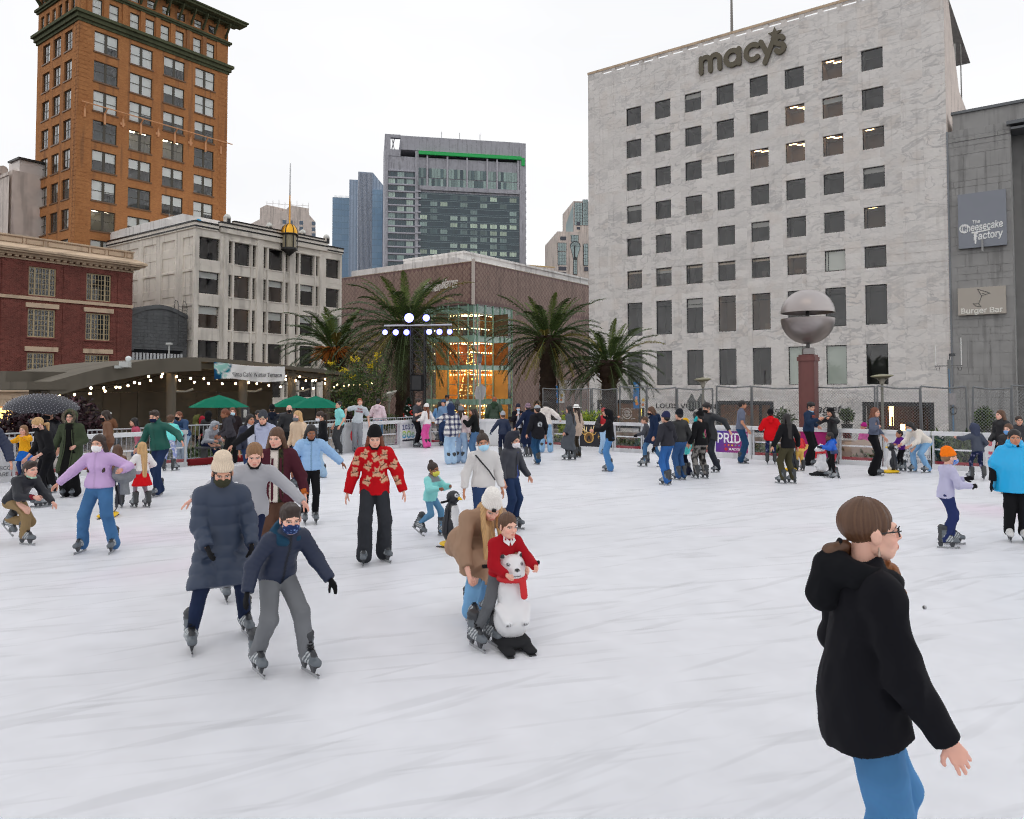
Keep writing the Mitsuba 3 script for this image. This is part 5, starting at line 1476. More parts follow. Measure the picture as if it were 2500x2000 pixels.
def palm(label, s, e, zc, R, trunk_r, seed, nf=70, low=-0.9, lean=0.0, yellow=0.25, bare=1.0, up_n=9):
 rg = np.random.default_rng(seed)
 t = thing('palm_tree', label, 'palm tree', 'palm trees at the edge of the square')
 b = grid(s, e, G0)
 c = np.array([b[0] + lean, b[1], zc])
 prof = []
 for i in range(24):
  q = i / 23
  r = trunk_r * (0.92 + 0.1 * (1 - q) ** 3) if q < 0.75 else trunk_r * (0.92 + 0.62 * math.sin((q - 0.75) / 0.25 * PI * 0.62))
  prof.append((r * (1 + 0.06 * (-1) ** i), G0 + (zc - G0 + 0.15) * q))
 m = MB().lathe(prof, 16)
 v = m.v[0]
 v[:, :2] *= 1 + 0.10 * (meshkit.noise(v * 4.0, seed)[:, None] - 0.5)
 v[:, 0] += b[0] + lean * np.clip((v[:, 2] - G0) / (zc - G0), 0, 1)
 v[:, 1] += b[1]
 m.c = [np.array(lin(58, 46, 38)) * (0.55 + 0.9 * meshkit.noise(v * 9, 3)[:, None]) * np.ones((len(v), 3))]
 obj('trunk', m, 'matte', t)
 m = MB()
 for k in range(60):
  a, z = rg.uniform(0, 2 * PI), zc - rg.uniform(0.0, 1.1)
  rr = trunk_r * (1.5 if zc - z < 0.7 else 1.15)
  q = np.array([c[0] + rr * 0.8 * math.cos(a), c[1] + rr * 0.8 * math.sin(a), z])
  o = np.array([math.cos(a), math.sin(a), 0.8])
  m.bar(q, q + o * rg.uniform(0.12, 0.3), 0.09, 0.05, np.array(lin(70, 52, 38)) * rg.uniform(0.4, 1.2))
 obj('leaf_bases', m, 'matte', t)
 for k in range(nf):
  q = (k + 0.5) / nf
  az = k * 2.399963 + rg.uniform(-0.2, 0.2)
  el = 1.35 - (1.35 - low) * q ** 0.9 + rg.uniform(-0.12, 0.12)
  L = R * rg.uniform(0.88, 1.1) * (0.82 if q < 0.12 else 1.0)
  dr_ = rg.uniform(0.9, 1.35) * (0.75 if q < 0.12 else 1.0) * (0.55 if el < -0.3 else 1.0)
  g = np.array(lin(66, 88, 40)) * (1 - q) + np.array(lin(58, 70, 38)) * q
  if rg.random() < yellow * q:
   g = np.array(lin(122, 112, 52))
  if q < 0.1:
   g = np.array(lin(92, 108, 44))
  st = c + np.array([math.cos(az), math.sin(az), 0]) * trunk_r * 0.9 + [0, 0, 0.25 - 0.5 * q]
  obj('frond', frond(rg, st, az, el, L, dr_, g * 0.8), 'leafy', t)
 return t, c
p1, c1 = palm('biggest palm with long drooping fronds, behind the stage light truss', 27.29, 26.97, 5.3, 3.55, 0.50, 1, 84, -1.15, 0, 0.55)
palm('palm left of the biggest one, with orange fruit stalks', 27.81, 32.97, 4.3, 3.0, 0.48, 2, 62, -0.6, 0.1, 0.2)
palm('round headed palm in the middle, left of the smallest palm', 34.03, 22.94, 4.85, 3.1, 0.47, 3, 80, -0.85, 0.0, 0.3)
palm('smallest palm standing in front of the marble store', 35.13, 19.8, 3.5, 2.6, 0.44, 4, 62, -0.65, 0.0, 0.15)
m = MB()
fr2 = np.random.default_rng(9)
cc_ = grid(27.5, 32.6, 4.1)
for k in range(170):
 a, o = fr2.uniform(0, 2 * PI), fr2.uniform(0.3, 1.15)
 d = np.array([math.cos(a) * o, math.sin(a) * o - 0.4, fr2.uniform(-0.5, 0.35)])
 m.tube([cc_, cc_ + d * 0.6 + [0, 0, 0.15], cc_ + d * 1.1 - [0, 0, 0.1]], 0.018, 3, np.array(lin(176, 104, 42)) * fr2.uniform(0.6, 1.2), caps=False)
obj('fruit_stalk', m, 'matte', 'palm_tree_001')
# stage light truss
TRS = thing('stage_light_truss', 'black lattice truss mast carrying a bar of blue stage lights', 'light truss')
tb = grid(22.6, 22.4, G0)[:2]
tb = np.array([-3.77, 30.6])
BLKM = lin(30, 30, 33)
m = MB()
hw_ = 0.27
cs = [(tb[0] + x, tb[1] + y) for x, y in ((-hw_, -hw_), (hw_, -hw_), (hw_, hw_), (-hw_, hw_))]
for q in cs:
 m.tube([(*q, G0), (*q, 4.6)], 0.03, 6)
nz = 10
for k in range(nz):
 z0, z1 = 0 + 0.46 * k, 0.46 * (k + 1)
 for i in range(4):
  a, b = cs[i], cs[(i + 1) % 4]
  if k % 2:
   a, b = b, a
  m.tube([(*a, z0), (*b, z1)], 0.014, 4)
  m.tube([(*b, z0), (*a, z1)], 0.014, 4)
  m.tube([(*a, z0), (*b, z0)], 0.014, 4)
obj('mast', m, 'satin', TRS, color=BLKM)
m = MB()
for sx in (-1, 1):
 m.tube([(tb[0] + sx * 0.27, tb[1], 0.9), (tb[0] + sx * 0.95, tb[1] + 0.2, G0)], 0.03, 5)
m.box(tb[0] - 0.7, tb[0] + 0.7, tb[1] - 0.6, tb[1] + 0.6, G0, G0 + 0.05)
obj('base', m, 'satin', TRS, color=BLKM)
obj('cross_bar', MB().tube([(tb[0] - 1.36, tb[1] - 0.1, 4.66), (tb[0] + 1.36, tb[1] - 0.1, 4.70)], 0.045, 8), 'metal', TRS, color=lin(190, 190, 200))
m = MB()
m.tube([(tb[0] - 1.3, tb[1] - 0.1, 4.62)] + [(tb[0] - 1.3 + 0.16 * k, tb[1] - 0.12, 4.58 - 0.05 * (k % 2)) for k in range(17)], 0.012, 4)
obj('cable', m, 'satin', TRS, color=BLKM)
for x, z, r in ((-1.32, 4.40, 0.10), (-0.89, 4.40, 0.11), (-0.46, 4.40, 0.11), (0.45, 4.42, 0.11), (0.86, 4.42, 0.11), (1.27, 4.42, 0.10), (-0.36, 4.98, 0.17), (0.33, 4.98, 0.13)):
 m = MB().lathe([(r * 0.75, -0.26), (r * 1.05, -0.2), (r * 1.15, 0.0), (r * 1.15, 0.03)], 14, (tb[0] + x, tb[1] - 0.12, z), axis=np.array([[1, 0, 0], [0, 0, -1], [0, 1, 0]]))
 m.tube([(tb[0] + x - r * 1.2, tb[1] - 0.05, z), (tb[0] + x - r * 1.2, tb[1] - 0.08, 4.66), (tb[0] + x + r * 1.2, tb[1] - 0.08, 4.66), (tb[0] + x + r * 1.2, tb[1] - 0.05, z)], 0.015, 4)
 k = obj('stage_lamp', m, 'satin', TRS, color=BLKM)
 d = MB().lathe([(0.001, 0.0), (r * 0.6, 0.0), (r * 1.08, -0.02)], 14, (tb[0] + x, tb[1] - 0.14, z), axis=np.array([[1, 0, 0], [0, 0, -1], [0, 1, 0]]), c=(0.8, 0.8, 0.8))
 d.f = [q[:, ::-1] for q in d.f] if np.cross(d.v[0][d.f[0][0][1]] - d.v[0][d.f[0][0][0]], d.v[0][d.f[0][0][2]] - d.v[0][d.f[0][0][0]])[1] > 0 else d.f
 obj('lens', d, 'matte', k, emitter=GLOW((0.10, 0.11, 1.0), 3.0 if r > 0.15 else 1.6))
sp = thing('loudspeaker', 'black loudspeaker box hanging in the truss mast', 'loudspeaker')
obj('cabinet', MB().box(tb[0] - 0.22, tb[0] + 0.24, tb[1] - 0.62, tb[1] - 0.30, 2.05, 2.7), 'matte', sp, color=lin(24, 24, 26))
obj('grille', MB().box(tb[0] - 0.18, tb[0] + 0.20, tb[1] - 0.632, tb[1] - 0.622, 2.1, 2.65), 'satin', sp, color=lin(36, 36, 38))
# red column with the split steel sphere
SC_ = thing('sphere_lamp', 'red stone column topped by a large split steel sphere lamp', 'lamp')
q = np.array([9.36, 24.05])
WORN['red_granite'] = ((0.165, 0.062, 0.056), 'worn_satin')
m = MB()
rot = lambda hw, z0, z1: m.hexa([[*(q + W2 * x + N2 * y), z] for z in (z0, z1) for y in (-hw, hw) for x in (-hw, hw)])
rot(0.24, G0, 3.0)
rot(0.275, 3.003, 3.13)
rot(0.235, 3.133, 3.2)
obj('column', m, 'red_granite', SC_)
obj('collar', MB().lathe([(0.18, 3.203), (0.19, 3.22), (0.19, 3.40), (0.17, 3.42), (0.05, 3.42)], 20, (*q, 0)), 'metal', SC_, color=lin(150, 146, 144), smooth=30)
obj('stem', MB().tube([(*q, 3.4), (*q, 4.6)], 0.055, 8), 'metal', SC_, color=lin(80, 78, 78))
R_ = 0.81
def M_steel(p, n, uv):
 a = dr.atan2(p.y - float(q[1]), p.x - float(q[0]))
 st_ = fbm(a * 9, p.z * 0.7, 2, 3)
 return mix((0.50, 0.46, 0.45), (0.30, 0.26, 0.25), smoothstep(0.45, 0.75, st_) * 0.7 + 0.25 * fbm(p.x * 3, p.y * 3, p.z * 3, 3))
scene['steel'] = principled(mikit.proc(M_steel), 0.34, 0.5, metallic=0.85)
bo = [(R_ * math.sin(t) if t > 0.02 else 0.055, 4.35 - R_ * math.cos(t)) for t in np.linspace(0.03, PI / 2 - 0.01, 22)]
bo += [(R_ - 0.025, 4.35), (R_ - 0.03, 4.3)] + [((R_ - 0.03) * math.sin(t), 4.35 - (R_ - 0.03) * math.cos(t)) for t in np.linspace(PI / 2 - 0.08, 0.05, 12)]
obj('lower_bowl', MB().lathe(bo, 48, (*q, 0)), 'steel', SC_, smooth=40)
do = [(R_ * math.cos(t), 4.52 + R_ * 0.93 * math.sin(t)) for t in np.linspace(0.01, PI / 2 - 0.01, 22)]
do = [((R_ - 0.03) * math.cos(t), 4.52 + (R_ - 0.03) * 0.93 * math.sin(t)) for t in np.linspace(PI / 2 - 0.05, 0.01, 12)] + do
obj('upper_dome', MB().lathe(do, 48, (*q, 0)), 'steel', SC_, smooth=40)
# street lamps, poles, banners, mast
for i, (x, y, zt, r, gz) in enumerate(((-5.81, 36.0, 1.85, 0.42, G0), (3.61, 40.0, 2.5, 0.46, G0), (9.52, 38.0, 2.55, 0.42, -3.5), (17.48, 36.0, 2.68, 0.50, -3.5))):
 t = thing('saucer_lamp', ('tilted saucer lamp beside the diamond wall', 'saucer lamp left of the smallest palm', 'saucer lamp above the dark store lettering', 'saucer lamp in front of the dark shop window')[i], 'street lamp', 'saucer street lamps')
 obj('post', MB().tube([(x, y, gz), (x, y, zt - 0.3)], 0.06, 8), 'satin', t, color=lin(120, 118, 108))
 m = MB().lathe([(0.10, zt - 0.32), (0.12, zt - 0.1), (0.08, zt - 0.02)], 10, (x, y, 0))
 for s in (-1, 1):
  m.bar((x, y, zt - 0.28), (x + s * r * 0.6, y, zt), 0.03)
 obj('bracket', m, 'satin', t, color=lin(150, 146, 135))
 tl = 0.35 if i == 0 else 0.05
 rotm = np.array([[math.cos(tl), 0, -math.sin(tl)], [0, 1, 0], [math.sin(tl), 0, math.cos(tl)]])
 obj('saucer', MB().lathe([(0.02, -0.09), (r * 0.5, -0.07), (r, 0.02), (r, 0.05), (r * 0.6, 0.10), (0.02, 0.13)], 24, (x, y, zt + 0.03), axis=rotm), 'satin', t, color=lin(140, 136, 112) if i != 0 else lin(205, 205, 196), smooth=40)
t = thing('white_pole', 'white pole with the blank back of a sign, before the glazed corner', 'pole')
px_, py_ = -2.52, 60.0
obj('shaft', MB().tube([(px_, py_, -3.5), (px_, py_, 4.2)], 0.09, 8), 'satin', t, color=lin(176, 178, 178))
obj('lamp_head', MB().lathe([(0.12, 4.2), (0.15, 4.3), (0.16, 4.7), (0.22, 4.9), (0.05, 4.92)], 12, (px_, py_, 0)).tube([(px_ - 0.9, py_, 5.6), (px_, py_, 4.8), (px_ + 0.9, py_, 5.6)], 0.03, 4), 'satin', t, color=lin(120, 118, 120))
m = MB().poly(Fr((px_, py_), np.array([1.0, 0]), np.array([0, -1.0])), [(-0.35, 1.35), (0.25, 1.3), (0.42, 1.7), (0.5, 2.25), (0.1, 2.55), (-0.3, 2.35), (-0.45, 1.8)], -0.16, -0.12)
obj('sign_back', m, 'satin', t, color=lin(188, 186, 188))
for i, (x, y, z0, z1, w) in enumerate(((2.55, 48, 1.25, 2.35, 0.33), (7.15, 45, 1.0, 2.55, 0.34))):
 t = thing('banner_pole', ('street pole with a short blue banner and a white banner, left of the smallest palm', 'street pole with a long blue banner and a white banner, right of the smallest palm')[i], 'banner')
 obj('pole', MB().tube([(x + 0.36, y, -3.5), (x + 0.36, y, z1 + 0.2)], 0.05, 6), 'satin', t, color=lin(60, 62, 60))
 FX = Fr((x, y - 0.06), np.array([1.0, 0]), np.array([0, -1.0]))
 m = MB().fbox(FX, 0, w, z0, z1, 0, 0.015, lin(48, 128, 196))
 m.poly(FX, sg.Point(w / 2, z0 + 0.62).buffer(0.09), 0.016, 0.02, lin(240, 180, 190)).poly(FX, sg.Point(w / 2 - 0.02, z0 + 0.45).buffer(0.1), 0.016, 0.021, lin(245, 200, 80)).poly(FX, sg.Point(w / 2 + 0.03, z0 + 0.28).buffer(0.1), 0.016, 0.022, lin(240, 150, 70))
 obj('blue_banner', m, 'satin', t)
 v, f = letters(FX, 'UNION', 0.05, z1 - 0.22, 0.07, 0.017, 0.02, True, 0, 1, w - 0.1)
 obj('lettering', (v, f), 'satin', t, color=lin(235, 240, 245))
 m = MB().fbox(FX, w + 0.08, 2 * w + 0.08, z0 + 0.02, z1 - 0.02, 0, 0.015, lin(224, 224, 222))
 m.poly(FX, sg.Point(1.5 * w + 0.08, z0 + 0.5).buffer(0.09), 0.016, 0.02, lin(235, 195, 70)).poly(FX, sg.Point(1.4 * w + 0.08, z0 + 0.22).buffer(0.08), 0.016, 0.021, lin(225, 130, 60))
 obj('white_banner', m, 'satin', t)
 v, f = letters(FX, 'UNION', w + 0.13, z1 - 0.24, 0.06, 0.017, 0.02, True, 0, 1, w - 0.1)
 obj('lettering', (v, f), 'satin', t, color=lin(110, 110, 110))
for i, (x, y, gz, zb_) in enumerate(((10.16, 42.0, -3.5, 0.9), (-4.55, 60.0, -3.5, 0.45))):
 t = thing('twin_lantern', ('ornate dark twin lantern post under the dark store lettering', 'ornate dark twin lantern post before the glazed corner')[i], 'street lamp')
 obj('post', MB().lathe([(0.28, gz), (0.2, gz + 0.5), (0.12, gz + 1.2), (0.10, zb_ - 0.5), (0.22, zb_ - 0.2), (0.15, zb_)], 10, (x, y, 0)), 'satin', t, color=lin(44, 44, 42))
 for s in (-1, 1):
  m = MB().lathe([(0.08, zb_), (0.2, zb_ + 0.12), (0.24, zb_ + 0.5), (0.26, zb_ + 0.55), (0.14, zb_ + 0.75), (0.05, zb_ + 0.95), (0.01, zb_ + 1.0)], 8, (x + s * 0.26, y, 0))
  lk = obj('lantern', m, 'satin', t, color=lin(70, 72, 70))
  g_ = MB()
  for k in range(8):
   a = k * PI / 4 + PI / 8
   g_.bar((x + s * 0.26 + 0.225 * math.cos(a), y + 0.225 * math.sin(a), zb_ + 0.14), (x + s * 0.26 + 0.245 * math.cos(a), y + 0.245 * math.sin(a), zb_ + 0.5), 0.10, 0.02)
  obj('pane', g_, 'satin', lk, color=lin(176, 180, 176))
t = thing('utility_mast', 'thin utility mast with two white rod aerials and a cross bar', 'mast')
x, y = 18.95, 33.0
obj('pole', MB().tube([(x, y, -3.5), (x, y, 3.4)], 0.07, 8), 'satin', t, color=lin(120, 122, 122))
obj('cross_bar', MB().bar((x - 0.62, y, 3.12), (x + 0.57, y, 3.15), 0.045), 'satin', t, color=lin(110, 110, 110))
for sx, h_ in ((-0.58, 4.0), (0.53, 4.35)):
 obj('aerial', MB().tube([(x + sx, y, 3.1), (x + sx, y, h_)], 0.018, 5), 'satin', t, color=lin(220, 220, 218))
 obj('cable', MB().tube([(x + sx, y, 3.1), (x + sx * 0.98, y, 2.95), (x + sx * 0.75, y, 2.95), (x + sx * 0.7, y, 3.1)], 0.012, 4), 'satin', t, color=lin(60, 60, 62))
obj('camera', MB().box(x + 0.02, x + 0.18, y - 0.15, y + 0.05, 3.55, 3.67).tube([(x, y, 3.3), (x + 0.03, y, 3.6)], 0.02, 5), 'satin', t, color=lin(70, 72, 76))
obj('junction_box', MB().box(x - 0.13, x + 0.13, y - 0.2, y - 0.07, 1.45, 1.95), 'satin', t, color=lin(150, 146, 148))
obj('cable_coil', MB().tube([(x + 0.02 + 0.14 * math.cos(a), y - 0.2, 1.2 + 0.16 * math.sin(a)) for a in np.linspace(0, 2 * PI, 13)[:-1]], 0.03, 5, closed=True), 'satin', t, color=lin(30, 30, 32))
obj('cable', MB().tube([(x + 0.06, y - 0.12, -0.6), (x + 0.05, y - 0.12, 1.5)], 0.03, 4).tube([(x - 0.05, y - 0.1, 1.9), (x - 0.08, y - 0.1, 3.0)], 0.02, 4), 'satin', t, color=lin(90, 130, 165))
# planting behind the boards
def shrub(name, label, cat, c, r, n, size, cols, stem=None, stretch=0.45):
 t = thing(name, label, cat)
 v, f, col = leaf_cloud(n, bush_pts(c, r, 0.35), size, cols, stretch)
 obj('leaves', (v, f), 'leafy', t, color=col)
 m = MB()
 for k in range(5):
  a = k * 1.3
  m.tube([(c[0] + 0.05 * math.cos(a), c[1] + 0.05 * math.sin(a), stem if stem is not None else G0), (c[0] + r[0] * 0.5 * math.cos(a), c[1] + r[1] * 0.5 * math.sin(a), c[2] + r[2] * 0.4)], 0.018, 4)
 obj('stem', m, 'matte', t, color=lin(60, 50, 40))
 return t
def at(px, py, Y):                               # a point at depth Y seen at (px, py) of the photograph's grid
 d = np.array([(px - 1250) / 1859.9, math.cos(PITCH) - (882.5 - py) / 1859.9 * math.sin(PITCH), math.sin(PITCH) + (882.5 - py) / 1859.9 * math.cos(PITCH)])
 return np.array([0, 0, 2.1]) + d * Y / d[1]
shrub('shrub', 'open branched dark green shrub left of the red column', 'shrub', (8.9, 25.2, 1.05), (0.40, 0.3, 0.42), 420, 0.14, GREENS, stretch=0.35)
t = shrub('potted_shrub', 'round green potted shrub right of the red column', 'potted plant', (10.75, 24.5, 1.28), (0.21, 0.21, 0.24), 900, 0.09, GREENS, 0.9)
obj('pot', MB().lathe([(0.12, 0.55), (0.17, 0.95), (0.18, 1.0), (0.15, 1.0)], 14, (10.75, 24.5, 0)), 'satin', t, color=lin(52, 54, 52))
t = shrub('potted_shrub', 'round clipped potted shrub near the right edge before the grey annex', 'potted plant', (14.6, 23.6, 1.22), (0.29, 0.29, 0.36), 1500, 0.085, GREENS, 0.75)
obj('pot', MB().lathe([(0.14, G0), (0.2, 0.8), (0.21, 0.88)], 14, (14.6, 23.6, 0)), 'satin', t, color=lin(60, 60, 58))
shrub('hedge', 'low mixed green hedge in front of the diamond wall', 'hedge', (-5.5, 31.8, 0.75), (0.9, 0.3, 0.36), 2200, 0.09, GREENS)
shrub('shrub', 'large dark purple leaved shrub behind the black umbrella', 'shrub', (-13.1, 21.6, 1.02), (1.55, 0.8, 0.85), 7500, 0.15, PURPLE)
shrub('shrub', 'dark purple leaved shrub beside the tall yellow flowered one', 'shrub', (-6.75, 31.0, 0.72), (0.75, 0.4, 0.4), 1800, 0.11, PURPLE)
t = thing('tall_shrub', 'tall loose shrub with narrow leaves and yellow flowers under the cafe roof end', 'shrub')
m = MB()
ys = []
for k in range(20):
 b = np.array([-7.3 + 0.09 * k + lr.uniform(-0.2, 0.2), 32.4 + lr.uniform(-0.5, 0.5), G0])
 tip = b + [lr.uniform(-0.5, 0.5), lr.uniform(-0.4, 0.4), lr.uniform(2.0, 3.7)]
 m.tube([b, (b + tip) / 2 + lr.uniform(-0.08, 0.08, 3), tip], [0.022, 0.016, 0.008], 4)
 ys.append((b, tip))
obj('stem', m, 'matte', t, color=lin(66, 58, 40))
def stem_pts(n, g):
 k = g.integers(0, len(ys), n)
 q = g.uniform(0.25, 1, (n, 1))
 B, Tp = np.array([y[0] for y in ys])[k], np.array([y[1] for y in ys])[k]
 d = g.normal(size=(n, 3))
 return B * (1 - q) + Tp * q + d * 0.17, d * 0.5
v, f, c = leaf_cloud(5200, stem_pts, 0.17, GREENS, 0.22)
obj('leaves', (v, f), 'leafy', t, color=c)
m = MB()
for b, tip in ys[::2]:
 for k in range(22):
  p = tip + lr.normal(size=3) * [0.10, 0.10, 0.07]
  m.bar(p, p + lr.normal(size=3) * 0.05, 0.02, 0.02, lin(222, 196, 40))
obj('flower', m, 'matte', t)
t = thing('christmas_tree', 'small decorated christmas tree with red and silver baubles by the truss', 'christmas tree')
cx, cy = -4.0, 29.55
v, f, c = leaf_cloud(3000, lambda n, g: (lambda z, a: (np.column_stack([cx + (1.78 - z) * 0.30 * np.sqrt(g.uniform(0.3, 1, n)) * np.cos(a), cy + (1.78 - z) * 0.30 * np.sqrt(g.uniform(0.3, 1, n)) * np.sin(a), z]), np.column_stack([np.cos(a), np.sin(a), a * 0])))(g.uniform(G0 + 0.1, 1.75, n), g.uniform(0, 2 * PI, n)), 0.10, [lin(28, 46, 34), lin(36, 56, 40)], 0.3)
obj('foliage', (v, f), 'leafy', t, color=c)
obj('trunk', MB().tube([(cx, cy, G0), (cx, cy, 1.5)], 0.03, 5), 'matte', t, color=lin(60, 45, 35))
for k in range(34):
 z, a = lr.uniform(0.1, 1.55), lr.uniform(PI, 2 * PI)
 rr = (1.78 - z) * 0.31
 obj('bauble', MB().sphere((cx + rr * math.cos(a), cy + rr * math.sin(a), z), 0.035, 6), 'gloss', t, color=lin(*((220, 220, 225), (200, 40, 36), (214, 210, 200))[k % 3]))
# cafe pavilion
CF = thing('cafe_pavilion', 'open cafe pavilion with a curved olive roof, round columns and grooved concrete wall', 'pavilion')
RS = np.array([10.45, 10.9, 12.47, 14.0, 15.1, 16.1, 18.2, 20.6, 22.5, 25.6])
RZ = np.array([2.2, 2.36, 2.84, 3.15, 3.28, 3.34, 3.27, 3.10, 2.97, 2.78])
zr = lambda s: float(np.interp(s, RS, RZ))
ss = np.linspace(10.9, 25.6, 40)
def roof_strip(e0, e1, dz0, dz1, s0=10.9, s1=25.6, n=30, c=None):
 m = MB()
 q = np.linspace(s0, s1, n)
 for a, b in zip(q, q[1:]):
  m.hexa([grid(s, e, zr(s) + dz) for dz in (dz0, dz1) for e in (e0, e1) for s in (a, b)], c)
 return m
obj('roof_skin', roof_strip(27.05, 33.5, -0.10, -0.01), 'olive_paint', CF)
obj('front_beam', roof_strip(26.85, 27.04, -0.52, 0.0, 10.9, 16.2, 16), 'olive_paint', CF)
obj('front_edge', roof_strip(26.9, 27.04, -0.16, 0.0, 16.22, 25.6, 24), 'olive_paint', CF)
obj('front_edge', roof_strip(27.2, 27.35, -0.42, -0.2, 16.22, 25.0, 24), 'olive_paint', CF)
obj('end_box', MB().hexa([grid(s, e, z) for z in (2.1, 2.36) for e in (26.8, 33) for s in (10.2, 11.4)]).hexa([grid(s, e, z) for z in (2.09, 2.72) for e in (28.5, 33.2) for s in (10.2, 12.4)]), 'olive_paint', CF)
for e in (28.2, 29.4, 30.6):
 obj('roof_beam', roof_strip(e, e + 0.14, -0.34, -0.105, 11.4, 25.0, 20), 'olive_paint', CF)
for k in range(11):
 s = 12.0 + 1.25 * k
 obj('rafter', MB().hexa([grid(s + ds, e, zr(s) + dz) for dz in (-0.26, -0.102) for e in (27.36, 33) for ds in (0, 0.12)]), 'olive_paint', CF)
for s, e in ((10.9, 28.0), (15.3, 27.35), (18.35, 27.35), (20.75, 27.35), (22.7, 27.4)):
 obj('column', MB().lathe([(0.17, G0), (0.17, zr(s) - 0.12)], 18, (*grid(s, e)[:2], 0)), 'olive_paint', CF, smooth=30)
 obj('arm_lamp', MB().tube([grid(s, e, 2.05), grid(s + 0.45, e - 0.2, 2.03), grid(s + 0.75, e - 0.2, 2.12)], [0.06, 0.035, 0.05], 6), 'satin', CF, color=lin(132, 128, 118))
FC = Fr(grid(12.2, 31.0)[:2], S2, -E2)
m = MB().fbox(FC, 0, 10.2, G0, 2.0, -0.4, -0.03).fbox(FC, 10.2, 14, G0, 1.25, -0.4, -0.03)
cw_ = obj('wall', m, 'concrete', CF)
for j in range(6):
 z0 = G0 + 0.36 * j
 for a, b in ((0.0, 2.3), (3.7, 6.3), (7.3, 10.2)):
  obj('block_course', MB().fbox(FC, a, b, z0 + 0.012, z0 + 0.345, -0.028, 0.02), 'concrete', cw_)
 if j < 4:
  obj('block_course', MB().fbox(FC, 10.25, 14, z0 + 0.012, z0 + 0.345, -0.028, 0.02), 'concrete', cw_)
for a, b in ((2.32, 3.0), (3.0, 3.68), (6.32, 7.28)):
 obj('door', MB().fbox(FC, a + 0.01, b - 0.01, G0, 2.0, -0.029, -0.005), 'olive_paint', CF)
for a, b in ((0, 2.8), (2.8, 5.4), (5.4, 8.0), (8.0, 10.2)):
 m = MB().poly(FC, [(a + 0.01, 2.005), (b - 0.01, 2.005), (b - 0.01, zr(12.2 + b) - 0.27), ((a + b) / 2, zr(12.2 + (a + b) / 2) - 0.27), (a + 0.01, zr(12.2 + a) - 0.27)], -0.2, 0.0)
 obj('upper_panel', m, 'olive_paint', CF)
for s, h_ in ((13.6, 0), (15.55, 0.5)):
 z = zr(s)
 if h_:
  obj('roof_lamp', MB().tube([grid(s, 28, z), grid(s, 28, z + h_)], 0.03, 5).lathe([(0.05, h_ + z), (0.13, h_ + z + 0.02), (0.12, h_ + z + 0.09), (0.02, h_ + z + 0.1)], 10, (*grid(s, 28)[:2], 0)), 'satin', CF, color=lin(170, 172, 170))
 else:
  q = grid(13.3, 26.75, 2.98)
  obj('floodlight', MB().box(q[0] - 0.13, q[0] + 0.18, q[1] - 0.25, q[1], q[2] - 0.1, q[2] + 0.1, lin(190, 192, 190)).box(q[0] - 0.25, q[0] - 0.05, q[1] - 0.32, q[1] - 0.1, q[2] - 0.14, q[2] - 0.04, lin(175, 180, 178)).sphere((q[0] + 0.05, q[1] + 0.05, q[2] + 0.2), 0.11, 6, lin(215, 218, 218)), 'satin', CF)
lights_ = [((11.6, 27.0, 2.30), (16.0, 28.2, 2.95), 9), ((11.4, 28.0, 2.05), (14.5, 27.0, 2.80), 7), ((14.6, 27.2, 2.85), (18.4, 27.1, 2.95), 7), ((15.3, 27.3, 2.60), (20.6, 27.2, 2.85), 9), ((18.4, 27.1, 3.05), (22.7, 27.2, 2.72), 8), ((18.3, 27.6, 2.60), (24.6, 27.4, 2.48), 11), ((20.7, 27.2, 2.85), (25.4, 27.0, 2.55), 7)]
for i, (a, b, n) in enumerate(lights_):
 t = thing('string_light', f'string of warm bulbs under the cafe roof, {("lowest at the left end", "second at the left end", "above the left end of the cloth banner", "behind the cloth banner", "right of the cloth banner", "long low one at the right", "at the right end of the roof")[i]}', 'string lights', 'strings of warm bulbs')
 A, B = grid(*a), grid(*b)
 pts = np.array([A * (1 - q) + B * q - [0, 0, 0.28 * 4 * q * (1 - q)] for q in np.linspace(0, 1, 2 * n + 1)])
 obj('cord', MB().tube(pts, 0.012, 4), 'matte', t, color=lin(24, 24, 24))
 sk, bb = MB(), MB()
 for k in range(n):
  p = pts[2 * k + 1]
  sk.tube([p, p - [0, 0, 0.06]], 0.02, 5)
  bb.sphere(p - [0, 0, 0.095], 0.042, 6, (0.8, 0.8, 0.8), (1, 1, 1.2))
 obj('sockets', sk, 'matte', t, color=lin(28, 28, 28), kind='stuff')
 obj('bulbs', bb, 'matte', t, kind='stuff', emitter=GLOW((1, 0.66, 0.34), 5.0))
t = thing('cloth_banner', 'white cloth banner with leaf print hanging from the cafe roof edge', 'banner')
FBn = Fr(grid(16.65, 26.78)[:2], S2, -E2)
nu, nv = 60, 14
U_, V_ = np.meshgrid(np.linspace(0, 1, nu + 1), np.linspace(0, 1, nv + 1))
L_ = 3.25
uu_ = U_ * L_
zt_ = 3.17 - 0.10 * U_ - 0.05 * np.sin(U_ * PI)
zb2 = 2.50 - 0.06 * U_ + 0.05 * np.sin(U_ * 7)
zz_ = zt_ * (1 - V_) + zb2 * V_
dd_ = 0.05 + 0.05 * np.sin(U_ * 26 + 2 * V_) * V_ + 0.06 * np.sin(U_ * 9)
P_ = FBn.many(uu_.ravel(), zz_.ravel(), dd_.ravel())
i_, j_ = np.meshgrid(np.arange(nv), np.arange(nu), indexing='ij')
q_ = np.stack([i_ * (nu + 1) + j_, i_ * (nu + 1) + j_ + 1, (i_ + 1) * (nu + 1) + j_ + 1, (i_ + 1) * (nu + 1) + j_], -1).reshape(-1, 4)
cl = np.ones((len(P_), 3)) * np.array(lin(226, 224, 222))
leafn = meshkit.fbm(np.column_stack([uu_.ravel() * 4, zz_.ravel() * 6, uu_.ravel() * 0]), 2, 3)
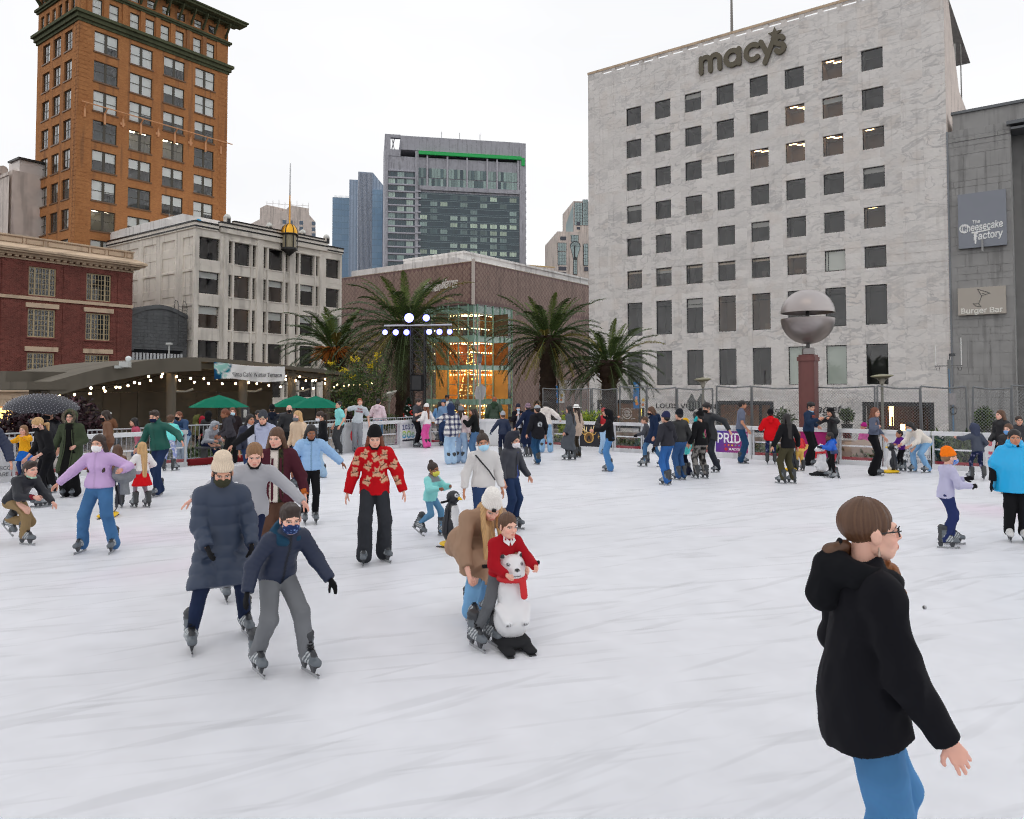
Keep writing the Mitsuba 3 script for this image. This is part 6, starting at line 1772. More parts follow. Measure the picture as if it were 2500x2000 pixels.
edge = (uu_.ravel() < 0.75 - 0.9 * (V_.ravel() * 0.2)) & (leafn > 0.5)
cl[edge] = lin(30, 130, 140)
cl[edge & (leafn > 0.62)] = lin(22, 70, 110)
cl[(uu_.ravel() < 0.7) & (leafn < 0.34)] = lin(150, 200, 190)
obj('cloth', (P_, np.vstack([q_[:, [0, 1, 2]], q_[:, [0, 2, 3]]])), 'cloth', t, color=cl, smooth=True)
v, f = letters(FBn, 'Alma Café Winter Terrace', 0.72, 2.62, 0.14, 0.125, 0.135, False, 0.0, 1.25, 2.35)
obj('lettering', (v, f), 'satin', t, color=lin(60, 60, 66))
for i, (x, y, r, zt) in enumerate(((-10.1, 26.3, 1.0, 1.92), (-7.9, 28.0, 0.95, 1.90), (-7.05, 27.4, 0.98, 1.88))):
 t = thing('parasol', ('green parasol standing alone left of the other two', 'green parasol, left one of the overlapping pair', 'green parasol, right one of the overlapping pair')[i], 'parasol', 'green parasols by the cafe')
 m = MB()
 rim, n = [], 8
 for k in range(n):
  a = 2 * PI * k / n + 0.2
  rim.append((x + r * math.cos(a), y + r * math.sin(a), zt - 0.42))
 ap = np.array([x, y, zt])
 for k in range(n):
  A, B = np.array(rim[k]), np.array(rim[(k + 1) % n])
  pa = [ap, ap * 0.5 + A * 0.5 + [0, 0, 0.05], A]
  pb = [ap, ap * 0.5 + B * 0.5 + [0, 0, 0.05], B]
  mid_ = (A + B) / 2 + [0, 0, 0.0]
  md2 = (pa[1] + pb[1]) / 2 - [0, 0, 0.015]
  m.add([ap, pa[1], md2, pb[1], A, mid_, B], [[0, 1, 2], [0, 2, 3], [1, 4, 5], [1, 5, 2], [2, 5, 6], [2, 6, 3]])
 obj('canopy', m, 'cloth', t, color=lin(8, 108, 84))
 obj('pole', MB().tube([(x, y, G0), (x, y, zt + 0.06)], 0.022, 6), 'satin', t, color=lin(40, 40, 40))
 obj('rib', MB().tube([(x, y, zt - 0.35), rim[0]], 0.008, 4).tube([(x, y, zt - 0.35), rim[4]], 0.008, 4), 'satin', t, color=lin(60, 60, 60))
def barrier(s0, s1, e, label):
 F, L = frame_between((s0, e), (s1, e))
 t = thing('crowd_barrier', label, 'crowd barrier', 'steel crowd barriers')
 m = MB().tube([F(0.02, 0.1, 0), F(0.02, 1.06, 0), F(L - 0.02, 1.06, 0), F(L - 0.02, 0.1, 0), F(0.02, 0.1, 0)], 0.022, 6)
 obj('frame', m, 'satin', t, color=lin(176, 180, 184))
 n = int(L / 0.12)
 for k in range(1, n):
  obj('bar', MB().tube([F(L * k / n, 0.12, 0), F(L * k / n, 1.05, 0)], 0.011, 5), 'satin', t, color=lin(160, 164, 168))
 obj('foot', MB().fbox(F, 0.2, 0.26, G0, 0.1, -0.3, 0.3).fbox(F, L - 0.26, L - 0.2, G0, 0.1, -0.3, 0.3), 'satin', t, color=lin(120, 122, 124))
for i, (a, b) in enumerate(((6.9, 9.1), (9.15, 11.3), (11.35, 13.5), (13.55, 15.7), (15.75, 17.9), (17.95, 20.1), (20.15, 22.0))):
 barrier(a, b, 20.35 if a < 11.3 or a > 15.5 else 20.75, ('steel crowd barrier farthest left behind the green parka', 'steel crowd barrier behind the man in the green jacket', 'steel crowd barrier left of the gap in the boards', 'steel crowd barrier behind the group of friends', 'steel crowd barrier behind the turquoise tee', 'steel crowd barrier behind the pink hoodie', 'steel crowd barrier under the truss')[i])
t = thing('bench', 'grey metal bench behind the red kerb', 'bench')
F, L = frame_between((12.2, 20.3), (14.2, 20.3))
obj('seat', MB().fbox(F, 0, L, 0.40, 0.45, -0.2, 0.2), 'satin', t, color=lin(70, 72, 76))
for u in (0.15, L - 0.2):
 obj('leg', MB().fbox(F, u, u + 0.06, G0, 0.4, -0.15, 0.15), 'satin', t, color=lin(80, 82, 84))
v, f, c = leaf_cloud(2400, strip_pts(11.5, 17.5, 21.2, 22.6, G0, 0.42), 0.16, GREENS + [lin(70, 84, 60)], 0.4)
obj('ground_cover', (v, f), 'leafy', None, color=c, kind='stuff', label='low green ground cover behind the crowd barriers', cat='ground cover')
t = thing('info_post', 'grey post with a small white notice by the parasols', 'sign')
q = at(597, 1012, 27.5)
obj('post', MB().box(q[0] - 0.12, q[0] + 0.12, q[1], q[1] + 0.2, G0, 1.45), 'satin', t, color=lin(72, 72, 76))
obj('notice', MB().box(q[0] - 0.03, q[0] + 0.09, q[1] - 0.02, q[1] - 0.003, 1.1, 1.38), 'satin', t, color=lin(215, 215, 212))
# people: implicit surfaces, posed skeletons, clothes
def surface_nets(val, org, h):
 s = val < 0
 c = s[:-1, :-1, :-1].astype(np.int8)
 for a in (0, 1):
  for b in (0, 1):
   for d in (0, 1):
    if a or b or d:
     c = c + s[a:s.shape[0] - 1 + a, b:s.shape[1] - 1 + b, d:s.shape[2] - 1 + d]
 cell = (c > 0) & (c < 8)
 I = np.argwhere(cell)
 if not len(I):
  return np.zeros((0, 3)), np.zeros((0, 3), int)
 idx = np.full(cell.shape, -1)
 idx[tuple(I.T)] = np.arange(len(I))
 acc, cnt = np.zeros((len(I), 3)), np.zeros(len(I))
 corner = {(a, b, d): val[I[:, 0] + a, I[:, 1] + b, I[:, 2] + d] for a in (0, 1) for b in (0, 1) for d in (0, 1)}
 for ax in range(3):
  for o in ((0, 0), (0, 1), (1, 0), (1, 1)):
   p = list(o)
   p.insert(ax, 0)
   q = list(o)
   q.insert(ax, 1)
   v0, v1 = corner[tuple(p)], corner[tuple(q)]
   hit = (v0 < 0) != (v1 < 0)
   t = np.where(hit, v0 / np.where(hit, v0 - v1, 1), 0)
   e = np.array(p, float)[None] + np.zeros((len(I), 3))
   e[:, ax] = t
   acc += np.where(hit[:, None], e, 0)
   cnt += hit
 v = org + (I + acc / cnt[:, None]) * h
 F = []
 for ax in range(3):
  a, b = (ax + 1) % 3, (ax + 2) % 3
  s0 = np.take(s, range(s.shape[ax] - 1), ax)
  s1 = np.take(s, range(1, s.shape[ax]), ax)
  E_ = np.argwhere(s0 != s1)
  ok = (E_[:, a] > 0) & (E_[:, b] > 0) & (E_[:, a] < s.shape[a] - 1) & (E_[:, b] < s.shape[b] - 1)
  E_ = E_[ok]
  ins = s0[tuple(E_.T)]
  q = []
  for da, db in ((-1, -1), (0, -1), (0, 0), (-1, 0)):
   w = E_.copy()
   w[:, a] += da
   w[:, b] += db
   q.append(idx[tuple(w.T)])
  q = np.stack(q, 1)
  q[~ins] = q[~ins][:, ::-1]
  F.append(q)
 F = np.vstack(F)
 return v, np.vstack([F[:, [0, 1, 2]], F[:, [0, 2, 3]]])
class Sdf:
 """smooth union of simple solids on a grid"""
 def __init__(self, h, k=0.02):
  self.h, self.k, self.items, self.cuts, self.subs, self.disp = h, k, [], [], [], None
 def cap(self, a, b, ra, rb=None, k=None, flat=None, quilt=None):
  """tapered capsule; flat = (axis, s): thinner along axis by s; quilt = (length, depth)"""
  a, b = np.asarray(a, float), np.asarray(b, float)
  rb = ra if rb is None else rb
  M = None
  if flat:
   ax = np.asarray(flat[0], float)
   ax = ax / np.linalg.norm(ax)
   M = np.eye(3) + (flat[1] - 1) * np.outer(ax, ax)
  A, B = (a, b) if M is None else (M @ a, M @ b)
  d = B - A
  L2 = max(d @ d, 1e-12)
  L = math.sqrt(L2)
  def fn(P):
   Q = P if M is None else P @ M.T
   t = np.clip((Q - A) @ d / L2, 0, 1)
   r = ra + (rb - ra) * t
   if quilt:
    r = r + quilt[1] * (np.abs(np.sin(PI * (t * L + (quilt[2] if len(quilt) > 2 else 0)) / quilt[0])) ** 0.55 - 0.6)
   return np.linalg.norm(Q - (A + t[:, None] * d), axis=1) - r
  R = max(ra, rb) + (quilt[1] if quilt else 0)
  self.items.append((fn, np.minimum(a, b) - R, np.maximum(a, b) + R, self.k if k is None else k))
  return self
 def ell(self, c, r, R=None, k=None):
  c, r = np.asarray(c, float), np.broadcast_to(np.asarray(r, float), (3,))
  def fn(P):
   Q = P - c
   if R is not None:
    Q = Q @ R
   n = np.linalg.norm(Q / r, axis=1)
   n2 = np.linalg.norm(Q / r ** 2, axis=1) + 1e-9
   return n * (n - 1) / n2
  m = r.max()
  self.items.append((fn, c - m, c + m, self.k if k is None else k))
  return self
 def sub(self, fn, k=0.005):
  self.subs.append((fn, k))
  return self
 def cut(self, p, n):
  """removes what lies beyond the plane through p with outward normal n"""
  p, n = np.asarray(p, float), np.asarray(n, float) / np.linalg.norm(n)
  self.cuts.append(lambda P: (P - p) @ n)
  return self
 def mesh(self):
  h = self.h
  pad = 2.5 * h + 0.012
  lo = np.min([i[1] for i in self.items], 0) - pad
  hi = np.max([i[2] for i in self.items], 0) + pad
  n = np.ceil((hi - lo) / h).astype(int) + 1
  val = np.full(n, 0.5)
  ax = [lo[i] + h * np.arange(n[i]) for i in range(3)]
  for fn, l, u, k in self.items:
   p2 = pad + k
   i0 = np.clip(np.floor((l - p2 - lo) / h).astype(int), 0, n - 1)
   i1 = np.clip(np.ceil((u + p2 - lo) / h).astype(int) + 1, 1, n)
   X, Y, Z = np.meshgrid(*[ax[i][i0[i]:i1[i]] for i in range(3)], indexing='ij')
   P = np.column_stack([X.ravel(), Y.ravel(), Z.ravel()])
   d = fn(P).reshape(X.shape)
   sl = tuple(slice(i0[i], i1[i]) for i in range(3))
   cur = val[sl]
   if k > 0:
    q = np.clip(0.5 + 0.5 * (cur - d) / k, 0, 1)
    val[sl] = cur * (1 - q) + d * q - k * q * (1 - q)
   else:
    val[sl] = np.minimum(cur, d)
  near = np.abs(val) < 0.09
  if near.any() and (self.subs or self.cuts or self.disp):
   I = np.argwhere(near)
   P = lo + I * h
   w = val[near]
   if self.disp:
    w = w + self.disp(P)
   for fn, k in self.subs:
    d = -fn(P)
    q = np.clip(0.5 - 0.5 * (w - d) / k, 0, 1) if k else (d > w) * 1.0
    w = w * (1 - q) + d * q + k * q * (1 - q)
   for fn in self.cuts:
    w = np.maximum(w, fn(P))
   val[near] = w
  if self.cuts or self.subs:
   ins = (val < 0) & ~near
   if ins.any():
    P = lo + np.argwhere(ins) * h
    w = val[ins]
    for fn in self.cuts:
     w = np.maximum(w, fn(P))
    for fn, k in self.subs:
     w = np.maximum(w, -fn(P))
    val[ins] = w
  return surface_nets(val, lo, h)
def rot_axis(axis, a):
 x, y, z = np.asarray(axis, float) / np.linalg.norm(axis)
 c, s = math.cos(a), math.sin(a)
 C = 1 - c
 return np.array([[c + x * x * C, x * y * C - z * s, x * z * C + y * s], [y * x * C + z * s, c + y * y * C, y * z * C - x * s], [z * x * C - y * s, z * y * C + x * s, c + z * z * C]])
def yaw_m(a):       # turns towards the person's right for positive a
 return rot_axis([0, 0, 1], -a)
def folds(amp, f=7.0, seed=0, stretch=(1, 1, 0.5)):
 s = np.array(stretch) * f
 def fn(P):
  n = meshkit.fbm(P * s + seed * 3.7, 2, seed)
  r = 1 - np.abs(2 * n - 1) * 1.4
  return amp * (0.5 - r)
 return fn
# shared parts in their own frames
def make_head(h):
 """head of 0.23 m from chin (z = 0) to top, facing +y -> (v, f, masks)"""
 s = Sdf(h, 0.018)
 s.ell((0, -0.014, 0.143), (0.0745, 0.094, 0.086)).ell((0, 0.022, 0.082), (0.058, 0.066, 0.078)).ell((0, 0.060, 0.022), (0.026, 0.024, 0.021))
 s.ell((0, 0.075, 0.050), (0.027, 0.022, 0.026), k=0.02)
 for x in (-1, 1):
  s.ell((x * 0.036, 0.050, 0.078), (0.024, 0.032, 0.026), k=0.02)
  s.cap((x * 0.012, 0.088, 0.126), (x * 0.044, 0.070, 0.126), 0.010, 0.008, k=0.014)
  s.cap((x * 0.045, 0.0, 0.045), (x * 0.020, 0.052, 0.020), 0.020, 0.016, k=0.025)
  s.ell((x * 0.077, -0.010, 0.098), (0.010, 0.020, 0.032), R=rot_axis([0, 0, 1], -x * 0.45), k=0.008)
 s.cap((0, 0.090, 0.116), (0, 0.107, 0.080), 0.0075, 0.0115, k=0.012)
 for x in (-1, 1):
  s.ell((x * 0.011, 0.096, 0.076), 0.0085, k=0.008)
 s.cap((-0.016, 0.0925, 0.0505), (0.016, 0.0925, 0.0505), 0.0055, k=0.008).cap((-0.013, 0.0915, 0.0405), (0.013, 0.0915, 0.0405), 0.0065, k=0.008)
 for x in (-1, 1):
  c = np.array([x * 0.031, 0.098, 0.107])
  s.sub(lambda P, c=c: np.linalg.norm((P - c) * [0.8, 1, 1.25], axis=1) - 0.0115, 0.012)
 s2 = Sdf(h, 0.004)
 s2.items, s2.subs = s.items, s.subs
 v, f = s2.mesh()
 return v, f
def head_colors(v, skin, lips, brow, eye=(0.02, 0.013, 0.01)):
 c = np.tile(np.array(skin, float), (len(v), 1))
 x, y, z = np.abs(v[:, 0]), v[:, 1], v[:, 2]
 front = y > 0.05
 n = meshkit.fbm(v * 40, 2, 3)[:, None]
 c *= 0.94 + 0.12 * n
 cheek = np.exp(-((x - 0.040) ** 2 + (z - 0.075) ** 2) / 0.0004) * front
 c = c * (1 + cheek[:, None] * np.array([0.10, -0.10, -0.10]))
 nose = np.exp(-(x ** 2 + (z - 0.080) ** 2) / 0.0002) * (y > 0.09)
 c = c * (1 + nose[:, None] * np.array([0.06, -0.08, -0.08]))
 m = front & (x < 0.024 - 0.6 * np.abs(z - 0.046)) & (np.abs(z - 0.046) < 0.0105) & (y > 0.07)
 c[m] = lips
 m = front & (x < 0.021) & (np.abs(z - 0.0462) < 0.0018)
 c[m] = np.array(lips) * 0.35
 d = np.hypot((x - 0.031) / 0.0155, (z - 0.107) / 0.0065)
 m = front & (d < 1.0)
 c[m] = (0.55, 0.52, 0.50)
 m = front & (np.hypot(x - 0.031, z - 0.107) < 0.0062)
 c[m] = eye
 m = front & (np.abs(d - 1.05) < 0.28) & (z > 0.107)
 c[m] = np.array(brow) * 0.5
 m = front & (np.abs(z - (0.1265 - 0.12 * np.abs(x - 0.03))) < 0.0038) & (x > 0.013) & (x < 0.050)
 c[m] = brow
 m = (y > 0.096) & (np.hypot(x - 0.0085, z - 0.0715) < 0.0035)
 c[m] = np.array(skin) * 0.35
 return c
def hand_bones(curl, spread=0.06, thumb=0.6, grip=False):
 """right hand of 0.19 m: wrist at the origin, fingers along -z, palm towards -y... -> list of (a, b, ra, rb)"""
 out = []
 for i, (x, L, r) in enumerate(((-0.030, 0.070, 0.0085), (-0.010, 0.080, 0.009), (0.010, 0.075, 0.0087), (0.029, 0.058, 0.0078))):
  base = np.array([x, 0.0, -0.092 + 0.006 * abs(i - 1)])
  a0 = curl * (0.8 + 0.12 * i)
  sp = (i - 1.4) * spread
  p, ang = base, a0 * 0.5
  out.append((np.array([x * 0.6, 0, -0.02]), base, 0.015, 0.012))
  for q, l in enumerate((0.46, 0.31, 0.23)):
   d = np.array([math.sin(sp), math.sin(ang), -math.cos(ang)])
   d /= np.linalg.norm(d)
   n = p + d * L * l
   out.append((p, n, r * (1.08 - 0.1 * q), r * (1 - 0.1 * q)))
   p, ang = n, ang + a0 * 0.85
 p = np.array([-0.022, 0.004, -0.030])
 for q, (l, dx, dy) in enumerate(((0.042, -0.75, 0.25 + 0.5 * curl * thumb), (0.034, -0.45 + 0.4 * curl, 0.4 + 0.5 * curl * thumb), (0.026, -0.2 + 0.6 * curl, 0.4 + 0.5 * curl * thumb))):
  d = np.array([dx, dy, -0.75])
  d /= np.linalg.norm(d)
  n = p + d * l
  out.append((p, n, 0.0125 - 0.0015 * q, 0.011 - 0.0015 * q))
  p = n
 return out
def make_hand(h, curl, glove=0.0):
 s = Sdf(h, 0.006)
 for a, b, ra, rb in hand_bones(curl):
  s.cap(a, b, ra + glove, rb + glove, k=0.004 if rb < 0.0115 else 0.012)
 s.cap((0.006, -0.001, -0.03), (0.004, -0.001, -0.088), 0.020 + glove, 0.022 + glove, k=0.012, flat=((0, 1, 0), 1.7))
 s.cap((0, 0, 0.035), (0, 0, -0.025), 0.022 + glove, 0.020 + glove, k=0.014, flat=((0, 1, 0), 1.25))
 return s.mesh()
HEADS = {q: make_head(q) for q in (0.0046, 0.0075, 0.012)}
HANDS = {(q, c, g): make_hand(q, c, g) for q in (0.0045, 0.0075) for c in (0.35, 1.25) for g in (0.0, 0.004)}
def make_skate(h):
 """right boot: sole at z = 0.075 over the ice, ankle at (0, 0, 0.17), toes along +y -> parts"""
 s = Sdf(h, 0.03)
 s.cap((0, 0.155, 0.108), (0, 0.03, 0.118), 0.039, 0.043, flat=((0, 0, 1), 1.05)).cap((0, 0.0, 0.118), (0, -0.045, 0.120), 0.043, 0.042)
 s.cap((0, -0.02, 0.13), (0, -0.022, 0.29), 0.052, 0.060, flat=((0, 1, 0), 0.93)).ell((0, 0.06, 0.155), (0.038, 0.06, 0.04))
 s.cut((0, 0, 0.078), (0, 0, -1)).cut((0, 0, 0.325), (0, 0.25, 1))
 s.disp = lambda P: 0.0025 * np.sin(P[:, 2] * 140) * (P[:, 1] < 0.03)
 v, f = s.mesh()
 x, y, z = v.T
 c = np.tile(np.array(lin(92, 98, 104)), (len(v), 1))
 tongue = (y > 0.012) & (np.abs(x) < 0.026) & (z > 0.15) & (y - (0.19 - z) * 0.9 > -0.06)
 c[tongue] = lin(40, 42, 46)
 c[(z > 0.262)] = lin(48, 50, 54)
 c[(y < -0.045)] = lin(56, 58, 62)
 st = (np.abs(x) > 0.025) & (y > -0.02) & (y < 0.10) & (z < 0.19) & (np.sin((y - 0.7 * z) * 175) > 0.35) & (z > 0.095)
 c[st] = lin(190, 194, 196)
 c[z < 0.092] = lin(34, 35, 38)
 lace = MB()
 for i in range(6):
  zz, yy = 0.165 + 0.022 * i, 0.078 - 0.016 * i
  lace.tube([(-0.026, yy, zz), (0, yy + 0.012, zz + 0.012), (0.026, yy, zz + 0.02)], 0.0045, 4)
  lace.tube([(0.026, yy, zz), (0, yy + 0.012, zz + 0.012), (-0.026, yy, zz + 0.02)], 0.0045, 4)
 bl = MB().box(-0.002, 0.002, -0.10, 0.195, 0.0, 0.024, lin(150, 152, 156)).box(-0.006, 0.006, 0.16, 0.192, 0.024, 0.03, lin(70, 70, 74))
 for y0, y1 in ((-0.075, -0.03), (0.075, 0.12)):
  bl.hexa([(x_, y_, z_) for z_, w, g in ((0.024, 0.005, 0.0), (0.08, 0.02, 0.012)) for y_ in (y0 - g, y1 + g) for x_ in (-w, w)], lin(62, 64, 68))
 return (v, f, c), lace.vf(), bl
SK_HI, SK_LO = make_skate(0.0085), make_skate(0.014)
SK_SHAPES = {}
for nm, sk in (('hi', SK_HI), ('lo', SK_LO)):
 SK_SHAPES[nm] = (shape(sk[0][0], sk[0][1], 'satin', sk[0][2], True), shape(*sk[1], 'matte', lin(26, 26, 28)), shape(*sk[2].vf(), 'satin', np.vstack(sk[2].c)))
wv = SK_LO[0]
SK_SHAPES['white'] = (shape(wv[0], wv[1], 'satin', np.where(wv[2].mean(1, keepdims=True) > 0.02, 0.62, 0.3) * np.ones(3), True), SK_SHAPES['lo'][1], SK_SHAPES['lo'][2])
def ik(a, t, l1, l2, pole):
 d = t - a
 L = np.linalg.norm(d)
 L = min(max(L, abs(l1 - l2) + 1e-3), (l1 + l2) * 0.9995)
 u = d / (np.linalg.norm(d) + 1e-9)
 x = (l1 * l1 - l2 * l2 + L * L) / (2 * L)
 y = math.sqrt(max(l1 * l1 - x * x, 0))
 p = np.asarray(pole, float) - u * (np.asarray(pole, float) @ u)
 p /= np.linalg.norm(p) + 1e-9
 return a + u * x + p * y, a + u * L
SKIN = {'fair': lin(226, 178, 158), 'light': lin(214, 164, 140), 'tan': lin(190, 136, 108), 'brown': lin(148, 98, 72), 'dark': lin(104, 68, 50)}
HAIRC = {'black': lin(30, 25, 25), 'dark': lin(50, 36, 30), 'brown': lin(88, 60, 42), 'auburn': lin(112, 64, 42), 'lightbrown': lin(132, 96, 64), 'blond': lin(190, 152, 104), 'red': lin(150, 80, 50)}
def to_world(v, xy, face):
 a = math.radians(face)
 F, R = np.array([math.sin(a), -math.cos(a)]), np.array([-math.cos(a), -math.sin(a)])
 return np.column_stack([v[:, :1] * R + v[:, 1:2] * F + np.asarray(xy), v[:, 2]])
def world_matrix(xy, face, M=np.eye(3), t=(0, 0, 0)):
 a = math.radians(face)
 B = np.array([[-math.cos(a), math.sin(a), 0], [-math.sin(a), -math.cos(a), 0], [0, 0, 1.0]])
 W = np.eye(4)
 W[:3, :3] = B @ M
 W[:3, 3] = B @ np.asarray(t) + [*xy, 0]
 return mi.ScalarTransform4f(W.tolist())
def plaid(P, R):
 u, w = P[:, 0] + 0.35 * P[:, 1], P[:, 2]
 a, b = np.sin(u * 44) > 0.25, np.sin(w * 44) > 0.25
 c = np.where((a & b)[:, None], lin(34, 40, 74), np.where((a | b)[:, None], lin(120, 122, 138), lin(222, 220, 218)))
 return c
class Person:
 """a posed figure; everything is in its own frame (x right, y ahead, z up) until it is put down"""
 def __init__(self, label, xy, H, face=0, q=None, cat='person', group=None, **o):
  self.o, self.H, self.face, self.xy = o, H, face, np.asarray(xy, float)
  dist = float(np.linalg.norm(self.xy))
  self.dist = dist
  self.h = q or (0.0085 if dist < 5 else 0.0115 if dist < 10 else 0.015 if dist < 15 else 0.021)
  self.key = thing('person', label, cat, group)
  self.seed = len(USED) % 97
  g = o.get
  hh = self.hh = g('hh', 0.232 * (H / 1.7) ** 0.36)
  B = H - hh
  self.base = g('z', 0.0) + (0.0 if g('noskate') else 0.072)
  self.arm = 0.365 * B * g('arml', 1.0)
  sw, hw = 0.112 * B * g('wide', 1.0), 0.052 * B
  thigh, shin, ank = 0.292 * B, 0.285 * B, 0.055 * B + 0.0
  feet = g('feet', ((0, -0.085), (0, 0.085)))
  feet = [tuple(f) + (0, 0, 0, 0, 0)[len(f):] if len(f) < 5 else f for f in [tuple(f) for f in feet]]
  feet = [(f + (0,) * 5)[:5] for f in feet]
  self.feet = feet
  A = [np.array([f[1], f[0], self.base + ank + f[2]]) for f in feet]
  lean, tilt, twist = math.radians(g('lean', 3)), math.radians(g('tilt', 0)), math.radians(g('twist', 0))
  px, py = g('hip', (None, None))
  if px is None:
   px, py = np.mean([a[0] for a in A]), np.mean([a[1] for a in A]) - 0.25 * math.sin(lean) * B * 0.4
  Ls = (thigh + shin) * 0.992
  zs = []
  for s, a in zip((-1, 1), A):
   dx, dy = px + s * hw - a[0], py - a[1]
   zs.append(a[2] + math.sqrt(max(Ls * Ls - dx * dx - dy * dy, 0.04)))
  stance = [z for z, f in zip(zs, feet) if f[2] < 0.05] or zs
  pz = g('hipz') or min(min(stance), max(zs)) - g('crouch', 0.02) * B
  self.pel = np.array([px, py, pz])
  Rt = rot_axis([1, 0, 0], -lean) @ rot_axis([0, 1, 0], tilt)
  self.Rt = Rt
  Ry = yaw_m(twist)
  self.up, self.fw, self.rt = Rt @ np.array([0, 0, 1.0]), Ry @ Rt @ np.array([0, 1.0, 0]), Ry @ Rt @ np.array([1.0, 0, 0])
  tl = 0.318 * B
  self.chest = self.pel + self.up * tl
  self.hips = [self.pel + np.array([s * hw, 0, 0]) for s in (-1, 1)]
  self.knees, self.ankles = [], []
  for s, hp, a, f in zip((-1, 1), self.hips, A, feet):
   yw = math.radians(f[3]) * s
   kp = np.array([math.sin(yw) * 0.6 + 0.05 * s, 1.0, 0.15])
   k_, a_ = ik(hp, a, thigh, shin, kp)
   self.knees.append(k_)
   self.ankles.append(a_)
  self.sho = [self.chest + self.rt * s * sw - self.up * 0.022 * B for s in (-1, 1)]
  self.elb, self.wri = [], []
  ua, fa = self.arm * 0.53, self.arm * 0.47
  for s, key in ((-1, 'L'), (1, 'R')):
   t = g(key, (0.10, 0.22, -0.94))
   tgt = self.sho[0 if s < 0 else 1] + (np.array([t[1] * s, t[0], t[2]]) * self.arm)
   if len(t) > 3:
    pole = np.array([t[4] * s, t[3], t[5]])
   else:
    pole = np.array([0.45 * s, -1.0, -0.25])
   e, w = ik(self.sho[0 if s < 0 else 1], tgt, ua, fa, pole)
   self.elb.append(e)
   self.wri.append(w)
  self.B = B
  self.neck0 = self.chest + self.up * 0.022 * B
  hp_, hy, hr = math.radians(g('nod', 0)), math.radians(g('turn', 0)), math.radians(g('roll', 0))
  self.Rh = yaw_m(hy) @ rot_axis([1, 0, 0], -hp_) @ rot_axis([0, 1, 0], hr)
  self.hs = hh / 0.232
  c0 = self.neck0 + self.up * 0.030 * B + self.fw * 0.014 * B
  self.chin = c0 + self.Rh @ np.array([0, 0.0, 0.0]) - self.Rh @ np.array([0, -0.012, 0.012]) * self.hs
  self.skin = SKIN[g('skin', 'light')] if isinstance(g('skin', 'light'), str) else g('skin')
  self.hair = HAIRC[g('hc', 'brown')] if isinstance(g('hc', 'brown'), str) else g('hc')
  self.nd = 1.0
  self.build()
 def hd(self, p):                       # head frame -> person frame
  return self.chin + self.Rh @ (np.asarray(p, float) * self.hs)
 def unhd(self, P):
  return ((P - self.chin) @ self.Rh) / self.hs
 def untorso(self, P):                  # pelvis origin, x right, y ahead, z along the spine
  M = np.stack([self.rt, np.cross(self.up, self.rt), self.up], 1)
  return (P - self.pel) @ M
 def put(self, name, mesh, mat, color=None, smooth=True, shade=None, label=None, parent=None):
  if isinstance(mesh, MB):
   v, f = mesh.vf()
   if color is None and mesh.c:
    color = np.vstack(mesh.c)
  else:
   v, f = mesh
  if not len(v):
   return None
  return obj(name, (to_world(v, self.xy, self.face), f), mat, parent or self.key, color=color, smooth=smooth, shade=shade, label=label)
 def tone(self, v, amp=0.12, f=6.0):
  return 1 + amp * 2 * (meshkit.fbm(v * f + self.seed, 2, 5) - 0.5)
 def build(self):
  o, g = self.o, self.o.get
  self.bottoms()
  self.top()
  self.body()
  if not g('noskate'):
   self.skates()
  self.hairs()
  self.headwear()
  self.facewear()
  for fn in g('extra', ()):
   fn(self)
 def body(self):
  g, B = self.o.get, self.B
  hq = 0.0046 if self.dist < 9 else 0.0075 if self.dist < 16 else 0.012
  v, f = HEADS[hq]
  brow = np.array(self.hair) * 0.6
  lips = g('lips', tuple(np.array(self.skin) * np.array([0.86, 0.52, 0.52])))
  hv = self.chin + (v * self.hs) @ self.Rh.T
  parts = [(hv, f, head_colors(v, self.skin, lips, brow))]
  s = Sdf(0.014 if (self.dist < 11 or g('bare')) else 0.024, 0.02)
  s.cap(self.neck0 - self.up * 0.06 * B, self.hd((0, -0.02, 0.07)), 0.050 * self.hs, 0.049 * self.hs)
  s.cap(self.pel, self.chest - self.up * 0.07 * B, 0.055 * B, 0.062 * B, flat=(self.fw, 1.5))
  for i in (0, 1):
   s.cap(self.chest - self.up * 0.03 * B, self.sho[i], 0.030 * B, 0.030 * B)
   s.cap(self.sho[i], self.elb[i], 0.029 * B, 0.025 * B)
   s.cap(self.elb[i], self.wri[i], 0.025 * B, 0.0165 * B)
   s.cap(self.hips[i], self.knees[i], 0.045 * B, 0.033 * B)
   s.cap(self.knees[i], self.ankles[i], 0.031 * B, 0.022 * B)
  bv, bf = s.mesh()
  parts.append((bv, bf, np.tile(np.array(self.skin), (len(bv), 1))))
  gl = g('gloves')
  gv = []
  for i, sd in ((0, -1), (1, 1)):
   if g('nohand', ()) and ('L', 'R')[i] in g('nohand'):
    continue
   d = self.wri[i] - self.elb[i]
   d /= np.linalg.norm(d)
   bend = g('bend' + 'LR'[i])
   if bend is not None:
    d = np.array([bend[1] * sd, bend[0], bend[2]], float)
    d /= np.linalg.norm(d)
   zc = -d
   pal = g('palm' + 'LR'[i], (0.0, -1.0, 0.0))      # where the palm faces: (ahead, outwards, up)
   yc = np.array([pal[1] * sd, pal[0], pal[2]], float)
   yc -= zc * (yc @ zc)
   yc /= np.linalg.norm(yc) + 1e-9
   xc = np.cross(yc, zc)
   M = np.stack([xc * (1 if sd > 0 else -1), yc, zc], 1)
   key = (0.0045 if self.dist < 12 else 0.0075, 1.25 if 'LR'[i] in g('grip', '') else 0.35, 0.004 if gl else 0.0)
   v, f = HANDS[key]
   hs = 0.108 * B / 0.185 * (1.0 if B > 1.2 else 1.08)
   w = self.wri[i] + (v * hs) @ M.T
   ff = f if np.linalg.det(M) > 0 else f[:, ::-1]
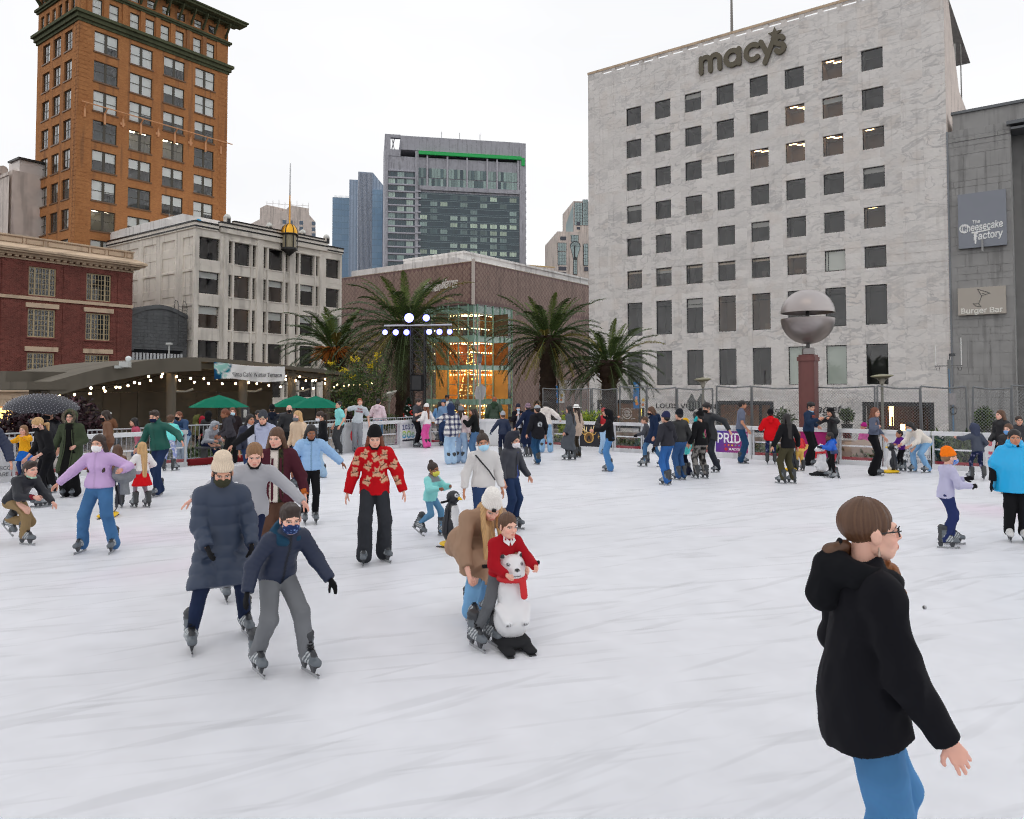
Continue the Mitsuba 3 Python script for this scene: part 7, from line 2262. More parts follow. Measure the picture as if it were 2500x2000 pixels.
   if gl:
    gv.append((w, ff))
   else:
    parts.append((w, ff, np.tile(np.array(self.skin), (len(w), 1)) * np.array([1.0, 0.93, 0.92])))
  try:
   man = None
   for v, f, c in parts:
    m = m3.Manifold(m3.Mesh(vert_properties=np.hstack([v, c]).astype(np.float32), tri_verts=f.astype(np.uint32)))
    if m.status() != m3.Error.NoError:
     raise ValueError
    man = m if man is None else man + m
   mm = man.to_mesh()
   pv = np.asarray(mm.vert_properties)
   v, f, c = pv[:, :3].astype(float), np.asarray(mm.tri_verts).astype(int), pv[:, 3:6].astype(float)
  except Exception:
   v = np.vstack([p[0] for p in parts])
   c = np.vstack([p[2] for p in parts])
   off = np.cumsum([0] + [len(p[0]) for p in parts])
   f = np.vstack([p[1] + k for p, k in zip(parts, off)])
  self.put('body', (v, f), 'skin', c)
  for v, f in gv:
   self.put('glove', (v, f), 'cloth', gl if isinstance(gl, tuple) else lin(24, 24, 26))
 def skates(self):
  o = self.o.get
  for i, s in ((0, -1), (1, 1)):
   f = self.feet[i]
   ft = o('skate', 'hi' if self.dist < 13 else 'lo')
   sc = 0.87 + 0.13 * min(1.0, (self.H - 1.0) / 0.6)
   M = yaw_m(math.radians(f[3]) * s) @ rot_axis([1, 0, 0], math.radians(f[4])) * sc
   a = self.ankles[i]
   piv = np.array([0, -0.01, 0.165])
   t = a - M @ piv
   if f[2] < 0.05 and abs(f[4]) < 8:
    t[2] = 0.002 + self.o.get('z', 0.0) + f[2]
   W = world_matrix(self.xy, self.face, M, t)
   key = numbered(self.key + '__skate')
   scene[key] = {**SK_SHAPES[ft][0], 'to_world': W}
   for nm, k in (('laces', 1), ('blade', 2)):
    kk = numbered(key + '__' + nm)
    scene[kk] = {**SK_SHAPES[ft][k], 'to_world': W}
 def bottoms(self):
  g, B = self.o.get, self.B
  kind, col = g('legs', ('jeans', lin(58, 84, 122)))[:2]
  s = Sdf(self.h, 0.025)
  r = {'skinny': (0.054, 0.043, 0.034, 0.036), 'leggings': (0.052, 0.041, 0.033, 0.030), 'jeans': (0.057, 0.050, 0.044, 0.046), 'wide': (0.060, 0.058, 0.060, 0.066), 'flare': (0.055, 0.048, 0.052, 0.080), 'jogger': (0.060, 0.056, 0.048, 0.038), 'skirt': (0.048, 0.039, 0.033, 0.030)}[kind]
  k = B * g('fat', 1.0)
  fl = (np.array([0, 1.0, 0]), 1.12)
  wz = self.pel + self.up * 0.055 * B
  s.cap(self.pel - np.array([0, 0, 0.0 * B]), wz, 0.104 * k, 0.090 * k, flat=(self.fw, 1.40))
  for i, sd in ((0, -1), (1, 1)):
   hp, kn, an = self.hips[i], self.knees[i], self.ankles[i]
   s.cap(hp, kn, r[0] * 1.12 * k, r[1] * k)
   s.cap(hp + np.array([0, -0.016 * B, -0.02 * B]), hp * 0.8 + kn * 0.2, 0.060 * k, 0.052 * k)
   end = an + (an - kn) / np.linalg.norm(an - kn) * (0.01 if kind in ('skinny', 'leggings', 'jogger', 'skirt') else 0.035 * B)
   if g('noskate'):
    end = an
   s.cap(kn, end, r[1] * k, (r[3] if kind != 'jogger' else 0.046) * k)
   if kind == 'jogger':
    s.cap(an, end, 0.033 * k, 0.031 * k)
  s.cut(wz + self.up * 0.02 * B, self.up)
  fo = folds(0.012 if kind in ('jeans', 'jogger', 'wide') else 0.006, 9, self.seed, (1, 1, 0.8))
  knz = np.mean([k_[2] for k_ in self.knees])
  s.disp = lambda P: fo(P) * (0.35 + 0.9 * np.clip((self.pel[2] - P[:, 2]) / (0.5 * B), 0, 1))
  v, f = s.mesh()
  c = np.tile(np.array(col, float), (len(v), 1))
  if kind in ('jeans', 'skinny') and col[2] > col[0] * 1.25:
   wear = np.clip(meshkit.fbm(v * 4 + self.seed, 2, 2) - 0.35, 0, 1)[:, None] * g('fade', 0.7)
   c = c * (1 + 0.9 * wear)
  fn = g('legcol')
  if fn:
   c = fn(v, c, self)
  self.put('trousers' if kind not in ('leggings', 'skirt') else 'leggings', (v, f), 'cloth', c, shade=self.tone(v, 0.10, 9))
  if kind == 'skirt':
   col2, drop = g('skirt', (lin(200, 30, 30), 0.30))
   s = Sdf(self.h, 0.03)
   z = self.pel[2] - drop * B
   s.cap(self.pel + self.up * 0.07 * B, self.pel - np.array([0, 0, drop * B]), 0.085 * B, 0.19 * B, flat=(self.fw, 1.2))
   s.cut((0, 0, z), (0, 0, -1)).cut(self.pel + self.up * 0.10 * B, self.up)
   s.disp = lambda P: 0.008 * np.sin(np.arctan2(P[:, 1] - self.pel[1], P[:, 0] - self.pel[0]) * 17) * np.clip((self.pel[2] - P[:, 2]) / (drop * B), 0, 1)
   v, f = s.mesh()
   self.put('skirt', (v, f), 'cloth', col2)
 def top(self):
  g, B = self.o.get, self.B
  kind, col = g('top', ('hoodie', lin(60, 60, 66)))[:2]
  P0 = dict(bulk=0.010, hem=0.02, arm=0.010, mat='cloth', quilt=None, fold=0.012, collar=0.03, k=0.03, sleeve=1.0, flare=0.0)
  P0.update({'tee': dict(bulk=0.004, arm=0.012, sleeve=0.30, fold=0.008, collar=0), 'sweater': dict(bulk=0.014, arm=0.013), 'hoodie': dict(bulk=0.016, arm=0.016, fold=0.016),
     'jacket': dict(bulk=0.020, arm=0.016, fold=0.016, mat='puffer'), 'puffer': dict(bulk=0.026, arm=0.024, mat='puffer', quilt=(0.075, 0.016), fold=0.007, collar=0.05, k=0.02),
     'coat': dict(bulk=0.018, arm=0.015, hem=0.30, fold=0.014, collar=0.045), 'longpuffer': dict(bulk=0.026, arm=0.022, mat='puffer', quilt=(0.105, 0.015), hem=0.40, fold=0.008, collar=0.08, k=0.02),
     'shirt': dict(bulk=0.005, arm=0.007)}[kind])
  P0.update(g('cut', {}))
  b, ar, hem = P0['bulk'], P0['arm'], P0['hem']
  q = P0['quilt']
  s = Sdf(self.h, P0['k'])
  up, fw, rt = self.up, self.fw, self.rt
  bw = g('fat', 1.0) * g('wide', 1.0)
  pel, ch = self.pel, self.chest
  wa = pel + up * 0.15 * B
  fl = (fw, 1.42)
  s.cap(pel - up * (0.06 if hem > 0.01 else -0.03) * B, pel + up * 0.03 * B, (0.116 + b / B * 0.9) * B * bw, (0.108 + b / B) * B * bw, flat=fl, quilt=q and (q[0], q[1], 0.02))
  s.cap(pel + up * 0.03 * B, wa, (0.108 + b / B) * B * bw, (0.086 + b / B) * B * bw, flat=fl, quilt=q)
  s.cap(wa, ch - up * 0.075 * B, (0.086 + b / B) * B * bw, (0.093 + b / B) * B * bw, flat=fl, quilt=q)
  s.cap(ch - up * 0.060 * B - rt * 0.038 * B, ch - up * 0.060 * B + rt * 0.038 * B, (0.064 + b / B * 0.8) * B, flat=(fw, 1.2))
  if g('bust'):
   for sd in (-1, 1):
    s.ell(ch - up * 0.105 * B + rt * sd * 0.042 * B + fw * (0.048 * B + b), (0.040 * B, 0.036 * B, 0.040 * B), k=0.03)
  s.cap(ch - up * 0.02 * B, self.neck0 + up * (0.01 + P0['collar']) * B, 0.060 * B, (0.040 if P0['collar'] < 0.04 else 0.052) * B + b * 0.4, flat=(fw, 1.05))
  if P0['collar'] > 0:
   top_ = self.neck0 + up * (0.012 + P0['collar']) * B
   s.cut(top_ + fw * 0.0, up * 1.0 + fw * 0.25)
   s.sub(lambda P, a=top_ + up * 0.1, c=self.neck0 + up * 0.02 * B: (lambda t: np.linalg.norm(P - (c + t[:, None] * (a - c)), axis=1) - (0.040 * B + 0.006))(np.clip((P - c) @ (a - c) / ((a - c) @ (a - c)), 0, 1)), 0.008)
  for i, sd in ((0, -1), (1, 1)):
   sh, el, wr = self.sho[i], self.elb[i], self.wri[i]
   s.cap(ch - up * 0.004 * B + rt * sd * 0.04 * B, sh - up * 0.006 * B, (0.040 + b / B * 0.6) * B, (0.038 + ar / B) * B)
   n = P0['sleeve']
   if n < 0.9:
    e2 = sh + (el - sh) * min(1, n * 1.9)
    s.cap(sh, e2, (0.041 + ar / B) * B, (0.046 + ar / B) * B)
   else:
    w2 = wr - (wr - el) * 0.02
    if g('cuff'):
     w2 = el + (wr - el) * g('cuff')
    s.cap(sh, el, (0.038 + ar / B) * B, (0.034 + ar / B) * B, quilt=q and (q[0] * 0.85, q[1] * 0.8))
    s.cap(el, w2, (0.034 + ar / B) * B, (0.0245 + ar / B * 0.8) * B, quilt=q and (q[0] * 0.85, q[1] * 0.8, 0.03))
    cutn = (wr - el) / np.linalg.norm(wr - el)
    s.subs.append((lambda P, p=w2 + cutn * 0.008, n_=cutn, c=wr: np.maximum(-((P - p) @ n_), np.linalg.norm(P - c, axis=1) - 0.16 * B / 1.4), 0.003))
  if hem > 0.08:
   hz = pel - up * 0.0
   for i in (0, 1):
    hp, kn = self.hips[i], self.knees[i]
    d = (kn - hp)
    L = np.linalg.norm(d)
    e = hp + d / L * min(hem * B, L)
    if hem * B > L:
     d2 = self.ankles[i] - kn
     e2 = kn + d2 / np.linalg.norm(d2) * (hem * B - L)
     s.cap(e, e2, (0.070 + P0['flare']) * B + b * 0.5, (0.074 + P0['flare']) * B + b * 0.5, quilt=q)
    s.cap(hp, e, 0.074 * B + b * 0.7, (0.072 + P0['flare']) * B + b * 0.6, quilt=q)
   mid = (self.hips[0] + self.hips[1]) / 2
   kd = ((self.knees[0] + self.knees[1]) / 2 - mid)
   kd /= np.linalg.norm(kd)
   s.cap(mid, mid + kd * hem * B, 0.108 * B + b, (0.110 + P0['flare']) * B + b, flat=(fw, 1.35), quilt=q)
   hn = kd if not g('hemn') else np.asarray(g('hemn'), float)
   s.cut(mid + kd * hem * B, hn)
  else:
   s.cut(pel - up * hem * B, -up + fw * 0.0)
  fo = folds(P0['fold'], 8, self.seed, (1, 1, 0.55))
  s.disp = fo
  op = g('open')                       # (half width at top, half width at hem, colour inside, bottom): an open front
  v, f = s.mesh()
  L_ = self.untorso(v)
  c = np.tile(np.array(col, float), (len(v), 1))
  if op:
   zt = 0.318 * B + 0.02
   t = np.clip((zt - L_[:, 2]) / (zt + hem * B), 0, 1)
   wv_ = (op[0] + (op[1] - op[0]) * t) * B
   front = (L_[:, 1] > 0.02 * B)
   m = front & (np.abs(L_[:, 0] - (op[4] if len(op) > 4 else 0) * B) < wv_) & (L_[:, 2] < zt + 0.03)
   arm_near = np.zeros(len(v), bool)
   for i in (0, 1):
    for a_, b_ in ((self.sho[i], self.elb[i]), (self.elb[i], self.wri[i])):
     tt = np.clip((v - a_) @ (b_ - a_) / ((b_ - a_) @ (b_ - a_)), 0, 1)
     arm_near |= np.linalg.norm(v - (a_ + tt[:, None] * (b_ - a_)), axis=1) < 0.055 * B
   m &= ~arm_near
   c[m] = op[2]
  elif g('zip'):
   m = (np.abs(L_[:, 0]) < 0.008) & (L_[:, 1] > 0.02) & (L_[:, 2] < 0.36 * B)
   c[m] = g('zip')
  fn = g('topcol')
  if fn:
   c = fn(v, c, self, L_)
  names = {'tee': 'tee_shirt', 'sweater': 'sweater', 'hoodie': 'hooded_top', 'jacket': 'jacket', 'puffer': 'puffer_jacket', 'coat': 'coat', 'longpuffer': 'long_puffer_coat', 'shirt': 'shirt'}
  self.topkey = self.put(names[kind], (v, f), P0['mat'], c, shade=self.tone(v, 0.07, 7))
  if op and hem <= 0.08 or (op and hem > 0.08):
   for sd in (-1, 1):
    pts = []
    for t in np.linspace(0.08, 0.99, 12):
     z = zt - t * (zt + min(hem, 0.30) * B)
     x = sd * (op[0] + (op[1] - op[0]) * t) * B + (op[4] if len(op) > 4 else 0) * B
     row = (np.abs(L_[:, 0] - x) < 0.03) & (np.abs(L_[:, 2] - z) < 0.03) & (L_[:, 1] > 0)
     if row.any():
      pts.append(v[row][np.argmax(L_[row][:, 1])] + self.fw * 0.004)
    if len(pts) > 4:
     pts = np.array(pts)
     pts[1:-1] = (pts[:-2] + pts[1:-1] * 2 + pts[2:]) / 4
     self.put('front_edge', MB().tube(pts, 0.013 if self.dist < 12 else 0.011, 6), P0['mat'], np.array(col) * 1.1)
  hk = g('hood')
  if hk:                                # a hood lying on the shoulders
   s = Sdf(self.h, 0.03)
   c0 = self.neck0 + up * 0.002 * B
   for a in np.linspace(-2.2, 2.2, 9):
    d0 = -fw * math.cos(a) * 0.075 * B + rt * math.sin(a) * 0.075 * B
    d1 = -fw * math.cos(a + 0.5) * 0.075 * B + rt * math.sin(a + 0.5) * 0.075 * B
    s.cap(c0 + d0 - up * 0.012 * B * abs(a), c0 + d1 - up * 0.012 * B * abs(a + 0.5), 0.032 * B * (1.15 - 0.2 * abs(a)))
   s.cap(c0 - fw * 0.085 * B, c0 - fw * 0.10 * B - up * 0.075 * B, 0.040 * B, 0.045 * B)
   s.disp = folds(0.012, 14, self.seed + 3)
   v, f = s.mesh()
   self.put('hood', (v, f), P0['mat'] if P0['mat'] != 'puffer' else 'cloth', hk if isinstance(hk, tuple) else np.array(col) * 0.95, shade=self.tone(v, 0.1, 12))
 def hairs(self):
  g = self.o.get
  st = g('hairst', 'short')
  if st == 'none':
   return
  hq = 0.005 if self.dist < 5 else 0.0075 if self.dist < 12 else 0.011
  s = Sdf(hq, 0.012)
  R, H_ = self.Rh, self.hd
  k = self.hs
  covered = g('hat', (None,))[0] in ('hood', 'furhood')
  if st == 'bald':
   s.ell(H_((0, -0.045, 0.10)), np.array((0.074, 0.068, 0.05)) * k, R=R)
   s.cut(H_((0, 0, 0.135)), R @ np.array([0, 0.4, 1.0]))
  else:
   s.ell(H_((0, -0.020, 0.148)), np.array((0.0835, 0.101, 0.092)) * k, R=R)
   if st in ('short', 'tousled', 'curly', 'quiff'):
    s.ell(H_((0, -0.060, 0.100)), np.array((0.072, 0.056, 0.058)) * k, R=R)
   if st in ('tousled', 'quiff'):
    s.ell(H_((0, 0.045, 0.200)), np.array((0.066, 0.045, 0.036)) * k, R=R)
   if st == 'curly':
    s.ell(H_((0, -0.01, 0.185)), np.array((0.098, 0.108, 0.075)) * k, R=R)
  fo = H_((0, 0.105, 0.065))
  lowbrow = g('fringe', 0)
  fr = np.array((0.066, 0.088, 0.090 - 0.016 * lowbrow)) * k
  face_cut = lambda P: np.linalg.norm(((P - fo) @ R) / fr, axis=1) * 0.06 - 0.06
  s.sub(face_cut, 0.008)
  nape = H_((0, 0, 0.055))
  if st in ('short', 'tousled', 'quiff'):
   s.cut(H_((0, -0.02, 0.060)), R @ np.array([0, 0.35, -1.0]))
  bk = -self.fw
  dn = np.array([0, 0, -1.0])
  if st in ('long', 'bob', 'wavy', 'curlylong'):
   L = g('hl', 0.30) if st != 'bob' else g('hl', 0.13)
   fall = g('fall')
   for sd in (-1, 1):
    a = H_((sd * 0.066, -0.012, 0.115))
    m_ = self.neck0 + self.rt * sd * 0.062 * self.B + self.up * 0.02 - self.fw * 0.01
    m_[2] = min(m_[2], a[2] - 0.08 * k)
    e = m_ + dn * (L - 0.1) * 0.9 + self.fw * (g('front', 0.0) * 0.12) + self.rt * sd * 0.02
    if fall is not None:
     e = m_ + np.asarray(fall, float)
     m_ = a + (e - a) * 0.4
    s.cap(a, m_, 0.036 * k, 0.036 * k, flat=(self.fw, 1.0)).cap(m_, e, 0.036 * k, 0.020 * k)
   a = H_((0, -0.080, 0.11))
   m_ = self.neck0 - self.fw * 0.075 + self.up * 0.0
   e = m_ + dn * L * 0.95 - self.fw * 0.03
   if fall is not None:
    e = m_ + np.asarray(fall, float)
   s.cap(a, m_, 0.058 * k, 0.058 * k, flat=(self.fw, 1.3)).cap(m_, e, 0.070 * k, 0.045 * k, flat=(self.fw, 1.8))
  if st in ('pony', 'lowpony'):
   a = H_((0, -0.105, 0.12 if st == 'pony' else 0.055))
   m_ = a + R @ np.array([0, -0.05, -0.02]) * k
   e = m_ + dn * g('hl', 0.22) + bk * 0.02
   s.cap(a, m_, 0.024 * k, 0.030 * k).cap(m_, e, 0.032 * k, 0.012 * k)
  if st == 'bun':
   s.ell(H_((0, -0.055, 0.245)), 0.036 * k)
  if st == 'lowbun':
   s.ell(H_((0, -0.118, 0.09)), np.array((0.05, 0.04, 0.045)) * k)
  wav = 0.010 if st in ('curly', 'curlylong') else 0.0045
  ctr = self.chin + R @ np.array([0, -0.01, 0.12]) * k
  def strands(P):
   Q = (P - ctr) @ R
   an = np.arctan2(Q[:, 0], -Q[:, 1])
   n = meshkit.noise(np.column_stack([an * 9, Q[:, 2] * (38 if wav > 0.005 else 9), Q[:, 1] * 4]), self.seed)
   return wav * 2 * (0.5 - n)
  s.disp = strands
  hz = g('hat', (None,))[0]
  if hz in ('beanie', 'cap', 'pom', 'sunhat', 'fur'):
   s.cut(H_((0, 0, 0.168)), R @ np.array([0, -0.05, 1.0]))
  v, f = s.mesh()
  Q = (v - ctr) @ R
  an = np.arctan2(Q[:, 0], -Q[:, 1])
  n = meshkit.noise(np.column_stack([an * 26, Q[:, 2] * 5, Q[:, 1] * 5]), 7)
  c = np.tile(np.array(self.hair), (len(v), 1))
  tip = g('tips')
  if tip is not None:
   t = np.clip((self.neck0[2] - v[:, 2]) / 0.25 + 0.3, 0, 1)[:, None]
   c = c * (1 - t) + np.array(tip) * t
  self.put('hair', (v, f), 'hairs', c, shade=0.62 + 0.75 * n)
 def headwear(self):
  g = self.o.get
  hat = g('hat')
  if not hat:
   return
  kind, col = hat[0], np.array(hat[1])
  R, H_, k = self.Rh, self.hd, self.hs
  hq = 0.0055 if self.dist < 8 else 0.008 if self.dist < 14 else 0.012
  s = Sdf(hq, 0.01)
  ctr = H_((0, -0.015, 0.15))
  def ribs(P, n=34, a=0.0022):
   Q = (P - ctr) @ R
   return a * np.sin(np.arctan2(Q[:, 0], Q[:, 1]) * n)
  if kind in ('beanie', 'pom'):
   tall = g('hatup', 1.0)
   s.ell(H_((0, -0.022, 0.160)), np.array((0.089, 0.107, 0.092)) * k, R=R)
   s.ell(H_((0, -0.035, 0.160 + 0.045 * tall)), np.array((0.075, 0.088, 0.070)) * k, R=R)
   cu = 0.112 if not g('hatlow') else 0.10
   s.ell(H_((0, -0.018, cu + 0.045)), np.array((0.0935, 0.112, 0.062)) * k, R=R, k=0.004)
   s.cut(H_((0, 0, cu + 0.022)), R @ np.array([0, 0.16, -1.0]))
   s.disp = ribs
   v, f = s.mesh()
   c = np.tile(col, (len(v), 1))
   fn = g('hatcol')
   if fn:
    c = fn((v - self.chin) @ R / k, c)
   hk = self.put('beanie', (v, f), 'cloth', c, shade=1 + 0.12 * np.sin(np.arctan2(*((v - ctr) @ R)[:, :2].T) * 34))
   if kind == 'pom':
    m = trimesh.creation.icosphere(subdivisions=3)
    pv = np.array(m.vertices)
    pv = H_((0, -0.045, 0.285)) + pv * (0.038 * k) * (0.8 + 0.4 * meshkit.noise(pv * 7, 2)[:, None])
    self.put('pompom', (pv, m.faces), 'cloth', np.array(g('pomc', tuple(col))), parent=hk)
   lg = g('tag')
   if lg is not None:
    p = H_((g('tagx', 0.03), 0.102, cu + 0.052))
    m = MB()
    x, z, y = R @ np.array([1, -0.3, 0]), R @ np.array([0, 0.0, 1.0]), R @ np.array([0.3, 1, 0])
    m.hexa([p + x * a * 0.017 * k + z * b_ * 0.014 * k + y * c_ for c_ in (-0.012, 0.006) for b_ in (-1, 1) for a in (-1, 1)])
    self.put('patch', m, 'satin', lg, smooth=False, parent=hk)
  elif kind == 'cap':
   s.ell(H_((0, -0.018, 0.158)), np.array((0.088, 0.106, 0.088)) * k, R=R)
   s.cut(H_((0, 0, 0.150)), R @ np.array([0, -0.05, -1.0]))
   for a in np.linspace(-0.62, 0.62, 7):
    s.cap(H_((0.06 * math.sin(a) * 1.2, 0.06, 0.155)), H_((0.085 * math.sin(a), 0.155 - 0.03 * abs(a), 0.143)), 0.007 * k, 0.006 * k, k=0.006)
   v, f = s.mesh()
   self.put('cap', (v, f), 'cloth', col)
  elif kind in ('hood', 'furhood'):
   s.ell(H_((0, -0.030, 0.140)), np.array((0.112, 0.125, 0.122)) * k, R=R)
   s.cap(H_((0, -0.05, 0.08)), self.neck0 - self.fw * 0.03, 0.10 * k, 0.10 * k)
   s.ell(H_((0, 0.03, 0.245)), np.array((0.06, 0.06, 0.03)) * k, R=R, k=0.03)
   op = np.array((0.075, 0.14, 0.105)) * k
   oc = H_((0, 0.135, 0.105))
   s.sub(lambda P: np.linalg.norm(((P - oc) @ R) / op, axis=1) * 0.08 - 0.08, 0.01)
   ic = H_((0, -0.005, 0.125))
   ir = np.array((0.092, 0.10, 0.108)) * k
   s.sub(lambda P: np.linalg.norm(((P - ic) @ R) / ir, axis=1) * 0.09 - 0.09, 0.006)
   s.disp = folds(0.012, 12, self.seed)
   v, f = s.mesh()
   hk = self.put('hood', (v, f), 'cloth', col, shade=self.tone(v, 0.1, 12))
   if kind == 'furhood':
    fc = np.array(g('furc', lin(150, 140, 122)))
    rg = np.random.default_rng(self.seed)
    n = 2600 if self.dist < 20 else 1200
    a = rg.uniform(-2.45, 2.45, n)
    p = np.column_stack([0.098 * np.sin(a), 0.075 - 0.02 * np.cos(a), 0.115 + 0.118 * np.cos(a)])
    d = np.column_stack([np.sin(a), rg.uniform(0.1, 0.9, n), np.cos(a)]) + rg.normal(size=(n, 3)) * 0.55
    d /= np.linalg.norm(d, axis=1, keepdims=True)
    w = np.cross(d, rg.normal(size=(n, 3)))
    w /= np.linalg.norm(w, axis=1, keepdims=True)
    p = p + rg.normal(size=(n, 3)) * 0.008
    L = rg.uniform(0.022, 0.045, (n, 1))
    tv = np.stack([p - w * 0.003, p + w * 0.003, p + d * L], 1).reshape(-1, 3)
    tv = self.chin + (tv * k) @ R.T
    self.put('fur_trim', (tv, np.arange(3 * n).reshape(-1, 3)), 'hairs', np.repeat(fc * rg.uniform(0.4, 1.3, (n, 1)), 3, 0), smooth=False, parent=hk)
  elif kind == 'sunhat':
   m = MB().lathe([(0.001, 0.135), (0.05, 0.13), (0.075, 0.10), (0.087, 0.045), (0.090, 0.03)], 22).lathe([(0.090, 0.03), (0.12, 0.018), (0.165, 0.02), (0.165, 0.026), (0.12, 0.026), (0.090, 0.045)], 22)
   mb2 = MB()
   mb2.lathe([(0.0905, 0.032), (0.0895, 0.058)], 22)
   for nm, mm, cc in (('brimmed_hat', m, col), ('hat_band', mb2, np.array(lin(30, 30, 32)))):
    v, f = mm.vf()
    v = v * [1, 1.15, 1] + [0, -0.015, 0.125]
    v = self.chin + (v * k) @ R.T
    self.put(nm, (v, f), 'cloth', cc)
  elif kind == 'fur':
   s.ell(H_((0, -0.018, 0.17)), np.array((0.105, 0.122, 0.075)) * k, R=R)
   s.cut(H_((0, 0, 0.130)), R @ np.array([0, 0.1, -1.0]))
   s.disp = lambda P: 0.016 * (0.5 - meshkit.noise(P * 55, 4))
   v, f = s.mesh()
   self.put('fur_hat', (v, f), 'cloth', col, shade=self.tone(v, 0.25, 40))
  elif kind == 'band':
   pass
 def facewear(self):
  g = self.o.get
  R, H_, k = self.Rh, self.hd, self.hs
  m_ = g('mask')
  if m_ is not None:
   hq = 0.004 if self.dist < 9 else 0.006 if self.dist < 16 else 0.009
   s = Sdf(hq, 0.012)
   if g('maskdown'):
    s.cap(H_((-0.060, 0.010, 0.018)), H_((-0.03, 0.068, -0.004)), 0.012 * k).cap(H_((-0.03, 0.068, -0.004)), H_((0.03, 0.068, -0.004)), 0.014 * k).cap(H_((0.03, 0.068, -0.004)), H_((0.060, 0.010, 0.018)), 0.012 * k)
    for x in (-1, 1):
     s.cap(H_((x * 0.060, 0.010, 0.018)), H_((x * 0.077, -0.012, 0.075)), 0.0045 * k, k=0.004)
    v, f = s.mesh()
   else:
    s.ell(H_((0, 0.026, 0.058)), np.array((0.0685, 0.082, 0.068)) * k, R=R).ell(H_((0, 0.098, 0.062)), np.array((0.024, 0.026, 0.034)) * k, R=R, k=0.03)
    s.cut(H_((0, 0.1, 0.090)), R @ np.array([0, -0.1, 1.0])).cut(H_((0, 0.022, 0)), R @ np.array([0, -1.0, 0.15])).cut(H_((0, 0.05, -0.004)), R @ np.array([0, -0.35, -1.0]))
    s.disp = lambda P: 0.0016 * np.sin(((P - self.chin) @ R)[:, 2] / k * 330)
    v, f = s.mesh()
    e = MB()
    for x in (-1, 1):
     e.tube([H_((x * 0.066, 0.03, 0.075)), H_((x * 0.080, -0.005, 0.105)), H_((x * 0.079, -0.028, 0.095))], 0.002 * k, 4)
     e.tube([H_((x * 0.066, 0.03, 0.030)), H_((x * 0.080, -0.012, 0.078)), H_((x * 0.079, -0.028, 0.095))], 0.002 * k, 4)
    ev, ef = e.vf()
    f = np.vstack([f, ef + len(v)])
    v = np.vstack([v, ev])
   fn = g('maskcol')
   c = np.tile(np.array(m_, float), (len(v), 1))
   if fn:
    c = fn((v - self.chin) @ R / k, c)
   self.put('face_mask', (v, f), 'cloth', c)
  if g('glasses'):
   m = MB()
   for x in (-1, 1):
    m.tube([H_((x * 0.031 + 0.024 * math.cos(a), 0.104 - 0.012 * abs(math.cos(a) * x + 0.6) * (1 if math.cos(a) * x > 0 else 0.4), 0.106 + 0.019 * math.sin(a))) for a in np.linspace(0, 2 * PI, 15)[:-1]], 0.0022 * k, 5, closed=True)
    m.tube([H_((x * 0.055, 0.094, 0.112)), H_((x * 0.074, 0.06, 0.113)), H_((x * 0.081, -0.012, 0.110))], 0.0026 * k, 5)
   m.tube([H_((-0.008, 0.107, 0.110)), H_((0.008, 0.107, 0.110))], 0.002 * k, 4)
   self.put('glasses', m, 'satin', lin(20, 20, 22))
def show_text(tx, z, h, col, w, dx=0.0, back=False, bold=True):
 """lettering lying on the chest or the back"""
 def fn(p):
  m = meshkit.text_mesh(tx, h, 0.004, bold)
  v = np.array(m.vertices)
  v[:, 0] = (v[:, 0] - v[:, 0].min()) / np.ptp(v[:, 0]) * w - w / 2
  key = p.topkey
  wv, _, _, _, _ = meshkit.WRITTEN[scene[key]['filename']]
  a = math.radians(p.face)
  Bm = np.array([[-math.cos(a), -math.sin(a), 0], [math.sin(a), -math.cos(a), 0], [0, 0, 1.0]])
  lv = (np.asarray(wv, float) - [*p.xy, 0]) @ Bm.T
  L = p.untorso(lv)
  sg_ = -1 if back else 1
  out = []
  for q in v:
   x, zz = dx + q[0] * (-1 if not back else 1), z * p.B + q[1]
   near = (np.abs(L[:, 0] - x) < 0.035) & (np.abs(L[:, 2] - zz) < 0.035)
   y = (L[near][:, 1] * sg_).max() * sg_ if near.any() else 0.12 * sg_
   out.append(p.pel + p.rt * x + np.cross(p.up, p.rt) * (y + sg_ * (0.004 + q[2])) + p.up * zz)
  p.put('lettering', (np.array(out), np.asarray(m.faces)), 'cloth', col, smooth=False, parent=p.topkey)
 return fn
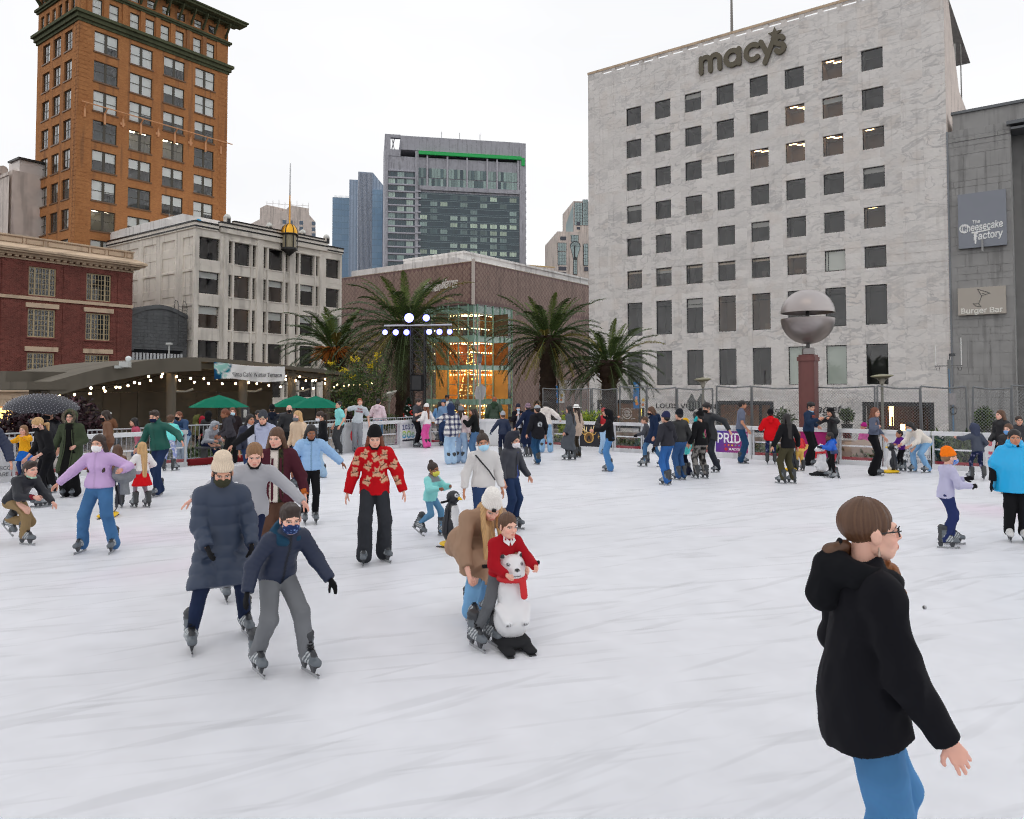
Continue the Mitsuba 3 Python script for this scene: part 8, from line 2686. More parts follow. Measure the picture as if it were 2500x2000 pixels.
# skaters and onlookers
def h(x):
 return lin(int(x[:2], 16), int(x[2:4], 16), int(x[4:], 16))
BK, NV, WH = h('1b1b1e'), h('222b44'), h('e4e4e6')
JN, DJ, LJ = h('46709a'), h('2a3c5e'), h('9bb8d2')
P = Person
HIDE = dict(skate='lo')
def bears(v, c, p, L):
 """teddy bears knitted into the red sweater"""
 B = p.B
 x, z = L[:, 0], L[:, 2]
 arm = np.abs(x) > 0.150 * B
 spots = [(-0.115, 0.41), (0.02, 0.375), (0.12, 0.40), (-0.075, 0.27), (0.105, 0.275), (0.03, 0.19), (-0.085, 0.09), (0.115, 0.12), (-0.235, 0.19), (0.235, 0.28), (0.275, 0.08), (-0.22, 0.33)]
 for i, (sx, sz) in enumerate(spots):
  dx, dz = -x - sx, z - sz
  t = 0.5 if i % 3 == 0 else -0.35 if i % 3 == 1 else 0.1
  dx, dz = dx * math.cos(t) - dz * math.sin(t), dx * math.sin(t) + dz * math.cos(t)
  m = (np.hypot(dx, dz - 0.030) < 0.027) | (np.hypot((dx) / 0.030, (dz + 0.015) / 0.030) < 1) | (np.hypot(np.abs(dx) - 0.022, dz - 0.055) < 0.011) | (np.hypot(np.abs(dx) - 0.030, dz + 0.035) < 0.015) | (np.hypot(np.abs(dx) - 0.034, dz + 0.002) < 0.012)
  c[m] = h('cfa284')
  m = (np.hypot(np.abs(dx) - 0.009, dz - 0.034) < 0.0045) | (np.hypot(dx, dz - 0.024) < 0.0055)
  c[m] = h('3a1c18')
  m = (np.abs(dz - 0.004 - 0.3 * dx) < 0.006) & (np.abs(dx) < 0.036)
  c[m] = h('2a1614')
 return c
def camo(v, c, p):
 n = meshkit.fbm(v * 14, 2, 8)
 c[n > 0.53] = h('86827e')
 c[n < 0.42] = h('1f1f21')
 return c
def stars(cc, th=0.60):
 def fn(v, c, p):
  c[meshkit.noise(v * 26, 4) > th + 0.12] = cc
  return c
 return fn
P('person at the left edge of whom only a navy puffer sleeve and hand show', (-8.40,12.17), 1.74, 15, top=('puffer', NV), legs=('jeans', DJ), L=(0.12, 0.42, -0.86), hc='black')
P('girl in a yellow sweater with a blue jacket tied round her waist', (-10.97,17.21), 1.27, -10, skin='fair', hairst='long', hl=0.26, hc='lightbrown', top=('sweater', h('e0a020')), legs=('skirt', h('30406a')), skirt=(h('1d62b8'), 0.20), L=(0.30, -0.05, 0.05), R=(0.15, 0.72, -0.35), lean=5, turn=-10)
P('blond woman in black with a black mask and a low ponytail', (-8.40,13.78), 1.60, -35, skin='fair', hairst='lowpony', hl=0.2, hc='blond', mask=BK, top=('hoodie', BK), legs=('skinny', h('141418')), lean=12, nod=26, R=(0.28, 0.25, -0.85), cuff=0.6, bare=1, L=(0.35, 0.1, -0.75))
P('person with a black mask standing under the black umbrella', (-9.43,15.64), 1.70, -20, hairst='short', hc='black', mask=BK, top=('jacket', h('1c1d24')), legs=('jeans', BK), R=(0.28, 0.02, 0.10), grip='R')
P('person in an olive parka with a fur trimmed hood', (-8.67,15.04), 1.66, 5, skin='fair', hairst='long', hl=0.34, hc='black', hat=('furhood', h('4a523e')), glasses=1, top=('coat', h('424a38')), cut=dict(hem=0.34, flare=0.012), open=(0.055, 0.075, h('121214')), legs=('wide', h('131315')), L=(0.30, 0.0, -0.68), R=(0.0, 0.35, -0.9), lips=h('b0605c'), fat=1.12)
P('long haired woman in a brown jacket and brown trousers with a white hair clip', (-9.21,17.43), 1.60, -65, skin='light', hairst='long', hl=0.52, hc='dark', tips=h('9a7450'), mask=BK, top=('jacket', h('74503a')), hood=True, legs=('wide', h('6b4836')), nod=10, L=(0.25, 0.1, -0.85),
 extra=[lambda p: p.put('hair_clip', MB().sphere(p.hd((0, -0.11, 0.15)), 0.028, 6), 'satin', WH)])
P('boy in a navy bomber jacket and khaki trousers skating in a crouch', (-6.61,10.47), 1.42, 72, skin='fair', hairst='tousled', hc='dark', mask=h('a8c8b4'), maskdown=1, top=('jacket', h('1d2028')), legs=('jogger', h('8a7454')), lean=36, crouch=0.16, feet=((-0.42, -0.08, 0.16, 0, -38), (0.02, 0.06)), R=(0.72, 0.02, -0.45), L=(0.66, 0.1, -0.72), nod=4, bare=1, cuff=0.9,
 extra=[lambda p: [p.put('cuff', MB().tube([p.elb[i] * 0.22 + p.wri[i] * 0.78, p.wri[i]], 0.036, 10), 'cloth', h('7a2430')) for i in (1,)]])
P('woman in a lilac puffer jacket, jeans and a white mask with arms spread', (-5.36,9.95), 1.50, 0, skin='light', hairst='long', hl=0.36, hc='dark', front=0.7, mask=h('eceaea'), top=('puffer', h('bf9fcb')), cut=dict(hem=0.0, quilt=(0.05, 0.008), bulk=0.018, arm=0.018), zip=h('a88ab4'), legs=('jeans', h('3f6690')), fat=1.12, feet=((0.0, -0.20, 0, 12, 0), (0.0, 0.20, 0, 0, 0)), R=(0.2, 0.70, -0.68), L=(0.30, 0.48, -0.30), bust=1, grip='L')
P('small child with brown hair seen behind the lilac puffer jacket', (-7.04,13.64), 1.08, 200, hairst='bob', hc='brown', top=('jacket', h('6b4a38')), legs=('jeans', DJ))
P('girl with long blond hair in a white top and a red skirt', (-6.60,13.64), 1.13, -128, skin='fair', hairst='long', hl=0.40, hc='blond', top=('sweater', h('e2dede')), cut=dict(hem=-0.02), legs=('skirt', h('9c94a0')), skirt=(h('c8141c'), 0.26), L=(0.45, 0.25, -0.45), R=(0.4, 0.3, -0.6), feet=((0.05, -0.08), (-0.05, 0.10)))
P('man in a dark green puffer jacket with a navy mask, one arm held out', (-7.01,15.16), 1.70, -12, skin='light', hairst='quiff', hc='dark', mask=h('1c2340'), top=('puffer', h('0f5448')), cut=dict(quilt=(0.055, 0.009), bulk=0.018, arm=0.014), zip=h('0b4038'), legs=('jeans', h('22304e')), wide=1.12, L=(0.05, 0.74, -0.55), R=(0.30, 0.25, -0.78), lean=10, nod=12, tilt=4, feet=((0.12, -0.08), (-0.15, 0.06)))
P('dark haired girl in a pink top leaning on the rail behind the green jacket', (-9.88,20.20), 1.42, -50, hairst='long', hl=0.25, hc='black', top=('sweater', h('b8546a')), legs=('jeans', DJ), noskate=1, R=(0.45, 0.3, -0.35), lean=16)
P('curly haired child in a turquoise jacket with patterned leggings, seen from behind', (-8.88,19.80), 1.42, 188, hairst='curly', hc='brown', top=('jacket', h('6edcd6')), legs=('leggings', h('8f9ccc')), legcol=stars(WH, 0.45), lean=16, feet=((0, -0.12), (0, 0.12, 0, 30, 0)), L=(0.5, 0.1, -0.4), R=(0.5, 0.1, -0.4))
P('woman in a blue jacket and black mask leaning her forearms on the board end', (-9.16,21.29), 1.66, -8, skin='light', hairst='lowbun', hc='auburn', mask=BK, top=('jacket', h('27466e')), zip=h('8a8680'), legs=('jeans', h('8fa6bc')), noskate=1, lean=34, L=(0.52, -0.12, -0.30), R=(0.52, -0.02, -0.34), crouch=0.03, turn=10)
P('person in a grey hoodie sitting on the bench behind the kerb', (-8.67,22.26), 1.64, 62, hairst='none', hat=('hood', h('a4a8b0')), top=('hoodie', h('a4a8b0')), legs=('jeans', h('1c2440')), noskate=1, hipz=0.52, hip=(0, -0.32), feet=((0.22, -0.1), (0.22, 0.1)), lean=30, nod=30, R=(0.55, 0.0, -0.5), L=(0.55, 0.0, -0.5))
P('small figure in an olive hood under the left green parasol', (-10.12,24.47), 1.30, 120, hat=('hood', h('5a5c34')), top=('jacket', h('5a5c34')), legs=('jeans', BK), noskate=1)
P('small figure in a red hood under the left green parasol', (-9.93,24.47), 1.26, 200, hat=('hood', h('9a2232')), top=('jacket', h('9a2232')), legs=('jeans', BK), noskate=1)
P('figure in a black hood beside the left green parasol pole', (-9.50,23.87), 1.45, 190, hat=('hood', BK), top=('jacket', BK), legs=('jeans', BK), noskate=1)
P('woman with long brown hair and a pale blue mask standing behind the barrier', (-7.97,21.76), 1.64, 22, skin='fair', hairst='long', hl=0.36, hc='auburn', mask=h('bfe0ee'), top=('coat', h('2c2426')), legs=('jeans', BK), noskate=1)
P('woman with a curly auburn ponytail in a charcoal hoodie skating to the left', (-7.31,19.80), 1.60, -58, skin='brown', hairst='lowbun', hc='auburn', top=('hoodie', h('3c3a40')), hood=True, legs=('skinny', h('17171a')), lean=14, nod=12, R=(0.35, 0.2, -0.75), L=(0.4, 0.15, -0.75))
P('smiling black haired woman in a white turtleneck and navy jacket', (-5.54,16.08), 1.56, 52, skin='tan', hairst='bob', hl=0.2, hc='black', top=('jacket', h('b8bccb')), topcol=lambda v, c, p, L: np.where((np.abs(L[:, 0]) > 0.085)[:, None], h('20243a'), c), cut=dict(collar=0.05), legs=('jeans', DJ))
P('boy in a charcoal knit beanie and pale blue hoodie with a black sleeve stretched out', (-4.73,14.54), 1.66, 12, skin='light', hairst='short', hc='black', hat=('beanie', h('45484e')), tag=h('c2b49a'), tagx=-0.02, mask=BK, maskdown=1, top=('hoodie', h('aab0c8')), hood=True, topcol=lambda v, c, p, L: np.where((L[:, 0] > 0.16)[:, None], BK, c), legs=('jeans', h('1f2a44')), R=(0.12, 0.74, -0.60), L=(0.2, 0.2, -0.85), nod=16, turn=8)
P('young woman in a pale grey sweater with both arms held out for balance', (-2.82,7.83), 1.60, 26, skin='fair', hairst='lowpony', hl=0.18, hc='lightbrown', mask=BK, maskdown=1, top=('sweater', h('a9a9ae')), cut=dict(hem=0.05, fold=0.010), legs=('skinny', h('1e2640')), lean=16, nod=20, turn=6, R=(-0.05, 0.84, -0.50), L=(0.34, 0.62, -0.62), feet=((-0.10, -0.09), (0.10, 0.10)), hip=(-0.16, -0.05))
P('woman in a cream ribbed beanie and long slate blue puffer coat with black gloves', (-2.44,6.42), 1.55, 26, skin='light', hairst='lowbun', hc='dark', hat=('beanie', h('d8c6b0')), hatup=1.5, mask=h('3c3c2e'), top=('longpuffer', h('333e52')), cut=dict(hem=0.29, collar=0.075), legs=('skinny', h('1d2740')), gloves=h('1a1a1c'), feet=((-0.14, -0.22, 0, 10, 0), (0.10, 0.22, 0, 0, 0)), R=(0.42, -0.06, -0.82), L=(0.30, 0.16, -0.86), lean=7, nod=20, fat=1.04, hip=(0.0, 0.0))
P('boy in a quilted navy jacket, grey joggers, blue mask and black gloves', (-1.72,5.74), 1.33, 42, skin='fair', hairst='tousled', fringe=1, hc='dark', mask=h('22345e'), maskcol=lambda q, c: np.where((meshkit.noise(q * 90, 2) > 0.7)[:, None], h('7d98c8'), c), top=('puffer', h('1d2740')), cut=dict(quilt=(0.045, 0.008), bulk=0.02, arm=0.018, hem=0.02), hood=h('1f4056'), zip=h('0d1220'), legs=('jogger', h('6e7074')), gloves=h('18181a'), lean=27, nod=10, turn=12, R=(0.02, 0.42, -0.85), L=(0.34, 0.40, -0.80), feet=((0.12, -0.15, 0, 0, 0), (-0.13, 0.13, 0, 5, 0)), hip=(-0.02, -0.12))
P('woman in a burgundy corduroy jacket with a dark scarf and brown trousers', (-2.72,8.84), 1.64, 18, skin='fair', hairst='bob', hl=0.17, fringe=1, hc='brown', mask=BK, maskdown=1, top=('jacket', h('4a222c')), cut=dict(mat='cloth', hem=0.10, bulk=0.018), open=(0.050, 0.052, h('d8d0c6')), topcol=lambda v, c, p, L: np.where(((L[:, 0] < -0.012) & (L[:, 0] > -0.072) & (L[:, 1] > 0.03) & (c[:, 1] > 0.3))[:, None], np.where((meshkit.noise(v * 60, 3) > 0.5)[:, None], h('3a3a24'), h('22231c')), c), legs=('wide', h('5e4438')), R=(0.18, 0.16, -0.9), L=(0.22, 0.30, -0.86), turn=22, nod=6,
 extra=[lambda p: [p.put('knit_cuff', MB().tube([p.elb[i] * 0.2 + p.wri[i] * 0.8, p.wri[i] * 1.02 - p.elb[i] * 0.02], [0.048, 0.042], 10), 'cloth', h('b8622a')) for i in (0, 1)]])
P('black haired woman in a pale blue puffer jacket and black trousers', (-3.18,12.06), 1.53, 22, skin='brown', hairst='long', hl=0.27, hc='black', mask=BK, maskdown=1, top=('puffer', h('8fb6dc')), cut=dict(hem=0.02), hood=True, zip=h('5f7f9f'), legs=('skinny', h('151518')), L=(0.08, 0.70, -0.66), R=(0.2, 0.3, -0.85), nod=16)
P('woman with long golden hair, grey mask and a cream jacket', (-4.60,16.49), 1.62, -35, skin='fair', hairst='long', hl=0.34, hc='blond', mask=h('6c7076'), top=('jacket', h('d2b89c')), legs=('jeans', DJ), turn=-8)
P('balding man in black with a black mask behind the barrier', (-6.54,22.38), 1.70, 24, skin='fair', hairst='bald', hc='dark', mask=BK, top=('jacket', h('1b1c20')), legs=('jeans', BK), noskate=1, wide=1.1)
P('person in a black beanie and dark hooded jacket with back turned, before the parasols', (-7.16,22.77), 1.68, 196, hairst='short', hc='black', hat=('beanie', BK), top=('jacket', h('1c2230')), hood=True, legs=('jeans', BK), noskate=1, R=(0.3, 0.1, 0.1))
P('dark haired woman in glasses peeking out behind the charcoal beanie', (-6.95,20.84), 1.58, 40, skin='light', hairst='lowbun', hc='black', glasses=1, top=('jacket', h('2a2c3c')), legs=('jeans', BK), noskate=1)
P('girl with a long dark ponytail, white mask and black sweatshirt looking down', (-4.53,18.32), 1.56, -72, skin='light', hairst='pony', hl=0.36, hc='dark', mask=h('e8e8ee'), top=('hoodie', h('17181c')), legs=('wide', LJ), nod=18, L=(0.35, 0.1, -0.75), R=(0.35, 0.1, -0.75), extra=[show_text('OAK', 0.12, 0.06, WH, 0.14, 0.02, True)])
P('man in a turquoise tee and dark joggers looking up to the left', (-5.60,24.78), 1.70, -55, skin='light', hairst='short', hc='black', top=('tee', h('86d2d2')), bare=1, legs=('jogger', h('3e3f42')), fat=1.12, turn=-20, nod=-12, L=(0.16, 0.22, -0.86), R=(0.2, 0.1, -0.9))
P('red haired man in a pale grey tee with red lettering, leaning on the board', (-5.15,25.42), 1.80, 14, skin='fair', hairst='tousled', hc='red', top=('tee', h('bcc2c8')), cut=dict(hem=0.03), bare=1, legs=('jeans', h('8a8c92')), lean=-8, tilt=-10, R=(-0.22, 0.52, -0.60, -0.3, 1, 0.1), L=(-0.1, 0.25, -0.9), nod=-10, roll=10, extra=[show_text('TEXAS', 0.26, 0.055, h('8a3a44'), 0.19), show_text('RANGERS', 0.205, 0.055, h('8a3a44'), 0.24)])
P('man in a pale pink hoodie and jeans with his back turned', (-4.91,27.94), 1.74, 172, hairst='short', hc='black', top=('hoodie', h('e2ccd4')), hood=True, legs=('jeans', h('5a86ac')), L=(0.4, 0.1, -0.55))
P('girl in a black beanie and red sweater with teddy bears, black trousers', (-1.70,9.36), 1.62, 6, q=0.0085, skin='fair', hairst='long', hl=0.26, hc='auburn', hat=('beanie', h('18181a')), mask=BK, maskdown=1, top=('sweater', h('b8101c')), cut=dict(hem=0.06, bulk=0.022, arm=0.022), topcol=bears, legs=('wide', h('313338')), nod=16, turn=-6, R=(0.06, 0.32, -0.93), L=(0.06, 0.38, -0.90), feet=((-0.08, -0.13, 0, 30, 0), (0.08, 0.09, 0, 0, 0)))
P('man in a dark grey tee and black trousers facing the girl in pink trousers', (-3.48,27.75), 1.76, 72, skin='fair', hairst='tousled', hc='dark', top=('tee', h('46474c')), bare=1, legs=('skinny', h('15151a')), R=(0.55, -0.05, -0.30), L=(0.55, 0.0, -0.34), nod=18)
P('girl in a white beanie, white top and bright pink trousers', (-3.07,27.55), 1.55, -125, hairst='long', hl=0.28, hc='auburn', hat=('beanie', h('e8e4e2')), top=('sweater', h('e6e2e2')), legs=('wide', h('dc5aa0')), R=(0.35, 0.2, -0.6), L=(0.4, 0.2, -0.55))
P('black haired girl in a blue top and black flared trousers', (-2.76,28.97), 1.62, 152, hairst='long', hl=0.25, hc='black', top=('sweater', h('6e9cc8')), legs=('flare', h('16161a')), L=(0.4, 0.1, -0.5))
P('person in a blue cap half hidden behind the plaid jacket', (-2.54,28.55), 1.70, -25, hairst='short', hc='dark', hat=('cap', h('3a5274')), top=('jacket', h('6f90b4')), legs=('jeans', DJ))
P('person in a navy hood, black and white plaid jacket and pale jeans', (-1.72,21.53), 1.66, 205, hat=('hood', h('2a3654')), top=('jacket', h('d0d0d4')), cut=dict(mat='cloth', hem=0.09, bulk=0.026, arm=0.022), topcol=lambda v, c, p, L: plaid(L, None), legs=('wide', h('a4c0da')), L=(0.50, 0.25, -0.20))
P('smiling curly haired man with a white collar standing behind the crowd', (-2.80, 33.0), 1.72, 0, z=0.18, skin='brown', hairst='curly', hc='black', top=('coat', h('6c7c88')), open=(0.05, 0.02, h('ece6de')), legs=('jeans', BK), noskate=1)
P('person in a grey bobble hat and pale puffer jacket with back turned', (-1.48,21.88), 1.58, 165, hairst='long', hl=0.2, hc='dark', hat=('pom', h('7c7e84')), pomc=h('b49a80'), top=('puffer', h('d8c4c4')), legs=('wide', h('9ab2cc')), gloves=h('1c1c1e'), L=(0.45, 0.1, -0.4), feet=((0, -0.08), (0.0, 0.10, 0, 25, 0)))
P('girl in an olive beanie and black hoodie looking at her phone', (-1.05,21.88), 1.60, -105, hairst='long', hl=0.28, hc='dark', hat=('beanie', h('5c5c48')), top=('hoodie', h('17191a')), legs=('jeans', h('4c6c90')), R=(0.55, -0.05, -0.18), L=(0.55, 0.0, -0.20), nod=18, grip='LR')
P('tall man in an olive green puffer jacket with back turned by the corner', (-0.67,28.97), 1.80, 168, hairst='short', hc='red', top=('puffer', h('2f4232')), hood=True, legs=('jogger', h('1d1e24')), turn=15, wide=1.1, R=(0.05, 0.3, -0.9))
P('child in a pale grey beanie and navy jacket with back turned', (-0.28,23.87), 1.37, 190, hairst='short', hc='brown', hat=('beanie', h('a8aab0')), top=('jacket', h('1f2c48')), cut=dict(hem=0.06), legs=('jeans', h('1a2036')), gloves=h('1e3550'), L=(0.1, 0.55, -0.78))
P('woman with a bun, pale blue mask and pale grey sweater behind the camel coat', (-0.38,10.10), 1.50, 18, skin='tan', hairst='bun', hc='dark', mask=h('a8d4ec'), top=('sweater', h('cfccca')), cut=dict(collar=0.05, fold=0.012), legs=('jeans', DJ), turn=12, nod=6, roll=8, R=(0.1, 0.28, -0.92),
 extra=[lambda p: p.put('bag_strap', MB().tube([p.pel + p.rt * a * p.B + np.cross(p.up, p.rt) * b * p.B + p.up * c_ * p.B for a, b, c_ in ((0.10, 0.055, 0.315), (0.05, 0.096, 0.25), (-0.03, 0.105, 0.16), (-0.10, 0.095, 0.06))], 0.010, 6), 'satin', BK)])
P('child in a charcoal hood and white mask with one hand held out', (-0.02,11.57), 1.42, 52, hat=('hood', h('33353f')), skin='light', hairst='short', hc='black', mask=h('e6e2e6'), top=('jacket', h('2f313a')), open=(0.0, 0.05, h('1f3f8c'), 0, -0.06), legs=('jeans', h('20304e')), L=(0.30, 0.30, -0.86), nod=8)
P('blond woman in a white beanie and camel coat bending over a boy', (-0.33,7.06), 1.66, 30, skin='fair', hairst='long', hl=0.44, hc='blond', hat=('beanie', h('e4e0da')), hatup=1.25, tag=BK, tagx=0.012, top=('coat', h('9c7f6a')), cut=dict(hem=0.42, flare=0.016, bulk=0.022, arm=0.018, collar=0.03), legs=('jeans', h('6f9cc2')), lean=52, crouch=0.16, hip=(-0.02, -0.22), hemn=(0, -0.15, -1), nod=38, turn=10, fall=(0.0, 0.16, -0.40), R=(0.46, 0.22, -0.82), L=(0.52, 0.20, -0.78), cuff=0.72, bare=1, grip='LR', feet=((-0.10, -0.12), (0.08, 0.10)))
P('small boy in a red sweater with a white collar holding the polar bear handles', (-0.20,6.38), 1.10, 32, skin='fair', hairst='short', hc='brown', top=('sweater', h('a01420')), legs=('jeans', h('5c5e62')), R=(0.62, 0.06, -0.62), L=(0.72, 0.10, -0.50), grip='LR', lean=14, nod=4, feet=((0.0, -0.02), (0.02, 0.14, 0, 0, 0)), hip=(-0.10, 0.05),
 extra=[lambda p: p.put('shirt_collar', MB().add([p.neck0 + p.rt * a + p.fw * b + p.up * c_ for a, b, c_ in ((0.045, 0.02, 0.035), (0.06, 0.06, 0.0), (0.012, 0.082, -0.035), (0, 0.066, 0.0), (-0.045, 0.02, 0.035), (-0.06, 0.06, 0.0), (-0.012, 0.082, -0.035))], [[0, 1, 2], [0, 2, 3], [4, 6, 5], [4, 3, 6]]), 'cloth', WH, smooth=False)])
P('little girl in a turquoise jacket, jeans and yellow mask pushing a penguin', (-1.12,11.02), 1.04, 58, skin='brown', hairst='bun', hc='dark', mask=h('dcd860'), top=('puffer', h('86d4d2')), cut=dict(hem=0.06, quilt=(0.06, 0.010), collar=0.04), topcol=lambda v, c, p, L: np.where(((L[:, 2] > 0.275 * p.B) & (np.abs(L[:, 0]) < 0.10))[:, None], h('7c8288'), c), legs=('jeans', h('5a86a8')), R=(0.72, 0.10, -0.35), L=(0.75, 0.05, -0.30), grip='LR', feet=((0.10, -0.06, 0.0, 0, 0), (-0.20, 0.08, 0.08, 0, -30)), lean=6)
P('girl with red hair, dark beanie and pale blue mask in a black jacket over white', (0.19,27.36), 1.55, 12, skin='fair', hairst='long', hl=0.24, hc='auburn', hat=('beanie', h('2a2c3a')), mask=h('b8d4ea'), top=('jacket', h('1d1b22')), cut=dict(hem=0.12, mat='cloth'), open=(0.03, 0.075, h('e4e4ee')), legs=('skinny', BK), R=(0.40, -0.08, -0.18), L=(0.42, -0.05, -0.14), grip='LR', nod=8, feet=((0, -0.16, 0.0, 12, 0), (0, 0.12)))
P('person in a striped bobble beanie and long navy coat', (0.51,23.87), 1.62, -150, hairst='short', hc='dark', hat=('beanie', h('2c2f52')), hatcol=lambda q, c: np.where((np.sin(q[:, 2] * 230) > 0.2)[:, None], h('c8a4ac'), c), top=('coat', h('1c2640')), cut=dict(hem=0.36), legs=('skinny', h('24365c')), L=(0.05, 0.55, -0.80))
P('skater in a grey cap and black jacket with a white back print', (0.74,21.53), 1.68, -152, skin='light', hairst='short', hc='dark', hat=('cap', h('a2a8ae')), top=('jacket', h('202024')), cut=dict(mat='cloth', hem=0.09), hood=True, topcol=lambda v, c, p, L: np.where(((np.abs(np.hypot(L[:, 0] - 0.01, L[:, 2] - 0.22) - 0.055) < 0.018) & (L[:, 1] < 0) & (meshkit.noise(v * 40, 2) > 0.3))[:, None], h('c8ccd0'), c), legs=('jeans', h('24486a')), L=(0.15, 0.25, -0.90), feet=((-0.1, -0.08), (0.1, 0.06)), crouch=0.05)
P('person in a brown fur trimmed hood and black mask behind the grey cap', (0.86,26.62), 1.66, 2, hat=('furhood', h('3a342c')), furc=h('a08868'), skin='light', hairst='short', hc='dark', mask=BK, top=('coat', h('22211f')), legs=('jeans', BK))
P('black haired skater in a white puffer jacket and pale jeans with back turned', (1.15,25.58), 1.70, 176, hairst='bob', hl=0.12, hc='black', top=('puffer', h('e4dcd6')), hood=True, legs=('wide', h('8cb2d4')), R=(0.25, 0.56, -0.55), L=(0.25, 0.15, -0.85), feet=((0, -0.15), (0, 0.13)))
P('woman with very long black hair in an open long grey coat', (1.76,22.77), 1.60, -118, skin='light', hairst='long', hl=0.46, hc='black', top=('coat', h('54585e')), cut=dict(hem=0.42, flare=0.02), legs=('skinny', h('26262a')), L=(0.15, 0.2, -0.92), feet=((0.08, -0.06), (-0.05, 0.08)))
P('woman in a white brimmed hat and beige coat', (2.03,23.73), 1.60, -128, skin='light', hairst='long', hl=0.32, hc='dark', hat=('sunhat', h('ecebe8')), top=('coat', h('bca898')), cut=dict(hem=0.16), legs=('jeans', h('3a3228')), L=(0.25, 0.3, -0.8))
P('person in a black hood, black mask and jeans reaching out to the left', (2.52,19.70), 1.54, -98, skin='light', hairst='short', hc='black', hat=('hood', h('17171a')), mask=BK, top=('hoodie', h('18181b')), cut=dict(hem=0.07, flare=0.0), legs=('wide', h('4f80b4')), L=(0.80, 0.12, -0.40), R=(0.80, -0.05, -0.45), lean=4)
P('child in a red striped beanie, red top and pale jeans by the stag board', (2.99,24.93), 1.45, 20, skin='light', hat=('beanie', h('7a1e28')), hatcol=lambda q, c: np.where((np.sin(q[:, 2] * 260) > 0.3)[:, None], h('c86a6a'), c), top=('jacket', h('b01822')), topcol=lambda v, c, p, L: np.where((np.abs(L[:, 0]) > 0.14)[:, None], BK, c), legs=('wide', h('a2c0de')), L=(0.1, 0.75, 0.05), R=(0.4, 0.1, -0.5))
P('boy with brown hair in a dark grey jacket reaching forward, beside the navy parka', (3.89,22.01), 1.30, -100, skin='light', hairst='short', hc='brown', top=('jacket', h('3a3c44')), legs=('jeans', h('22283c')), gloves=BK, L=(0.62, 0.15, -0.62), R=(0.6, 0.0, -0.66), lean=8)
P('tall man with brown hair in a navy parka and jeans striding left', (3.85,20.84), 1.66, -86, skin='light', hairst='bob', hl=0.08, hc='brown', mask=BK, top=('coat', h('1d2b46')), cut=dict(hem=0.20, mat='cloth'), hood=True, legs=('skinny', h('44688c')), L=(0.12, 0.22, -0.92), feet=((-0.28, -0.06), (0.22, 0.08)), nod=18)
P('skater in a navy knit beanie, charcoal hoodie and blue jeans with back turned', (3.44,16.91), 1.57, -142, hairst='short', hc='black', hat=('beanie', h('2c2f4e')), top=('hoodie', h('33333a')), hood=True, legs=('jeans', h('2f5c98')), gloves=BK, L=(0.15, 0.32, -0.90), R=(0.2, 0.2, -0.9), feet=((-0.05, -0.11), (0.08, 0.12)), wide=1.08)
P('person in black with a black beanie beside the navy knit beanie', (3.93,17.83), 1.60, -150, hairst='short', hc='black', hat=('beanie', h('1d2026')), top=('jacket', h('1d1e20')), legs=('jeans', h('31507a')), R=(0.15, 0.3, -0.9))
P('child in a mustard yellow beanie and turquoise and grey coat', (4.27,18.76), 1.34, -132, skin='fair', hairst='short', hc='lightbrown', hat=('beanie', h('e0a81c')), top=('coat', h('5fd6d4')), cut=dict(hem=0.20, mat='cloth'), topcol=lambda v, c, p, L: np.where((L[:, 1] > -0.01)[:, None], h('a8acb2'), c), legs=('flare', h('171c30')))
P('tall curly haired man in black with a black mask, arm stretched back', (5.01,19.41), 1.76, -62, skin='light', hairst='curly', hc='black', mask=BK, top=('jacket', h('1e2026')), cut=dict(hem=0.10), legs=('jeans', h('2a2e36')), L=(-0.45, 0.52, -0.60), R=(0.2, 0.2, -0.9), lean=6, feet=((-0.20, -0.06), (0.15, 0.08)), nod=12)
P('skater in a black bobble hat, black printed hoodie and grey camouflage trousers', (4.49,18.07), 1.56, -152, hairst='short', hc='black', hat=('pom', h('161618')), pomc=h('1b1b1e'), top=('hoodie', h('17181b')), cut=dict(hem=0.07), topcol=lambda v, c, p, L: np.where(((np.abs(L[:, 0] - 0.02) < 0.075) & (L[:, 1] < 0) & (L[:, 2] > 0.08) & (L[:, 2] < 0.26) & (meshkit.noise(v * 22, 5) > 0.55))[:, None], np.where((L[:, 0] > 0.02)[:, None], h('b85a78'), h('4a7a58')), c), legs=('jogger', h('3e3c3a')), legcol=camo, R=(0.1, 0.18, -0.95), L=(0.15, 0.25, -0.92), feet=((0.06, -0.12), (-0.02, 0.10)),
 extra=[lambda p: p.put('scarf_tail', MB().tube([p.hd((-0.07, 0.0, 0.11)), p.hd((-0.10, 0.03, 0.02)), p.neck0 - p.rt * 0.11 + p.fw * 0.02 - p.up * 0.10], [0.03, 0.045, 0.02], 6), 'cloth', h('2ab4bc'))])
P('man in a slate blue tee and dark jeans standing with his hands low', (6.52,21.76), 1.77, 82, skin='tan', hairst='short', hc='black', top=('tee', h('666c7e')), bare=1, legs=('jeans', h('22405f')), R=(0.24, 0.16, -0.88), L=(0.34, 0.1, -0.86), wide=1.08, extra=[show_text('MIA', 0.26, 0.05, WH, 0.16)])
P('person in a red winter jacket, black hat and navy patterned leggings', (7.29,21.53), 1.50, 165, hairst='short', hc='black', hat=('beanie', h('17171a')), top=('coat', h('d4141e')), cut=dict(hem=0.12, mat='cloth', bulk=0.03, arm=0.024), hood=True, legs=('leggings', h('1f2a4c')), legcol=stars(h('8a92b4')), feet=((0, -0.10), (0, 0.10)), L=(0.45, 0.1, -0.45), R=(0.4, 0.1, -0.5))
